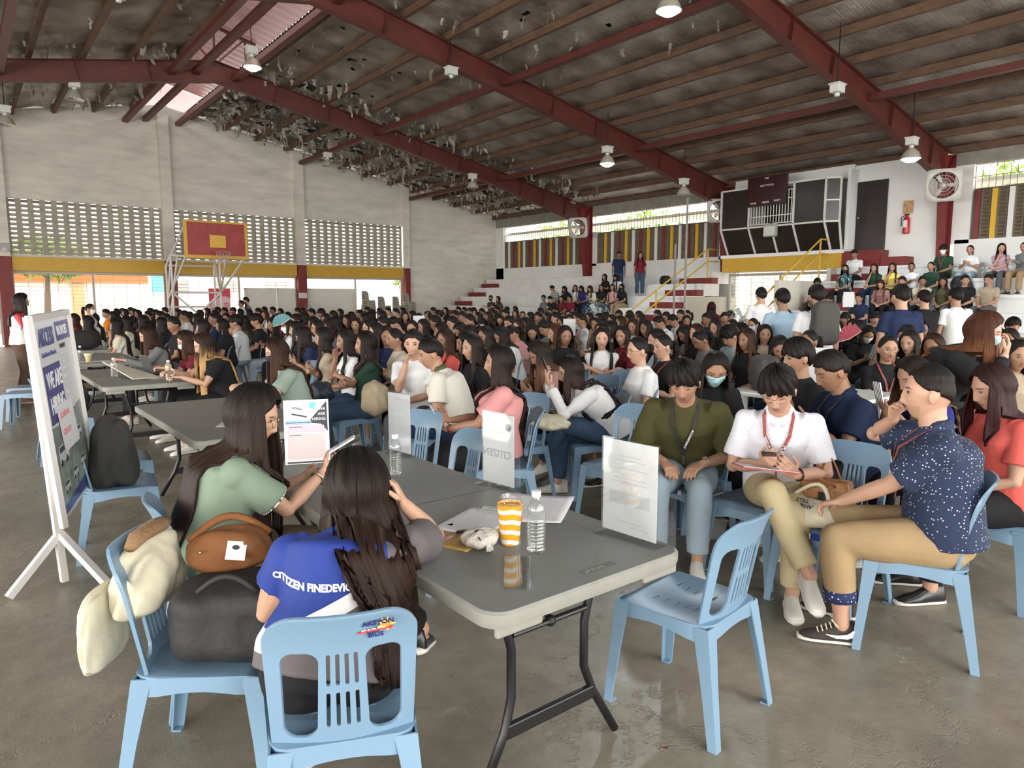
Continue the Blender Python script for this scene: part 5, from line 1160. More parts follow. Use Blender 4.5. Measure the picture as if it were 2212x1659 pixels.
b = MB(); [b.sphere((x, .074, z), .004, 8, 6) for x, z in ((-.08, .12), (-.05, .12), (.05, .12), (.08, .12))]; b.build('stud', mat('brass', (.6, .5, .3)), t)
t = softbox('tote_bag', 'cream canvas tote with dark print lying on the chair beside the dotted shirt man', (3.36, 1.78, CZ-.003), F(-1, 0), (.40, .24, .13), m_canvas, p=2.4, lump=.05, seed=11)
handle(t, 'strap', arc((-.12, .0, .12), (.10, -.02, .12), .09, off=(-.03, -.03, 0)), .01, m_canvas)
text('bag_text', 'STILL\nSURVIV', .030, (.02, .078, .128), (R(42), R(0), R(180)), m_txt, t, bold=.0008)
b = MB(); b.sphere((0, 0, 0), (.05, .028, .004), 18, 8); o = b.build('dark_print', mat('dark_print', (.03, .015, .015), .5), t); o.location = (.06, .112, .075); o.rotation_euler = (R(-78), 0, 0)
b = MB(); b.sphere((0, 0, 0), (.028, .014, .004), 18, 8); o = b.build('brown_print', mat('brown_print', (.08, .03, .02)), t); o.location = (.15, .095, .045); o.rotation_euler = (R(-82), 0, R(-20))
t = softbox('tote_bag', 'cream cloth bag across the lap of the woman in black and white', (3.50, 3.93, .60), F(-1, -.1), (.34, .26, .12), m_canvas, p=2.3, lump=.07, seed=6)
t = softbox('backpack', 'taupe backpack on the lap of the yawning man in white', (2.75, 5.35, .60), F(-1, 0), (.30, .22, .30), mat('taupe_canvas', (.26, .21, .14), .85, bump=.3), p=2.5, lump=.06, seed=8)
t = softbox('shoulder_bag', 'navy bag on the lap of the woman in dark green tee', (2.72, 6.42, .60), F(-1, 0), (.32, .24, .20), mat('navy_bag', (.012, .018, .035), .6, bump=.3), p=2.5, lump=.06, seed=12)
# ---------------------------------------------------------------- banner stand at the left
t = empty('banner_stand', (.37, 4.55, 0), 0); tag(t, 'tilted hiring poster on a white banner stand at the far left', 'banner')
A = Vector((.352, 4.18, .44)); B = Vector((.60, 5.02, .46)); UPV = Vector((-.078, -.05, 1)); hgt = 1.06
O = t.location; dx = (B-A); Wd = dx.length; dx.normalize(); n_ = dx.cross(Vector((0, 0, 1)))
def bp(s, z, off=0.0): return A+dx*s+UPV*z+n_*off-O
m_pos = mat('poster_vinyl', (.62, .62, .64), .25); m_navyp = mat('poster_navy', (.05, .06, .22), .3); m_al = mat('white_stand_metal', (.58, .56, .54), .4, metal=.1)
def pq(name, pts, m, off): 
    b = MB(); b.add([bp(s*Wd, z*hgt, off) for s, z in pts], [tuple(range(len(pts)))]); b.build(name, m, t)
b = MB(); b.add([bp(s, z, o_) for o_ in (0, -.008) for s, z in ((0, 0), (Wd, .0), (Wd, hgt), (0, hgt))], [(0, 1, 2, 3), (7, 6, 5, 4), (0, 4, 5, 1), (1, 5, 6, 2), (2, 6, 7, 3), (3, 7, 4, 0)]); b.build('poster_panel', m_pos, t)
b = MB(); b.bar(bp(-.01, -.02, .0), bp(-.01, hgt+.01, .0), .03); b.bar(bp(Wd, -.0, .0), bp(Wd, hgt+.01, .0), .03); b.bar(bp(0, hgt, 0), bp(Wd, hgt, 0), .03); b.build('frame', m_al, t)
pq('navy_field', ((.12, .47), (.55, .47), (.55, .76), (.12, .76)), m_navyp, .002); pq('vacancies_band', ((.58, .86), (1.0, .86), (1.0, .96), (.58, .96)), m_navyp, .002); pq('footer_band', ((.05, .02), (1.0, .02), (1.0, .10), (.05, .06)), m_navyp, .002)
pq('van_photo_upper', ((.08, .24), (1.0, .24), (1.0, .50), (.60, .48), (.56, .44), (.08, .46)), mat('poster_slate', (.10, .12, .16), .3, var=.6, vscale=9, color2=(.28, .32, .26)), .0015)
pq('van_photo_lower', ((.06, .06), (1.0, .10), (1.0, .24), (.08, .24)), mat('poster_green', (.06, .15, .07), .3, var=.7, vscale=9, color2=(.4, .42, .42)), .0015)
for (s, z, k) in ((.14, .27, 1.0), (.45, .30, .8), (.68, .32, .65), (.15, .12, .6), (.42, .14, .6), (.68, .16, .6)):
    pq('white_van', ((s, z), (s+.26*k, z), (s+.27*k, z+.05*k), (s+.24*k, z+.085*k), (s+.03*k, z+.085*k), (s, z+.05*k)), mat('poster_van_white', (.55, .56, .56), .3), .003)
    pq('van_window', ((s+.03*k, z+.05*k), (s+.23*k, z+.05*k), (s+.22*k, z+.077*k), (s+.04*k, z+.077*k)), mat('poster_van_glass', (.05, .07, .09), .3), .004)
    for q in (.05, .19): pq('van_wheel', tuple((s+(q+.022*math.cos(a))*k, z+.018*math.sin(a)*k) for a in [2*math.pi*i/10 for i in range(10)]), m_txt, .0045)
pq('taped_note', ((.30, .30), (.74, .30), (.68, .55), (.25, .55)), m_paper, .006)
MR = basis(dx, UPV)
def bt(tx, size, s, z, m, off=.004, **k): return text('poster_text', tx, size, bp(s*Wd, z*hgt, off), MR, m, t, **k)
bt('AKCESS', .13, .13, .895, m_navyp, bold=.003, sx=.72); bt('United Services Akcess, Inc.', .038, .14, .815, m_navyp, sx=.75); bt('WE ARE', .125, .16, .68, m_stkw, bold=.002, sx=.75); bt('HIRING', .125, .16, .555, m_stkw, bold=.002, sx=.75)
bt('VACANCIES', .075, .60, .91, m_stkw, sx=.62, bold=.001); bt('DRIVERS', .035, .62, .83, m_txt)
for k, w_ in enumerate(('Day Shift', 'Night', 'SALARY', 'DAILY', 'WEEKLY', '- Driver Mate', '- Mechanic', '- Electrician')): bt(w_, .034, .60, .79-.042*k, m_ink)
mred = mat('red_marker', (.65, .22, .25), .7); bt('LIC. RESTR. NO.', .045, .31, .49, mred, .008, sx=.7); bt('CODE 2 & 3', .045, .33, .40, mred, .008, sx=.8)
b = MB(); pc = (bp(.13, 0, 0)+O); pole = Vector((.42, 4.32, 0)); b.bar(Vector((.36, 4.50, 0.02))-O, Vector((.29, 4.48, 1.45))-O, .035); b.build('pole', m_al, t)
for e in ((.10, 4.43, .02), (.56, 4.10, .02), (.48, 4.85, .02)): b = MB(); b.bar(Vector((.355, 4.50, .30))-O, Vector(e)-O, .035); b.build('foot', m_al, t)
# ---------------------------------------------------------------- basketball stand
t = empty('basketball_stand', (6.85, 24.2, 0)); tag(t, 'red and yellow basketball backboard on a white truss stand', 'basketball hoop')
m_bw = mat('white_truss_paint', (.72, .71, .66), .5, var=.15, vscale=6); BB = Vector((6.88, 24.2, 0))-t.location
b = MB(); b.box((.0, 0, 3.50), (2.0, .06, 1.22)); bevel(b.build('board_border', m_yel, t), .01)
b = MB(); b.box((0, -.034, 3.52), (1.80, .012, 1.04)); b.build('board_field', mat('worn_red_board', (.25, .010, .012), .5, var=.9, vscale=2.6, color2=(.32, .05, .045)), t)
b = MB(); b.box((0.03, -.042, 3.45), (.5, .008, .40)); b.build('target_square', mat('yellow_square', (.62, .38, .04), .5), t)
hoop = Vector((.08, -.38, 3.12)); b = MB(); b.tube([hoop+Vector((.23*math.cos(a), .23*math.sin(a), 0)) for a in [2*math.pi*i/28 for i in range(28)]], .010, 8, closed=True); b.bar(hoop+Vector((0, .23, 0)), hoop+Vector((0, .34, -.02)), .12, .02); b.build('rim', mat('orange_rim', (.55, .14, .06), .5), t)
b = MB()
for i in range(12):
    for sg in (1, -1):
        pts = []
        for k in range(6):
            a = 2*math.pi*(i+sg*k*.5)/12; r = .225-.022*k+.01*math.sin(k); pts.append(hoop+Vector((r*math.cos(a), r*math.sin(a), -.085*k)))
        b.tube(pts, .0045, 4)
b.build('net', mat('net_cord', (.55, .42, .45), .8), t)
def trs(segs, r=.035):
    for a, c in segs: b = MB(); b.tube([Vector(a), Vector(c)], r, 8); b.build('truss_bar', m_bw, t)
trs([((-.95, .05, 2.95), (-1.0, 2.6, 1.55)), ((-.95, .05, 3.9), (-1.0, 2.6, 2.75)), ((-1.0, 2.6, .03), (-1.0, 2.6, 2.75)), ((-1.0, 1.9, .03), (-.98, 1.9, 3.08)), ((-1.0, 1.9, 3.08), (-.95, .05, 2.95)), ((-1.0, 2.6, 1.55), (-.98, 1.9, 3.05)), ((-1.0, 2.6, .6), (-.95, 1.9, 1.9)),
     ((.6, 2.6, .03), (.6, 2.6, 2.75)), ((.6, 1.9, .03), (.6, 1.9, 3.0)), ((.9, .05, 2.95), (.6, 1.9, 1.8)), ((.3, .05, 2.95), (.6, 1.9, 1.8)), ((-.1, .05, 2.95), (.6, 1.9, 1.8)), ((.9, .05, 3.9), (.6, 2.6, 2.75)), ((.6, 1.9, 1.8), (-1.0, 1.9, .3)), ((-1.0, 1.9, 1.8), (.6, 1.9, .3)), ((-1.0, 1.9, 1.8), (.6, 1.9, 1.8)), ((-1.0, 2.6, 1.3), (.6, 2.6, 1.3)), ((-1.0, 2.6, 2.75), (.6, 2.6, 2.75)), ((-1.0, .9, 3.0), (-1.0, 1.9, 1.7)), ((-1.0, 1.9, .05), (-1.0, 3.4, .05)), ((.6, 1.9, .05), (.6, 3.4, .05))])
# pink banner behind the stand, paper sign, fans, pipes
t = empty('event_banner', (8.05, 28.40, 0)); t.scale = (.82, 1, 1); tag(t, 'pink and red livelihood event banner behind the basketball stand', 'banner')
b = MB(); b.box((0, 0, .98), (.98, .02, 2.0)); b.build('banner_sheet', mat('pale_pink', (.80, .52, .58), .6), t)
b = MB(); b.add([(-.49, -.015, 1.98), (-.49, -.015, 1.25), (-.3, -.015, 1.5), (0, -.015, 1.66), (.3, -.015, 1.68), (.49, -.015, 1.6), (.49, -.015, 1.98)], [(0, 1, 2, 3, 4, 5, 6)]); b.build('red_wave', mat('banner_red', (.70, .05, .10), .5), t)
mt = mat('banner_red', (.7, .05, .1)); text('banner_text', 'GREAT', .19, (-.42, -.02, 1.18), (R(90), 0, 0), mt, t, bold=.006); text('banner_text', 'LIFE-LIHOOD', .165, (-.46, -.02, 1.0), (R(90), 0, 0), mt, t, bold=.005)
b = MB(); b.tube([Vector((.3, -.02, 1.35))+Vector((.09*math.sin(a)**3, 0, .085*(math.cos(a)-.35*math.cos(2*a)-.12*math.cos(3*a)))) for a in [2*math.pi*i/24 for i in range(24)]], .012, 6, closed=True); b.build('heart_mark', mt, t)
t = empty('paper_notice', (11.42, YE-.24, 1.72)); tag(t, 'white paper notice taped on the red pillar', 'notice'); b = MB(); b.box((0, 0, 0), (.36, .004, .22)); b.build('sheet', m_paper, t); text('notice_text', 'TOM', .13, (-.14, -.004, 0), (R(90), 0, 0), m_ink, t)
def fan_cage(t, c, r, ax, m, n=30, depth=.12):
    Mx = Vector(ax).to_track_quat('Z', 'Y').to_matrix(); c = Vector(c); b = MB()
    for s_ in (1, -1):
        for rr_ in (r, r*.75, r*.5, r*.25): b.tube([c+Mx@Vector((rr_*math.cos(a), rr_*math.sin(a), s_*depth/2*(1-(rr_/r)**2))) for a in [2*math.pi*i/32 for i in range(32)]], .004, 4, closed=True)
        for k in range(n):
            a = 2*math.pi*k/n; b.tube([c+Mx@Vector((.04*math.cos(a), .04*math.sin(a), s_*depth/2)), c+Mx@Vector((r*.6*math.cos(a), r*.6*math.sin(a), s_*depth/2*.64)), c+Mx@Vector((r*math.cos(a), r*math.sin(a), 0))], .002, 3)
    b.build('cage', m, t)
    b = MB()
    for k in range(3):
        a0 = 2*math.pi*k/3; vs = []
        for i in range(6):
            rr_ = .05+(r*.85-.05)*i/5; wd = .35+.5*math.sin(math.pi*min(1, i/4))*.5
            for s_ in (-1, 1): a = a0+s_*wd*.5; vs.append(c+Mx@Vector((rr_*math.cos(a), rr_*math.sin(a), s_*.03)))
        b.add(vs, [(2*i, 2*i+1, 2*i+3, 2*i+2) for i in range(5)])
    b.sphere(c, (.06, .06, .06), 12, 8); b.build('blades', m, t)
m_cage = mat('fan_grey_plastic', (.33, .38, .37), .4)
for (px, py, z, r, ax, lb) in ((678, 676, 1.35, .42, (-.3, -1, 0), 'grey pedestal fan in front of the white door panels'), (1291, 682, 1.15, .46, (-1, -.6, .1), 'grey pedestal fan below the seated bleacher group'), (1605, 690, 1.0, .32, (-1, -.5, 0), 'pedestal fan beside the gate near the standing men')):
    d = ray(px, py); p = Vector((0, 0, 1.6))+d.normalized()*{678: 27.0, 1291: 20.2, 1605: 15.5}[px]; zz = p.z; t = empty('pedestal_fan', (p.x, p.y, 0)); tag(t, lb, 'fan', 'fans')
    fan_cage(t, (0, 0, zz), r, ax, m_cage); b = MB(); b.tube([(0, 0, .03), (0, 0, zz)], .02, 8); b.build('pole', m_cage, t); b = MB(); b.lathe([(0, 0), (.22, 0), (.2, .03), (.03, .05)], n=20); b.build('base', m_cage, t)
m_wf = mat('white_wall_fan', (.66, .64, .60), .5, var=.2, vscale=8)
for (px, py, x, s, lb) in ((2038, 400, 20.55, .42, 'large white wall fan on the nearest red column'), (1553, 455, 20.7, .40, 'white wall fan on the red column left of the scoreboard room'), (1248, 492, 20.6, .42, 'white wall fan tilted on the far red column')):
    p = atx(px, py, x); t = empty('wall_fan', p); tag(t, lb, 'fan', 'fans'); ax = Vector((-1, -.45, -.25)).normalized(); Mx = ax.to_track_quat('Z', 'Y').to_matrix()
    b = MB(); vs = []; fs = []; n = 40
    for q, zz in ((s, 0), (s*.82, .0), (s*.80, -.1)):
        for i in range(n):
            a = 2*math.pi*i/n; f_ = (abs(math.cos(a))**8+abs(math.sin(a))**8)**(-1/8) if q == s else 1; vs.append(Mx@Vector((q*f_*math.cos(a), q*f_*math.sin(a), zz)))
    b.add(vs, [(k*n+j, k*n+(j+1) % n, (k+1)*n+(j+1) % n, (k+1)*n+j) for k in range(2) for j in range(n)]); o = b.build('housing', m_wf, t, smooth=True, angle=30); md = o.modifiers.new('s', 'SOLIDIFY'); md.thickness = .02
    fan_cage(t, (0, 0, 0), s*.8, ax, m_wf, 22, .08); b = MB(); b.bar((0, 0, 0), (.5, .2, .1), .05); b.build('bracket', m_blk, t)
# ---------------------------------------------------------------- scoreboard room above the passage, door, extinguisher, railings
XR = 20.92
b = MB(); b.span((XR-.05, 10.4, 2.5), (XR+.5, 14.55, 2.95)); struct(bevel(b.build('lintel_passage', m_yel), .01))
b = MB(); b.span((XR-.08, 10.35, 2.95), (XW, 14.6, 3.06)); b.span((XR+.1, 10.3, 3.06), (XW+.2, 10.4, 5.4)); b.span((XR+.5, 10.4, 5.2), (XW+.2, 14.5, 5.6)); struct(b.build('trim_1', m_white))
struct(grille(10.65, 14.5, 21.3, .05, 2.45, .13, .42, axis='y').build('door_9', m_bar))
ys = [14.35, 13.3, 11.75, 10.75, 10.42]
b = MB()
for i in range(3):
    a, c = ys[i], ys[i+1]; b.add([(XR, a, 3.08), (XR, c, 3.08), (XR-.45, c, 3.86), (XR-.45, a, 3.86)], [(0, 1, 2, 3)])
    if i != 1: b.add([(XR-.45, a, 3.9), (XR-.45, c, 3.9), (XR-.45, c, 5.12), (XR-.45, a, 5.12)], [(0, 1, 2, 3)])
b.add([(XR, ys[3], 3.08), (XR, ys[4], 3.08), (XR-.2, ys[4], 3.86), (XR-.45, ys[3], 3.86)], [(0, 1, 2, 3)]); b.add([(XR-.45, ys[3], 3.9), (XR-.2, ys[4], 3.9), (XR-.2, ys[4], 5.12), (XR-.45, ys[3], 5.12)], [(0, 1, 2, 3)])
b.span((XR+.45, ys[2], 3.9), (XR+.5, ys[1], 5.12)); b.span((XR, 10.4, 3.05), (XR+.6, 14.4, 3.2))
o = b.build('panel_scoreboard_room', m_dark); md = o.modifiers.new('s', 'SOLIDIFY'); md.thickness = .04; struct(o)
b = MB()
for y in ys[:4]: b.bar((XR-.02, y, 3.08), (XR-.48, y, 3.88), .05); b.bar((XR-.48, y, 3.88), (XR-.48, y, 5.14), .05)
b.bar((XR-.02, 12.5, 3.08), (XR-.48, 12.5, 3.88), .05); b.bar((XR-.22, ys[4], 3.88), (XR-.22, ys[4], 5.14), .05); b.bar((XR-.0, ys[4], 3.08), (XR-.22, ys[4], 3.88), .05)
for z, x in ((3.88, XR-.48), (5.14, XR-.48)): b.bar((x, ys[0], z), (x, ys[3], z), .05); b.bar((x, ys[3], z), (XR-.22, ys[4], z), .05)
b.bar((XR-.48, ys[3], 4.5), (XR-.22, ys[4], 4.5), .04); struct(b.build('trim_2', m_whitemetal))
b = MB(); n = 14
for k in range(n+1): y = ys[2]+.08+(ys[1]-ys[2]-.16)*k/n; b.bar((XR-.47, y, 3.95), (XR-.47, y, 4.95), .022)
for z in (3.96, 4.2, 4.7, 4.95): b.bar((XR-.47, ys[2]+.05, z), (XR-.47, ys[1]-.05, z), .026)
struct(b.build('window_10', m_whitemetal))
t = empty('scoreboard', (XR-.555, 12.62, 4.98)); tag(t, 'dark maroon electronic scoreboard above the barred window', 'scoreboard'); t.rotation_euler = (0, 0, R(-90))
b = MB(); b.box((0, 0, 0), (1.35, .12, .92)); bevel(b.build('casing', mat('scoreboard_case', (.035, .008, .012), .25), t), .01)
for tx, sz, x, z in (('TIME', .07, -.08, .38), ('SHOT CLOCK', .075, -.22, .16), ('HOME', .075, -.55, -.36), ('PERIOD', .075, -.14, -.36), ('GUEST', .075, .27, -.34)): text('score_text', tx, sz, (x, -.065, z), (R(90), 0, 0), m_stkw, t, bold=.001)
t = empty('flood_light', (XR-.56, 12.45, 3.74)); tag(t, 'grey flood light hanging in front of the dark lower panels', 'lamp'); b = MB(); b.box((0, 0, 0), (.16, .42, .40)); bevel(b.build('housing', mat('flood_grey', (.35, .36, .35), .5), t), .02); b = MB(); b.box((-.085, 0, -.02), (.01, .36, .28)); b.build('glass', mat('flood_glass', (.62, .62, .58), .3), t); b = MB(); b.bar((0, 0, .2), (.1, 0, .42), .04); b.build('bracket', m_blk, t)
b = MB(); b.span((21.44, 9.42, 3.02), (21.5, 10.28, 5.05)); o = b.build('door_10', m_dark); struct(o); b = MB(); b.sphere((21.4, 10.2, 4.0), .035, 10, 8); b.build('door_handle', mat('brass', (.6, .5, .3)), o)
p = atx(1958, 484, 21.42); t = empty('fire_extinguisher', p); tag(t, 'red fire extinguisher on the white wall', 'fire extinguisher')
b = MB(); b.lathe([(0, -.27), (.085, -.27), (.09, -.25), (.09, .12), (.06, .2), (.03, .22)], n=20); b.build('cylinder', mat('extinguisher_red', (.5, .02, .03), .3), t, smooth=True); b = MB(); b.box((0, 0, .26), (.03, .12, .05)); b.tube([(0, .02, .25), (-.02, .14, .2), (-.02, .13, -.05)], .012, 8); b.build('valve', m_blk, t); b = MB(); b.box((-.088, 0, 0), (.012, .1, .2)); b.build('label_patch', m_stkw, t)
p = atx(1962, 447, 21.46); t = empty('safety_notice', p); tag(t, 'small red and yellow notice above the fire extinguisher', 'sign'); b = MB(); b.box((0, 0, 0), (.01, .26, .36)); b.build('board', mat('notice_print', (.45, .12, .06), .5, var=.8, vscale=16, color2=(.7, .5, .25)), t)
m_rail = mat('yellow_rail', (.60, .38, .05), .4)
def railing(label, y, pts, posts):
    t = empty('handrail', (pts[0][0], y, 0)); tag(t, label, 'handrail', 'yellow stair handrails'); O = t.location
    for dz in (0, -.42): b = MB(); b.tube([Vector((x, y, z+dz))-O for x, z in pts], .026, 10); b.build('rail', m_rail, t)
    for (x, z0, z1) in posts: b = MB(); b.tube([Vector((x, y, z0))-O, Vector((x, y, z1))-O], .026, 10); b.build('post', m_rail, t)
railing('yellow handrail on the left bleacher stairs', 14.95, [(16.2, .95), (20.6, 3.3), (21.2, 3.3)], [(17.9, .84, 1.9), (19.4, 1.68, 2.65), (20.6, 2.1, 3.3)])
railing('yellow handrail on the stairs right of the gate', 10.75, [(16.2, .95), (20.3, 3.35), (21.1, 3.35)], [(16.3, 0, 1.0), (18.3, 0, 2.2), (20.3, 2.1, 3.35)])
for (px, x0, z1, lb) in ((1456, 15.9, 3.1, 'left one of two thin steel poles beside the stairs'), (1479, 15.7, 4.3, 'taller steel pole beside the stairs')):
    p = atx(px, 650, x0); t = empty('steel_pole', (p.x, p.y, 0)); tag(t, lb, 'pole'); b = MB(); b.tube([(0, 0, 0), (0, 0, z1)], .03, 10); b.build('tube', mat('rusty_pole', (.22, .20, .18), .5), t); b = MB(); b.lathe([(0, 0), (.15, 0), (.15, .02), (.03, .04)]); b.build('base', m_blk, t)
# white monobloc table, table sign, papers in the right crowd
t = empty('white_table', (5.75, 3.05, 0)); tag(t, 'small white plastic table behind the man in navy polo', 'table'); b = MB(); b.box((0, 0, .78), (1.0, 1.1, .035)); bevel(b.build('tabletop', mat('white_plastic', (.70, .70, .66), .4), t), .012)
for sx in (1, -1):
    for sy in (1, -1): b = MB(); b.tube([(sx*.38, sy*.42, .77), (sx*.40, sy*.44, 0)], [.04, .028], 10); b.build('leg', mat('white_plastic', (.7, .7, .66)), t)
t = empty('sign_holder', (5.75, 3.05, .80), F(-1, -.3)); tag(t, 'white table sign standing on the small white plastic table', 'sign'); b = MB(); b.box((0, 0, .19), (.27, .006, .38)); b.build('paper_sheet', m_paper, t); b = MB(); b.box((0, 0, .002), (.27, .09, .004)); b.build('acrylic_foot', m_acr, t)
for (px, py, hgt_, lb) in ((905, 699, 1.1, 'far table sign under the white shirted photographer'), (1230, 707, 1.15, 'small white sign in the middle crowd'), (1833, 647, 1.4, 'white sheet held up by the brown haired woman on the right bleachers')):
    d = ray(px, py); dist = {905: 13.5, 1230: 12.5, 1833: 15.5}[px]; p = Vector((0, 0, 1.6))+d.normalized()*dist; t = empty('paper_sign', p, F(-.6, -.8)); tag(t, lb, 'sign'); b = MB(); b.box((0, 0, 0), (.22, .004, .30)); b.build('sheet', m_paper, t); z0 = (0 if px < 1500 else .84)-p.z; b = MB(); b.tube([(0, .01, -.14), (0, .01, z0)], .008, 6); b.build('stand', m_blk, t)
# ---------------------------------------------------------------- outside: building, vans, planting
t = empty('roadside_building', (1.5, 40, 0)); tag(t, 'white building with orange band seen through the far left openings', 'building')
b = MB(); b.box((0, 4, 3), (13, 8, 6)); b.build('wall', mat('bright_white_facade', (.78, .77, .74), .8), t); b = MB(); b.box((0, -.1, 2.75), (12.6, .2, .75)); b.build('orange_band', mat('orange_fascia', (.62, .17, .05), .6), t)
for x in (-1.8, -.7, 3.2): b = MB(); b.box((x, -.05, 1.15), (.55, .12, 2.3)); b.build('orange_door', mat('pale_orange_door', (.70, .38, .20), .6), t)
b = MB(); b.box((-1.25, -.02, 1.3), (3.6, .1, 2.5)); b.build('shopfront', mat('grey_shopfront', (.30, .30, .29), .5), t)
t = empty('white_house', (14, 44, 0)); tag(t, 'pale building beyond the white door panels of the far wall', 'building'); b = MB(); b.box((0, 3, 2.5), (14, 6, 5)); b.build('wall', mat('bright_white_facade', (.78, .77, .74)), t); b = MB(); [b.box((x, -.05, 2.3), (1.4, .1, .6)) for x in (-4, -1, 2)]; b.build('window', mat('grey_shopfront', (.3, .3, .3)), t); b = MB(); b.box((-5.2, -.3, 2.4), (1.3, .1, .9)); b.build('teal_awning', mat('teal_awning', (.15, .55, .50), .6), t)
t = empty('neighbour_house', (29, 13, 0)); tag(t, 'pale house with barred window seen through the gate under the scoreboard room', 'building'); b = MB(); b.box((2, 0, 3), (4, 12, 6)); b.build('wall', mat('bright_cream_facade', (.74, .70, .60), .8), t); b = MB(); b.box((-.03, .5, 1.9), (.1, 3.2, 1.0)); b.build('window', mat('grey_shopfront', (.3, .3, .3)), t)
b = MB(); [b.bar((-.12, -1.1+.2*k, 1.4), (-.12, -1.1+.2*k, 2.4), .04) for k in range(17)]; b.build('window_bars', m_whitemetal, t)
m_leaf = mat('green_leaves', (.30, .42, .08), .6, var=.5, vscale=4, color2=(.10, .20, .03))  # leaf green varied at random between two tones
def tree(label, loc, h, r, n=900, seed=1):
    t = empty('leafy_tree', loc); tag(t, label, 'tree', 'trees outside the hall'); rr = random.Random(seed); b = MB(); b.tube([(0, 0, 0), (.1, 0, h*.5), (.2, .1, h)], [.16, .12, .05], 8); b.build('trunk', mat('bark', (.15, .11, .08), .9), t)
    b = MB()
    for _ in range(n):
        d = Vector((rr.gauss(0, 1), rr.gauss(0, 1), rr.gauss(0, 1))).normalized()*r*rr.uniform(.3, 1); c = Vector((.2, .1, h))+Vector((d.x*1.3, d.y*1.3, d.z*.8)); u = Vector((rr.gauss(0, 1), rr.gauss(0, 1), rr.gauss(0, 1))).normalized(); v = u.orthogonal().normalized(); s = rr.uniform(.12, .3)
        b.add([c-u*s, c+v*s*.35, c+u*s, c-v*s*.35], [(0, 1, 2, 3)])
    b.build('foliage', m_leaf, t)
tree('tree outside above the far left side window', (25.5, 27, 0), 4.6, 1.8, seed=1); tree('tree outside between the far red columns', (25.8, 22.5, 0), 4.7, 1.6, seed=2); tree('tree outside above the nearest side window at right', (25, 6.3, 0), 4.8, 1.7, seed=3); tree('tree outside behind the stacked beige chairs', (20.5, 34, 0), 2.6, 1.3, seed=4); tree('tree outside the far left opening', (3.1, 37, 0), 3.4, 1.3, seed=5)

for (nm, cat, px, py, x, size, lb) in (('shoulder_bag', 'bag', 1437, 612, 20.35, (.3, .45, .32), 'black bag left on the white left bleachers'), ('backpack', 'bag', 2078, 598, 19.95, (.32, .5, .48), 'black backpack beside the man in green polo on the right bleachers'), ('backpack', 'bag', 1868, 668, 17.35, (.2, .3, .5), 'blue bag leaning on the seated man in navy on the right bleachers')):
    p = atx(px, py, x); zt = [z for xx, z in zip(TX, TZ) if xx <= x-.1]; z = zt[-1] if zt else 0; softbox(nm, lb, (x, p.y, z), 0, size, mat('royal_blue_bag', (.02, .05, .30), .7) if 'blue' in lb else m_blackbag, lump=.05)
for k, px in enumerate((2122, 2131)):
    p = atx(px, 590, 20.3); bottle((20.3, p.y, 2.102), 'water bottle on the right bleachers between two seated women, %s one' % ('left', 'right')[k], 1.25)
softbox('duffel_bag', 'dark grey bag standing on the white plastic table', (5.6, 3.42, .80), R(40), (.5, .26, .30), mat('dark_grey_backpack', (.045, .042, .04), .8, bump=.2), p=4, lump=.03)
t = empty('flood_light', (1.40, YE-.34, 3.28)); tag(t, 'small grey flood light fixed on the leftmost pilaster', 'lamp'); b = MB(); b.box((0, 0, 0), (.30, .2, .22)); bevel(b.build('housing', mat('flood_grey', (.35, .36, .35), .5), t), .02); b = MB(); b.lathe([(.12, -.16), (.14, -.05), (.1, .0)], n=20); b.build('shade', m_wf, t, smooth=True)
DBG = 0; HERO = []
# ---------------------------------------------------------------- the people seated nearest the camera
def near(label, xy, face, sp, z=0, **k):
    rz = F(*face); head = sp.get('head')
    if head: # seat the figure so that its head is where the photo has it, at its own head height
        J0 = pose(sp); o = Matrix.Rotation(rz, 3, 'Z')@Vector((J0['H'].x, J0['H'].y, 0)); hp = Vector((xy[0], xy[1], 0))+o; d = ray(*head); d = Vector((d.x, d.y, 0)).normalized()
        s_ = Vector((d.y, -d.x, 0)); lat = hp.dot(s_); xy = (xy[0]-s_.x*lat, xy[1]-s_.y*lat)
    HERO.append(Vector((xy[0], xy[1], 0)))
    t, J = person('person', (xy[0], xy[1], z), rz, sp, label, vox=.0046, **k)
    if DBG: h = at_(t, rz, J['H']); rel = cam.matrix_basis.inverted()@h; print('HEAD', label[:40], sp.get('head'), round(1106+rel.x/-rel.z*1500), round(829.5-rel.y/-rel.z*1500), [round(v, 2) for v in xy])
    return t, J, rz
def phone(label, pos, rz, tilt=50, m=None, scr=None, cat='phone'):
    t = empty('mobile_phone', pos, rz); t.rotation_euler = (R(tilt), 0, rz); tag(t, label, cat, 'mobile phones in hands'); b = MB(); b.box((0, 0, 0), (.072, .15, .008)); bevel(b.build('phone_case', m or m_blk, t), .003)
    b = MB(); b.box((0, 0, .0045), (.064, .138, .001)); b.build('screen', scr or mat('phone_screen', (.25, .28, .3), .15), t); return t
def hand_pos(t, rz, J, s='R', d=.09, up=.02): return at_(t, rz, J['w'+s]+J['hd'+s]*d+Vector((0, 0, up)))
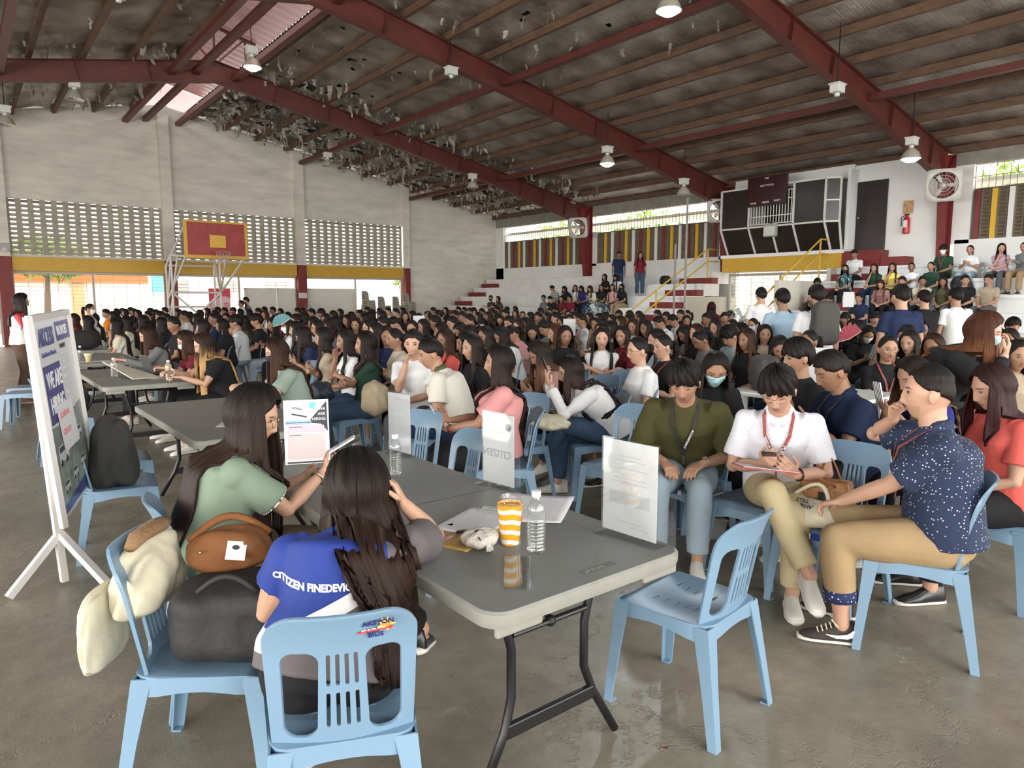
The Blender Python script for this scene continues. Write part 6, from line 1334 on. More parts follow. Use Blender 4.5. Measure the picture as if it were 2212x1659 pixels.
def watch(t, J, s, m, face=True):
    d = (J['w'+s]-J['E'+s]).normalized(); c = J['w'+s]-d*.028; b = MB(); x = d.orthogonal().normalized(); y = d.cross(x); b.tube([c+(x*math.cos(a)+y*math.sin(a))*.0305 for a in [2*math.pi*i/20 for i in range(20)]], .0055, 8, closed=True)
    o = b.build('wristwatch', m, t, smooth=True)
    if face:
        b = MB(); u = Vector((0, -.2, 1)); u = (u-d*u.dot(d)).normalized(); Mx = basis(d, u.cross(d)); b.lathe([(.017, 0), (.018, .006), (.015, .008), (0, .008)], (0, 0, 0), 20); o2 = b.build('watch_face', mat('watch_gold', (.5, .42, .3), .25, metal=.8), o); o2.location = c+u*.031; o2.rotation_euler = Mx.to_euler()
def collar(t, J, sp, m, open_=.02):
    X, up, fw, ry = chest_pts(J, sp); N = J['N']; b = MB(); vs = []; n = 22
    for i in range(n+1):
        a = -math.pi*.90+1.8*math.pi*i/n; s_, c = math.sin(a), -math.cos(a)   # from the front round the back
        a2 = math.pi*2*(i/n)*.94+math.pi*.06; dx, dy = math.sin(a2), math.cos(a2); fr = max(0, dy)
        top = N+up*(.045-.03*fr)+X*.06*dx+fw*(.055*dy+.0); bot = N+up*(.004-.045*fr*(1 if fr > .0 else 0))+X*.083*dx+fw*(.085*dy+.008*fr)
        vs += [top, bot, bot+Vector((0, 0, -.004))]
    b.add(vs, [(3*i, 3*i+3, 3*i+4, 3*i+1) for i in range(n)]); o = b.build('collar', m, t, smooth=True); md = o.modifiers.new('s', 'SOLIDIFY'); md.thickness = .004
def buttonline(t, J, sp, m):
    X, up, fw, ry = chest_pts(J, sp); b = MB()
    for k in range(4): b.sphere(J['N']-up*(.09+.075*k)+fw*(ry-.0+.004*k)+X*.004, .0055, 10, 6)
    b.build('button', m, t)
# woman in pale green shirt
t, J, rz = near('woman in pale green shirt with very long straight hair, gold glasses, holding a phone', (.80, 2.92), (1, -.20),
    dict(head=(548, 890), f=1, hair='long', hl=1.35, vol=1.4, arms='phone', lean=16, pitch=10, yaw=-22, wR=(.02, .45, .84), wL=(-.12, .40, .80), hdR=(-.5, .8, .3), hdL=(.6, .7, .2), loose=.035, slen=.72, spread=.14, broad=1.08, flare=1.25, seed=3), skin=0, top=cloth('sage_green_shirt', (.19, .25, .185)), pants=PANT['e'], hairc='n', extras='G', shoes=m_shoek)
phone('white phone in the hands of the woman in pale green shirt', hand_pos(t, rz, J, 'R', .12, .07), rz-.3, 30, mat('white_phone', (.75, .75, .75), .3))
watch(t, J, 'R', mat('chain_bracelet', (.5, .42, .3), .25, metal=.9), False)
b = MB()
for s in 'RL':
    S, E = J['S'+s], J['E'+s]; e = S.lerp(E, .72); d = (E-S).normalized(); x = d.orthogonal().normalized(); y = d.cross(x); b.tube([e+(x*math.cos(a)+y*math.sin(a))*.069 for a in [2*math.pi*i/28 for i in range(28)]], .004, 6, closed=True)
o = b.build('sleeve_trim', stripes('zigzag_trim', (.8, .8, .75), (.05, .08, .05), 40, 'X'), t)
# woman in blue company polo, back to the camera
m = bpy.data.materials.new('blue_white_grey_polo'); m.use_nodes = True; nt = m.node_tree; pr = nt.nodes['Principled BSDF']; Nn = nt.nodes.new; Lk = nt.links.new
tc = Nn('ShaderNodeTexCoord'); sp_ = Nn('ShaderNodeSeparateXYZ'); Lk(tc.outputs['Object'], sp_.inputs[0]); mA = Nn('ShaderNodeMath'); mA.operation = 'MULTIPLY_ADD'; Lk(sp_.outputs[0], mA.inputs[0]); mA.inputs[1].default_value = -.42; Lk(sp_.outputs[2], mA.inputs[2])
rp = Nn('ShaderNodeValToRGB'); rp.color_ramp.interpolation = 'CONSTANT'; rp.color_ramp.elements[0].color = (.10, .085, .09, 1); rp.color_ramp.elements[1].position = .70; rp.color_ramp.elements[1].color = (.75, .74, .74, 1); e3 = rp.color_ramp.elements.new(.745); e3.color = (.008, .028, .20, 1); Lk(mA.outputs[0], rp.inputs[0])
gt = Nn('ShaderNodeMath'); gt.operation = 'GREATER_THAN'; Lk(sp_.outputs[0], gt.inputs[0]); gt.inputs[1].default_value = .165; mx = Nn('ShaderNodeMix'); mx.data_type = 'RGBA'; Lk(gt.outputs[0], mx.inputs[0]); Lk(rp.outputs[0], mx.inputs[6]); mx.inputs[7].default_value = (.10, .085, .09, 1); Lk(mx.outputs[2], pr.inputs['Base Color']); pr.inputs['Roughness'].default_value = .8
t, J, rz = near('woman in blue company polo seen from behind, hand raised to her long hair', (.80, 1.86), (.407, .914),
    dict(side=13, sweep=.11, vol=1.6, k=.80, f=1, hair='long', hl=1.0, arms='lap', lean=26, pitch=14, yaw=-4, wR=(.24, .24, .92), poleR=(1, .1, -1.7), hdR=(-.45, .0, 1), hnR=(-1, 0, 0), curlR=50, wL=(-.14, .36, .66), broad=1.26, loose=.02, slen=.5, kneeR=(.08, .46, .60), anR=(.33, .60, .30), toeR=(.25, .9, -.3), seed=9, shoe='flat'), skin=0, top=m, pants=PANT['k'], hairc='n', shoes=m_shoek)
t['held'] = 0; del t['held']
shirt = [o for o in t.children if o.name.startswith('shirt')][0]
cu = bpy.data.curves.new('back_print', 'FONT'); cu.body = 'CITIZEN FINEDEVICE PHILIPPINES'; cu.size = .0255; cu.extrude = 0; cu.offset = .0011; cu.align_x = 'LEFT'; cu.resolution_u = 3
tmp = bpy.data.objects.new('x', cu); TMP.collection.objects.link(tmp); vl = TMP.view_layers[0]; vl.update(); me = bpy.data.meshes.new_from_object(tmp.evaluated_get(vl.depsgraph)); bpy.data.objects.remove(tmp)
me = bake(me, [('REMESH', dict(mode='SHARP', octree_depth=8)),]) if False else me
me.name = 'back_print'; o = link('back_print', me, t); me.materials.clear(); me.materials.append(m_stkw); o.location = (-.168, -.24, .775); o.rotation_euler = (R(90), 0, 0)
md = o.modifiers.new('tri', 'TRIANGULATE'); md = o.modifiers.new('sub', 'SUBSURF'); md.subdivision_type = 'SIMPLE'; md.levels = md.render_levels = 2
md = o.modifiers.new('wrap', 'SHRINKWRAP'); md.target = shirt; md.wrap_method = 'PROJECT'; md.use_project_z = True; md.use_negative_direction = True; md.use_positive_direction = False; md.offset = .0025
# young man in olive shirt
t, J, rz = near('young man in olive green shirt looking down, black lanyard and wristwatch', (3.60, 2.70), (-.86, -.52),
    dict(head=(1478, 830), f=0, hair='mop', arms='lap', lean=24, pitch=16, yaw=-2, eyes='down', wR=(.10, .34, .63), wL=(-.12, .33, .63), loose=.034, slen=.9, broad=1.12, seed=4), skin=1, top=cloth('olive_shirt', (.062, .058, .022)), pants=PANT['i'], extras='y', shoes=m_shoew)
spx = dict(loose=.034, broad=1.12); collar(t, J, spx, cloth('olive_shirt', (.062, .058, .022))); watch(t, J, 'L', mat('steel_watch', (.25, .24, .22), .3, metal=.8))
X, up, fw, ry = chest_pts(J, spx); a_ = J['N']-up*.06-X*.062+fw*(ry-.004); c_ = J['C']-X*.035+fw*(ry+.016); dd = (c_-a_).normalized(); text('lanyard_print', 'ACCOUNTANCY', .017, a_.lerp(c_, .05)+fw*.006, basis(dd, fw.cross(dd)), m_stkw, t, bold=.0004)
# young man in white polo
t, J, rz = near('young man in white polo with thin glasses and wide red lanyard, looking at his phone', (3.56, 2.17), (-.88, -.45),
    dict(head=(1680, 845), f=0, hair='mop', arms='phone', lean=20, pitch=22, yaw=-6, eyes='down', wR=(.06, .33, .72), wL=(-.10, .35, .69), loose=.024, slen=.78, cross=1, seed=5), skin=0, top=cloth('white_polo', (.68, .68, .74)), pants=PANT['c'], extras='GY', shoes=m_shoew)
collar(t, J, dict(loose=.024), cloth('white_polo', (.68, .68, .74))); watch(t, J, 'L', m_blk, False)
X, up, fw, ry = chest_pts(J, dict(loose=.024)); Cc, Nn2 = J['C'], J['N']
for sg, body, sz in ((1, 'VERSITY OF THE PHILIPPINES', .013), (-1, 'PUP', .030)):
    a_ = Nn2-up*.06+X*sg*.062+fw*(ry-.006); c_ = Cc+X*sg*.035+fw*(ry+.014); dd = (c_-a_).normalized(); side = fw.cross(dd)
    text('lanyard_print', body, sz, a_.lerp(c_, .05 if sz < .02 else .75)+fw*.006, basis(dd, side), m_stkw, t, bold=.0003)
phone('phone held over a clipboard by the young man in white polo', hand_pos(t, rz, J, 'R', .10, .02), rz, 25)
p = hand_pos(t, rz, J, 'R', .06, -.035); t2 = empty('paper_folder', p, rz); t2.rotation_euler = (R(8), R(-6), rz+R(20)); tag(t2, 'red edged paper folder on the knee of the young man in white polo', 'folder'); b = MB(); b.box((0, 0, 0), (.30, .22, .004)); b.build('cover', mat('red_folder', (.45, .03, .05), .5), t2); b = MB(); b.box((0, -.004, .004), (.28, .2, .003)); b.build('paper_sheet', m_paper, t2)
# man in dotted navy shirt
m_dot = dots('navy_dotted_cotton', (.012, .022, .06), (.42, .44, .5), 62, .20)
t, J, rz = near('man in navy dotted shirt and khaki trousers with moustache, elbow on the next chair', (3.42, 1.22), (-.46, .89),
    dict(f=0, hair='crop', arms='lap', lean=7, pitch=-2, yaw=0, head=(2005, 850), beard=1, wL=(-.04, .42, .64), hdL=(.5, .8, -.35), curlL=45, wR=(.13, .20, 1.03), poleR=(1, .55, -.5), hdR=(-.5, .0, .85), curlR=50, broad=1.17, loose=.022, slen=.78, tlen=.62, flare=1.1, foot=-.04, spread=.15, seed=6), skin=0, top=m_dot, pants=PANT['h'], hairc='n', extras='Y', shoes=mat('brown_black_suede', (.05, .04, .033), .8, var=.7, vscale=10, color2=(.012, .012, .012)))
collar(t, J, dict(loose=.022, broad=1.17), m_dot)
m_cuff = dots('navy_cuff_dots', (.012, .02, .08), (.6, .62, .7), 55, .24)
for s in 'RL':
    kn, an = J['knee'+s], J['an'+s]; b = MB(); b.tube([kn.lerp(an, .57), kn.lerp(an, .70)], .074, 20, caps=False); o = b.build('trouser_cuff', m_cuff, t, smooth=True); md = o.modifiers.new('s', 'SOLIDIFY'); md.thickness = .006
    sh = J['toe'+s]; x = sh.cross(Vector((0, 0, 1))).normalized(); o3 = J['an'+s]-Vector((0, 0, .085)); b = MB()
    for k in range(5): yy = .03+.018*k; zz = .098-.010*k; b.tube([o3+sh*yy-x*.024+Vector((0, 0, zz-.012)), o3+sh*(yy+.004)+Vector((0, 0, zz+.004)), o3+sh*yy+x*.024+Vector((0, 0, zz-.012))], .0035, 6)
    for q in (1, -1): b.tube([o3+sh*.03+Vector((0, 0, .104)), o3+sh*.05+x*q*.03+Vector((0, 0, .118)), o3+sh*.02+x*q*.045+Vector((0, 0, .09)), o3+sh*.03+Vector((0, 0, .102))], .003, 6)
    b.build('shoelace', mat('cream_laces', (.62, .55, .40), .8), t)
    if s == 'L':
        b = MB(); q_ = [(-.055, .058), (-.02, .04), (.03, .038), (.075, .052), (.02, .052), (-.02, .062), (-.045, .085)]; vs = [o3+sh*(a+.0)-x*(.0435)+Vector((0, 0, c)) for a, c in q_]
        b.add(vs, [tuple(range(7))]); o = b.build('side_mark', m_stkw, t); md = o.modifiers.new('s', 'SOLIDIFY'); md.thickness = .006
# woman in coral blouse
near('woman in coral blouse with dark red shoulder length hair behind the dotted shirt man', (4.30, 1.20), (-.75, .66),
    dict(head=(2140, 870), f=1, hair='shoulder', hl=1.15, arms='lap', lean=8, pitch=14, broad=1.08, loose=.025, seed=8), skin=0, top=cloth('coral_blouse', (.72, .13, .11)), pants=PANT['k'], hairc='r', shoes=m_shoek)
t, J, rz = near('young man in navy polo with yellow collar tipping, looking down at a green fan', (4.28, 2.12), (-.82, .57),
    dict(head=(1795, 825), f=0, hair='short', arms='phone', lean=12, pitch=18, eyes='down', wR=(.08, .34, .86), wL=(-.10, .36, .84), broad=1.08, seed=10), skin=2, top=cloth('navy_polo', (.010, .018, .05)), pants=PANT['k'], extras='y')
collar(t, J, dict(broad=1.08), cloth('navy_polo', (.010, .018, .05)))
FR = .165
def handfan(label, pos, rz, m, tilt=70):
    t = empty('hand_fan', pos, rz); t.rotation_euler = (R(tilt), R(-25), rz); tag(t, label, 'fan', 'folding hand fans'); b = MB(); n = 16; vs = [(0, 0, 0)]
    for i in range(n+1): a = R(10+160*i/n); vs.append((FR*math.cos(a), FR*math.sin(a), .006*(i % 2)))
    b.add(vs, [(0, i+1, i+2) for i in range(n)]); o = b.build('fan_leaf', m, t); md = o.modifiers.new('s', 'SOLIDIFY'); md.thickness = .0015; b = MB(); [b.bar((0, 0, 0), (FR*math.cos(R(a)), FR*math.sin(R(a)), 0), .008, .004) for a in (10, 170)]; b.build('guard_stick', mat('bamboo', (.55, .42, .22), .5), t)
handfan('green folding fan held by the young man in navy polo', hand_pos(t, rz, J, 'R', .1, .0), rz, mat('green_fan', (.05, .28, .08), .5), 60)
t, J, rz = near('woman with curly brown hair in blue top holding up a checkered phone', (4.60, 1.85), (-.85, .5),
    dict(head=(1975, 805), f=1, hair='wavy', hl=1.1, arms='phone', lean=12, pitch=16, wR=(.04, .30, .92), wL=(-.10, .30, .88), seed=12), skin=1, top=cloth('royal_blue_top', (.025, .035, .22)), pants=PANT['k'], hairc='h', extras='Y')
phone('phone in black and white checkered case', hand_pos(t, rz, J, 'R', .11, .05), rz, 75, stripes('checker_case', (.02, .02, .02), (.8, .8, .8), 22, 'X'))
# middle left: table side row
m_cream = cloth('cream_polo', (.66, .64, .56))
t, J, rz = near('man in cream polo with green trim seen from behind, leaning to his neighbour', (3.10, 4.98), (-.72, .69),
    dict(head=(930, 762), f=0, hair='short', arms='lap', lean=20, pitch=6, yaw=22, broad=1.16, loose=.024, seed=13), skin=1, top=m_cream, pants=PANT['d']); collar(t, J, dict(broad=1.16, loose=.024), cloth('olive_trim', (.08, .09, .04)))
t, J, rz = near('woman in pink blouse with puff sleeves and long hair, holding a blue phone', (2.98, 3.84), (-.84, .54),
    dict(head=(1078, 805), f=1, hair='long', hl=1.2, arms='phone', lean=-4, pitch=0, wR=(.03, .32, .74), wL=(-.08, .34, .70), broad=1.25, loose=.03, slen=.75, seed=14), skin=1, top=cloth('pink_blouse', (.60, .27, .27)), pants=PANT['k'], hairc='n'); watch(t, J, 'L', mat('red_watch_strap', (.25, .02, .03), .4))
phone('light blue phone in the hands of the woman in pink blouse', hand_pos(t, rz, J, 'L', .1, .05), rz, 60, mat('blue_phone', (.25, .38, .52), .25))
t, J, rz = near('woman in white blouse and black pinafore hunched over her phone', (3.98, 3.96), (-.85, .5),
    dict(head=(1232, 800), f=1, hair='shoulder', hl=1.1, arms='phone', lean=36, pitch=4, sleeve='long', wR=(.02, .52, .93), wL=(-.06, .52, .90), hdR=(-.2, .4, .9), hdL=(.2, .4, .9), loose=.03, cross=-1, seed=15), skin=0, top=cloth('white_blouse', (.66, .66, .68)), pants=PANT['j'], hairc='n', shoes=m_shoew)
phone('phone close to the face of the woman in white blouse', hand_pos(t, rz, J, 'R', .1, .05), rz, 70)
X, up, fw, ry = chest_pts(J, dict(f=1, loose=.03)); b = MB(); b.tube([J['P']-J['d1']*.02, J['W']+J['d1']*.02], [(.185, .15), (.162, .14)], 24, caps=False); 
for sg in (1, -1): b.tube([J['W']+X*sg*.07-fw*.13, J['N']-up*.04+X*sg*.08-fw*.12, J['N']-up*.01+X*sg*.09, J['N']-up*.08+X*sg*.09+fw*.125, J['W']+X*sg*.08+fw*.14], [(.018, .012)]*5, 10)
o = b.build('pinafore', cloth('black_pinafore', (.012, .012, .013)), t, smooth=True); md = o.modifiers.new('s', 'SOLIDIFY'); md.thickness = .004
near('woman in dark green tee with crossed arms and jeans, red lanyard', (3.04, 6.32), (-.94, .33), dict(head=(790, 748), f=1, hair='shoulder', hl=1.2, arms='fold', lean=-2, pitch=0, cross=1, seed=16), skin=1, top=cloth('dark_green_tee', (.018, .045, .03)), pants=PANT['j'], hairc='n', extras='Y')
# women working at the third table
t, J, rz = near('woman in black tee with blonde tipped long hair leaning on the third table', (2.33, 7.72), (-1, .0), dict(head=(440, 742), f=1, hair='long', hl=1.35, arms='table', lean=16, pitch=14, wR=(.08, .52, .84), wL=(-.14, .46, .80), broad=1.15, seed=17), skin=0, top=cloth('black_tee', (.012, .012, .013)), pants=PANT['k'], hairc='d'); watch(t, J, 'R', mat('white_watch', (.7, .7, .7), .4))
near('woman in maroon tee with dark brown bob bending over the third table', (2.42, 8.5), (-1, .0), dict(head=(402, 724), f=1, hair='shoulder', hl=.9, arms='table', lean=16, pitch=16, seed=18), skin=0, top=TOPM['r'], pants=PANT['k'], hairc='b', extras='m')
t, J, rz = near('woman in grey blazer with long brown hair at the laptop', (2.45, 9.9), (-1, .0), dict(head=(318, 712), f=1, hair='long', hl=1.4, arms='table', lean=12, pitch=16, sleeve='long', seed=19), skin=0, top=cloth('grey_blazer', (.16, .165, .165)), pants=PANT['k'], hairc='b')
t, J, rz = near('woman in sage ruffled blouse with long brown hair and black mask', (2.62, 6.05), (-1, .15), dict(head=(598, 778), f=1, hair='long', hl=1.25, arms='table', lean=14, pitch=10, loose=.035, seed=20), skin=0, top=cloth('sage_blouse', (.25, .31, .27)), pants=PANT['h'], hairc='b', extras='X')
# presenter
m = bpy.data.materials.new('red_white_top'); m.use_nodes = True; nt = m.node_tree; pr = nt.nodes['Principled BSDF']; tc = nt.nodes.new('ShaderNodeTexCoord'); s_ = nt.nodes.new('ShaderNodeSeparateXYZ'); nt.links.new(tc.outputs['Object'], s_.inputs[0]); r_ = nt.nodes.new('ShaderNodeValToRGB'); r_.color_ramp.interpolation = 'CONSTANT'; r_.color_ramp.elements[0].color = (.72, .7, .7, 1); r_.color_ramp.elements[1].color = (.35, .015, .03, 1); r_.color_ramp.elements[1].position = .60
ml = nt.nodes.new('ShaderNodeMath'); ml.operation = 'MULTIPLY_ADD'; ml.inputs[1].default_value = .5; nt.links.new(s_.outputs[2], ml.inputs[0]); nt.links.new(s_.outputs[1], ml.inputs[2]); nt.links.new(ml.outputs[0], r_.inputs[0]); nt.links.new(r_.outputs[0], pr.inputs['Base Color'])
t, J, rz = near('standing woman presenter in red and white top with microphone and paper at far left', (.74, 13.0), (1, -.1), dict(f=1, stand=1, hair='shoulder', hl=1.4, arms='hold', lean=2, k=1.0, pitch=4, hem=.0, flare=1.3, seed=21), skin=1, top=m, pants=cloth('brown_trousers', (.10, .065, .045)), extras='G', shoes=mat('tan_flats', (.25, .10, .05), .6))
p = hand_pos(t, rz, J, 'L', .06, .04); t2 = empty('microphone', p, rz); tag(t2, 'black microphone held by the presenter', 'microphone'); b = MB(); b.tube([(0, -.02, -.12), (0, 0, 0), (0, .01, .05)], [.012, .017, .019], 12); b.build('handle', m_blk, t2); b = MB(); b.sphere((0, .015, .07), .028, 14, 10); b.build('mic_head', mat('mic_foam', (.05, .02, .02), .9), t2)
p = hand_pos(t, rz, J, 'R', .1, .06); t2 = empty('paper_sheet', p, rz); t2.rotation_euler = (R(35), 0, rz); tag(t2, 'sheet of paper held by the presenter', 'paper'); b = MB(); b.box((0, 0, 0), (.21, .28, .002)); b.build('sheet', m_paper, t2)
# ---------------------------------------------------------------- the crowd, one entry per person: x y of the head in the photo, look
HS_ = dict(L='long', B='long', R='long', O='long', W='wavy', M='bob', P='pony', N='bun', H='long', S='short', T='mop', U='crop', C='cap')
HC_ = dict(L='k', B='b', R='r', O='o', W='k', M='k', P='k', N='k', H='h', S='k', T='k', U='k', C='k')
HW_ = dict(L='long-haired', B='brown-haired', R='red-haired', O='auburn-haired', W='wavy-haired', M='bob-haired', P='ponytailed', N='bun-haired', H='highlighted', S='short-haired', T='fringed', U='crop-haired', C='capped')
EW_ = dict(m='white mask', M='blue mask', X='black mask', G='glasses', Y='red lanyard', y='black lanyard')
AW_ = {0: '', 1: 'holding a phone', 2: 'hand on face', 3: 'arms folded', 5: 'taking a picture'}
FLOOR = """161,690,Br0 190,696,Lw0M 203,689,Lw0m 229,678,Sy0 245,683,Lk0 252,673,Lk0 270,672,Lk0 264,665,Mw0 282,669,Sk0 290,674,Lk0 251,703,Lc2G 274,697,Lc0 298,679,Lk0 319,681,Pk0
325,675,Sk0 346,684,Sg0 360,689,P10X 337,678,Lk0 386,677,Mc0 399,683,Sw0G 356,670,Sy0 410,685,Lk0 432,679,Lg0 426,690,Lq0 462,690,Un0G 489,689,Lw0v 509,697,Tw2Y 448,673,Lk0 470,671,Sk0 485,673,Sk0 504,672,Cw0C
519,675,Lk0 538,675,Mk0 558,675,Sw0 554,693,Tk0G 527,696,Lo0 573,680,Ow0 571,668,Sk0 589,667,Sk0 606,675,Br0 622,684,Pw0 602,690,Lm0 620,704,Lw0mY 641,694,Sg0 643,674,Sk0 654,673,Lk0 658,686,Lr0 673,677,Sg0G 694,677,Tk0
677,698,Mw0 686,709,Mk0G 704,690,Lk0 708,708,Bg0 725,697,Lk0G 750,693,Rk0 759,685,Br0 769,703,Rk0v 777,680,Sw0 788,689,Lk0 799,684,Lk0m 796,709,Mk0G 812,717,Mk0 793,671,Sk0X 804,677,Lk0 819,674,Lw0 826,684,Sk0 838,673,Sw0 828,700,Sk0 852,700,Sq4
655,735,Ln4Y 700,737,Le0Y 747,743,Lw2 835,732,Ln0v 853,732,Pc3 890,709,Lk0v 875,685,Lk0v 891,683,Mk0 905,689,Lk0v 924,684,Lk0 936,673,Sw0 947,682,Sw5Y 963,671,Lk0 990,670,Sk0 1003,672,Sw0 1015,674,Sq0 1023,673,Sk0 984,682,Sk0 1000,685,Sw0 1015,694,Sk0 1034,685,Lw0
1041,676,Sk0 1056,685,Bk0 1069,681,Lk0 1080,691,Lk4v 1073,670,Sk0 1092,679,Sw0 1114,678,Lw0 1113,669,Sk0 1129,682,Pk2v 977,701,Sq1G 995,714,Lr4 1018,720,Pk4 1048,728,Lk0 1084,724,Mw4 1106,720,Pp4 1119,714,Bk0 953,716,Lk0 894,751,Sw2v 962,744,Bx0 1020,762,Lk0 1008,756,Lk0
1150,718,Lk4v 1178,710,Sg4 1200,729,Og0 1220,746,Mk0v 1167,767,Hu4 1300,752,Ww3v 1344,741,Lr0Y 1378,757,Nw0G 1146,686,Lk0 1163,687,Sk0G 1167,674,Sk0 1185,687,Lk0 1188,674,Sk0 1201,688,Sr0 1214,698,L20m 1204,675,Lk0 1227,680,Lk0v 1230,693,Lr0v 1241,686,Sl0G 1256,694,Sw3Y
1273,687,Lk2 1287,701,Pg2 1295,689,Lk0 1308,686,Lk0 1321,693,Lw0 1321,711,Mv0 1340,697,Bw0m 1337,682,Sk0 1360,683,Sk0 1359,693,Mk0 1368,707,Bw0 1380,684,Sk0 1384,691,Mk0 1395,710,Lk0 1420,681,Sw0 1424,696,Sw4 1454,695,Sw4G 1439,687,Sk0 1431,671,Sk0 1470,680,Sk0 1483,695,Ln0v 1485,679,Pw0
1526,691,Sn0 1565,688,Sk0vy 1578,684,Tg0v 1545,708,Lk0G 1582,706,Pk2 1627,701,Pw0MG 1480,724,Lg4 1504,724,Bk1 1513,748,Pg4G 1575,742,Ts4G 1612,744,Bk0 1651,732,Le0v 1682,765,Wk4v 1431,748,Pk1Y 1418,743,Ll0 1545,798,Lk4vMG 1722,779,Tk2 1803,711,Pn4m
1874,720,Mk4mv 1843,708,Lk0 1855,713,Lk0 1935,716,M10vY 1959,725,Sw2m 1921,712,S20 1990,711,Lq0vG 2018,698,Sl4vY 2060,699,Lw0v 2092,697,Sk0 2153,727,Pz1 2188,705,To0v 2160,757,Bk0 2196,777,Le0v 2014,777,Bk0 1963,764,Lk0 1915,792,Pk0vGY 1746,785,Py2 1826,689,Tr0 1889,689,Tk1v
1300,716,Lk0 1100,700,Sk0 1135,703,Lk0 940,700,Sk0 915,708,Lk0 870,672,Lk0 855,676,Sk0 735,676,Lk0 720,683,Sk0 640,712,Lk0 590,704,Lk0 480,705,Mk0 438,707,Lk0 375,702,Sk0 350,700,Lk0 310,694,Lk0 465,680,Lk0 1700,708,Lk0 1725,716,Lg0 1765,706,Lk0 1600,720,Lk0 1640,690,Sk0 2115,745,Lk0 2180,735,Lk0""".split()
ZON = [(345, 'beyond grey tables'), (560, 'below basketball board'), (770, 'before white panels'), (900, 'before stacked chairs'), (1125, 'before bleacher end'), (1400, 'below bleacher sitters'), (1560, 'by thin poles'), (1710, 'by standing men'), (9999, 'under right bleachers')]
def skin_of(i): return (0, 1, 1, 2, 1, 0, 2, 1)[i % 8]
SPC = {}
def crowd_spec(code, far, i, stand=0):
    h, tp, a = code[0], code[1], int(code[2]); ex = code[3:]; f = 1 if h in 'LBROWMPNH' else 0; hv = 1 if a == 4 else (2 if i % 3 == 0 else 0)
    arms = {0: ('lap', 'fold')[(i//2) % 5 == 0], 1: 'phone', 2: 'chin', 3: 'fold', 4: 'phone' if i % 2 else 'lap', 5: 'cam'}[a]
    sl = 'long' if (tp in 'cgeuvqs' and i % 2) else 'short'; lean, yaw, pit = ((5, 0, 2), (13, 0, 24), (4, 24, 4))[hv]
    if stand: arms = 'side'; hv = 3; lean, yaw, pit = 1, 0, 3
    sp = dict(f=f, hair=HS_[h], arms=arms, lean=lean, yaw=yaw, pitch=pit, sleeve=sl, seed=1+(hv*7+ord(h)) % 11, stand=stand, hl=1.1)
    fl = 'far' if far else 'near'; K = (f, hv, fl, stand)
    keys = dict(J=(f, hv, arms, stand), body=K+(arms,), hair=K+(HS_[h],), shirt=K+(arms, sl), legs=(f, fl, stand), head=K)
    return sp, keys, f, h, tp, a, ex
PT = cloth('x', (1, 1, 1)) if False else None
PL = ['k', 'j', 'd', 'k', 'h', 'g', 'i', 'k']
LABELS = {}
placed = []
def describe(f, h, tp, a, ex, place):
    e = [EW_[c] for c in ex if c in EW_]; s = HW_[h]+(' woman' if f else ' man')+' in '+CL[tp][0]
    if e: s += ', '+e[0]
    elif AW_.get(a): s += ', '+AW_[a]
    return s+', '+place
PEND = []
def put_floor(px, py, code, i, rowdist=None, stand=0, ztab=0):
    ex = code[3:]; face = 'v' if 'v' in ex else '^' if '^' in ex else '>' if '>' in ex else '<'
    rr = random.Random(i*31+7); j = rr.uniform(-.22, .22); d0 = {'<': (-1, .34+1.3*j), 'v': (-.72, -.70), '^': (.62, .78), '>': (.85, -.5)}[face]; rz = F(*d0)
    sp, keys, f, h, tp, a, ex2 = crowd_spec(code, py < 712 and not stand, i, stand)
    J = cached(('J',)+keys['J'], lambda: pose(sp)); hz = J['H'].z
    d = ray(px, py); dh = math.hypot(d.x, d.y)
    if rowdist: dist = rowdist
    else:
        dist = (CAMH-hz)/max(1e-4, -d.z/dh) if d.z < 0 else 27
        dist = min(dist, 25.8)
    q = Vector((d.x/dh*dist, d.y/dh*dist, 0)); off = Matrix.Rotation(rz, 3, 'Z')@Vector((J['H'].x, J['H'].y, 0)); 
    return dict(q=q, off=off, rz=rz, sp=sp, keys=keys, f=f, h=h, tp=tp, a=a, ex=ex2, i=i, px=px, py=py, z=0, dist=dist, dirv=Vector((d.x/dh, d.y/dh, 0)), stand=stand)
items = [put_floor(*(lambda e: (int(e[0]), int(e[1]), e[2]))(s.split(',')), i) for i, s in enumerate(FLOOR)]
STAND = [(1644, 638, 'Sw0^', 13.2, 'standing man in white tee seen from behind beside the light blue shirt man'), (1690, 646, 'Sl0^', 9.6, 'standing man in light blue shirt seen from behind'), (1764, 640, 'Sw0^', 9.0, 'standing man in white tee wearing a dark grey backpack'),
         (1946, 640, 'Sn0^', 9.4, 'broad standing man in navy polo seen from behind under the right bleachers'), (1537, 664, 'Rr0^', 16.0, 'standing woman with long dark red hair seen from behind near the gate'), (521, 656, 'Pw0', 24.5, 'standing woman with ponytail in white under the basketball board'), (531, 650, 'Sg0', 25.3, 'person held up behind the standing ponytail woman'), (195, 668, 'Pw0>m', 16.5, 'standing woman with black ponytail and mask beyond the grey tables'), (1996, 646, 'Sk0^', 12.2, 'standing person in black tee beside the broad navy polo man'), (2064, 641, 'Sw0^', 12.4, 'standing man in white shirt seen from behind near the right bleachers')]
for k, (px, py, code, dist, lb) in enumerate(STAND):
    it = put_floor(px, py, code, 500+k, dist, 1); it['label'] = lb; dz = it['dirv']*dist; zz = CAMH+ray(px, py).z/math.hypot(*ray(px, py).xy)*dist; it['scale'] = zz/cached(('J',)+it['keys']['J'], lambda: 0)['H'].z; items.append(it)
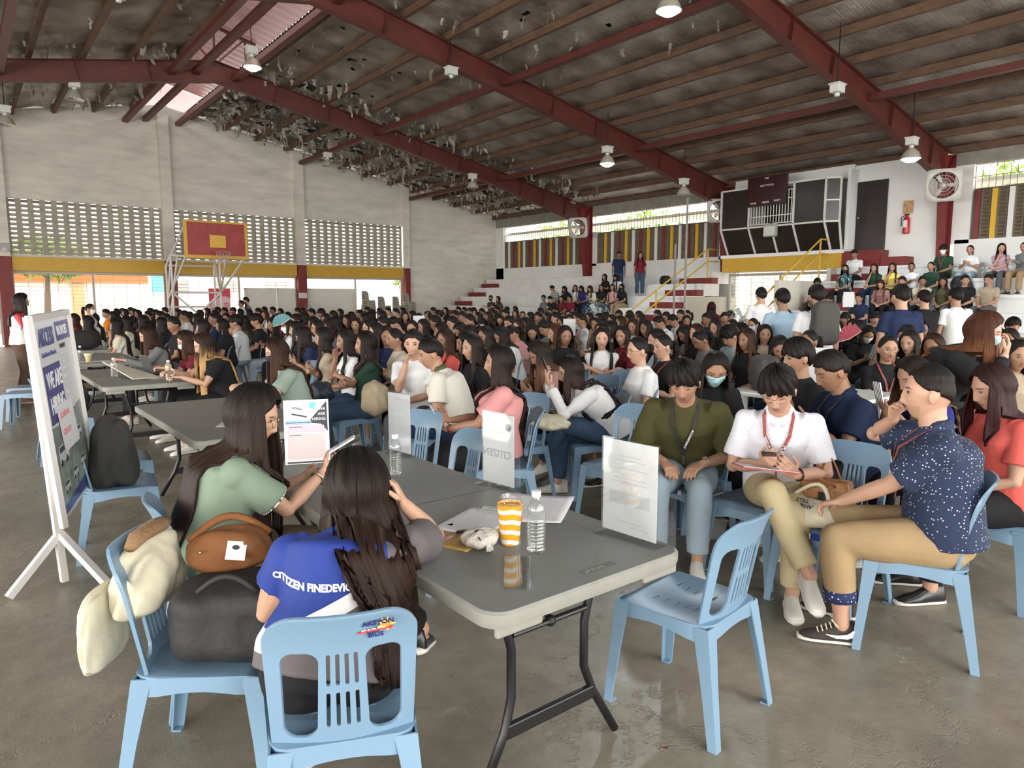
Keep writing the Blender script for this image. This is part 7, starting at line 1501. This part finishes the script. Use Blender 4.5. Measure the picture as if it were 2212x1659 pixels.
fixed = HERO+[Vector((x, y, 0)) for lb, (x, y), r_, s_ in CHAIRS]+[Vector((5.75+.3*dx, 3.05+.4*dy, 0)) for dx in (-1, 0, 1) for dy in (-1, 0, 1)]+[Vector((4.28, 2.12, 0)), Vector((4.6, 1.85, 0)), Vector((4.3, 1.2, 0)), Vector((4.95, 1.55, 0))]+[Vector((2.33, 7.72, 0)), Vector((2.42, 8.5, 0)), Vector((2.45, 9.9, 0)), Vector((2.62, 6.05, 0)), Vector((.63, 13, 0))]
for _ in range(60):   # spread people along their sight lines until nobody shares a seat
    for a_ in range(len(items)):
        A_ = items[a_]; pa = A_['q']-A_['off']
        for b_ in range(a_+1, len(items)):
            B_ = items[b_]; v = pa-(B_['q']-B_['off']); L_ = v.length
            if L_ < .60:
                near_, far_ = (A_, B_) if A_['dist'] < B_['dist'] else (B_, A_); stp = (.60-L_)*.5+.01
                if not near_['stand']: near_['dist'] = max(2.5, near_['dist']-stp*.5); near_['q'] = near_['dirv']*near_['dist']
                if not far_['stand']: far_['dist'] = min(26.6, far_['dist']+stp); far_['q'] = far_['dirv']*far_['dist']
                pa = A_['q']-A_['off']
        for fv in fixed:
            v = pa-fv
            if v.length < .58 and not A_['stand']: A_['dist'] += .06; A_['q'] = A_['dirv']*A_['dist']; pa = A_['q']-A_['off']
# people on the bleachers
BL = """1060,651,S40X 1076,653,Bo0 1096,661,Sw4 1174,651,Sg0G 1193,630,S14 1195,652,Sk4 1207,655,Br0v 1228,649,Sr0 1230,635,Lk4 1241,629,Lw0 1256,632,Bb4 1273,632,Bc4 1291,629,Lk0 1306,606,Bk1 1330,609,Lw4 1323,627,Lp0 1342,628,Lk0X
1845,559,Cw0C 1825,588,L30X 1902,588,Lt2 1929,588,Lz2 1961,584,Nw0 1915,617,Ou4 1963,618,Sk0 1999,615,Sc2 2001,581,Pt0 2029,621,Bo0 2053,618,Sk0 2038,543,Tt0mY 2095,550,Pw1 2166,547,Lq2 2208,541,Pg0 2134,618,Se0 1765,615,Tw0 1790,652,Sw4G 1855,645,Sn0y 1840,690,Lk0 1700,690,Sg0 2140,690,Lk0""".split()
for i, s in enumerate(BL):
    px, py, code = s.split(','); px, py = int(px), int(py); sp, keys, f, h, tp, a, ex = crowd_spec(code, px < 1500, i+300); J = cached(('J',)+keys['J'], lambda: pose(sp)); d = ray(px, py); best = None
    for k in range(6):
        if k == 5 and px < 1500: continue
        hx = TX[k]+.30-J['H'].y; hz = TZ[k]-.44+J['H'].z+.02; pz = CAMH+d.z*hx/d.x; e = abs(pz-hz)
        if best is None or e < best[0]: best = (e, k, hx, hz)
    e, k, hx, hz = best; hy = d.y*hx/d.x; rz = FW+R(random.Random(i).uniform(-10, 10)); off = Matrix.Rotation(rz, 3, 'Z')@Vector((J['H'].x, J['H'].y, 0))
    it = dict(q=Vector((hx, hy, 0)), off=off, rz=rz, sp=sp, keys=keys, f=f, h=h, tp=tp, a=a, ex=ex, i=i+300, px=px, py=py, z=TZ[k]-.42, dist=math.hypot(hx, hy), stand=0, tier=k); items.append(it)
for (px, code, x, lb) in ((1337, 'Sn0', 19.75, 'man standing on the left bleachers in navy vest over blue sleeves'), (1383, 'Lr0', 19.7, 'woman standing on the left bleachers in maroon top and jeans')):
    sp, keys, f, h, tp, a, ex = crowd_spec(code, False, 400, 1); J = cached(('J',)+keys['J'], lambda: pose(sp)); d = ray(px, 553); items.append(dict(q=Vector((x, d.y*x/d.x, 0)), off=Vector((0, 0, 0)), rz=F(-.6, -.8), sp=sp, keys=keys, f=f, h=h, tp=tp, a=a, ex=ex, i=401, px=px, py=553, z=1.68, dist=27, stand=1, label=lb, pants='j'))
for _ in range(12):
    tb = [q for q in items if 'tier' in q]
    for a_ in range(len(tb)):
        for b_ in range(a_+1, len(tb)):
            A_, B_ = tb[a_], tb[b_]; dy = A_['q'].y-B_['q'].y
            if A_['tier'] == B_['tier'] and abs(dy) < .47: s_ = (.47-abs(dy))/2*(1 if dy >= 0 else -1); A_['q'].y += s_; B_['q'].y -= s_
# labels: look, then place, then rank among those still alike
for it in items:
    if 'label' in it: continue
    if 'tier' in it: place = ('left' if it['px'] < 1500 else 'right')+' bleachers '+['lowest', 'second', 'third', 'fourth', 'fifth', 'top'][it['tier']]+' step'
    else:
        zn = [z for lim, z in ZON if it['px'] < lim][0]; place = zn+(', near rows' if it['dist'] < 7 else ', middle rows' if it['dist'] < 14 else ', far rows') if not (it['dist'] >= 14) else zn
    it['label'] = describe(it['f'], it['h'], it['tp'], it['a'], it['ex'], place)
from collections import defaultdict
grp = defaultdict(list)
for it in items: grp[it['label']].append(it)
ORD = ['leftmost', 'second from left', 'third from left', 'fourth from left', 'fifth from left', 'sixth from left', 'seventh from left', 'eighth from left', 'ninth from left', 'tenth from left']
for lb, g_ in grp.items():
    if len(g_) > 1:
        g_.sort(key=lambda q: q['px'])
        for k, it in enumerate(g_): it['label'] = lb+', '+ORD[min(k, 9)]
def trim(s): return s
for it in items:
    i = it['i']; rr = random.Random(i*17+3); p = it['q']-it['off']; near_ = it['dist'] < 7.5
    t, J = person('person', (p.x, p.y, it['z']), it['rz'], it['sp'], trim(it['label']), group='people in the crowd' if 'tier' not in it else 'people on the bleachers', skin=skin_of(i*5+it['px']), top=TOPM[it['tp']], pants=PANT[it.get('pants') or PL[rr.randrange(8)]],
                  hairc=HC_[it['h']], vox=.0068 if it['keys']['head'][2] == 'near' else .0105, extras=''.join(c for c in it['ex'] if c in 'mMXGYyC'), keys=it['keys'], shoes=None if rr.random() < .6 else m_shoek)
    if 'scale' in it: t.scale = (it['scale'],)*3
    it['t'] = t
    if not it['stand'] and 'tier' not in it and it['dist'] < 15:
        fx = Matrix.Rotation(it['rz'], 3, 'Z')@Vector((0, .20, 0)); make_chair(CHL, '', (p.x+fx.x*1.0, p.y+fx.y*1.0, 0), it['rz'], 'chairs under the seated crowd')['cl'] = describe(it['f'], it['h'], it['tp'], 0, '', [z for lim, z in ZON if it['px'] < lim][0])
cg = defaultdict(list)
for o in COL.objects:
    if o.get('cl'): cg[o['cl']].append(o)
for lb, g_ in cg.items():
    g_.sort(key=lambda q: (q.location.x*.78-q.location.y*.62)/(q.location.x*.62+q.location.y*.78))
    for k, o in enumerate(g_): o['label'] = 'chair under '+lb+((', '+ORD[min(k, 9)]) if len(g_) > 1 else ''); del o['cl']
# backpack on the standing man, hoodie woman bending at right, hand fans in the crowd
bpk = [it for it in items if it.get('label', '').endswith('dark grey backpack')][0]; tt = bpk['t']; sc_ = bpk['scale']
pb = at_(tt, bpk['rz'], (0, -.22*sc_, 1.02*sc_)); softbox('backpack', 'black backpack hugged by the masked woman under the right bleachers', atz(1895, 800, .5), F(-.7, -.7), (.32, .2, .45), m_blackbag, lump=.04)
t = softbox('backpack', 'dark grey backpack worn by the standing man in white tee', pb, bpk['rz'], (.33, .20, .50), mat('dark_grey_backpack', (.045, .042, .04), .8, bump=.2), p=4, lump=.02)
for sx in (.1, -.1): b = MB(); b.tube([(sx, .02, .08), (sx, .12, .44), (sx*1.05, .24, .50), (sx*1.2, .36, .40), (sx*1.3, .34, .15), (sx*1.1, .1, .04)], [(.022, .006)]*6, 8); b.build('strap', mat('dark_grey_backpack', (.045, .042, .04)), t, smooth=True)
t, J, rz = near('woman in black hoodie with auburn hair and blue mask bending at the right', (5.1, 1.62), (.2, -.98), dict(head=(2125, 712), f=1, stand=1, hair='shoulder', arms='lap', lean=28, pitch=6, yaw=0, sleeve='long', loose=.05, broad=1.1, wR=(.10, .42, 1.25), hdR=(-.2, .2, 1), wL=(-.1, .35, 1.0), seed=22), skin=0, top=cloth('black_hoodie', (.014, .014, .015)), pants=PANT['k'], hairc='o', extras='M')
HOOD = t
for (px, py, dist, m_, lb) in ((1836, 732, 9.2, mat('red_hand_fan', (.26, .02, .04), .6), 'red folding fan held up in the right crowd'), (611, 700, 11.8, mat('teal_hand_fan', (.08, .20, .22), .6), 'teal patterned fan held by the woman in magenta')):
    d = ray(px, py); p = Vector((0, 0, CAMH))+d.normalized()*dist; handfan(lb, p, F(.6, .8), m_, 90)
bpy.data.scenes.remove(TMP)
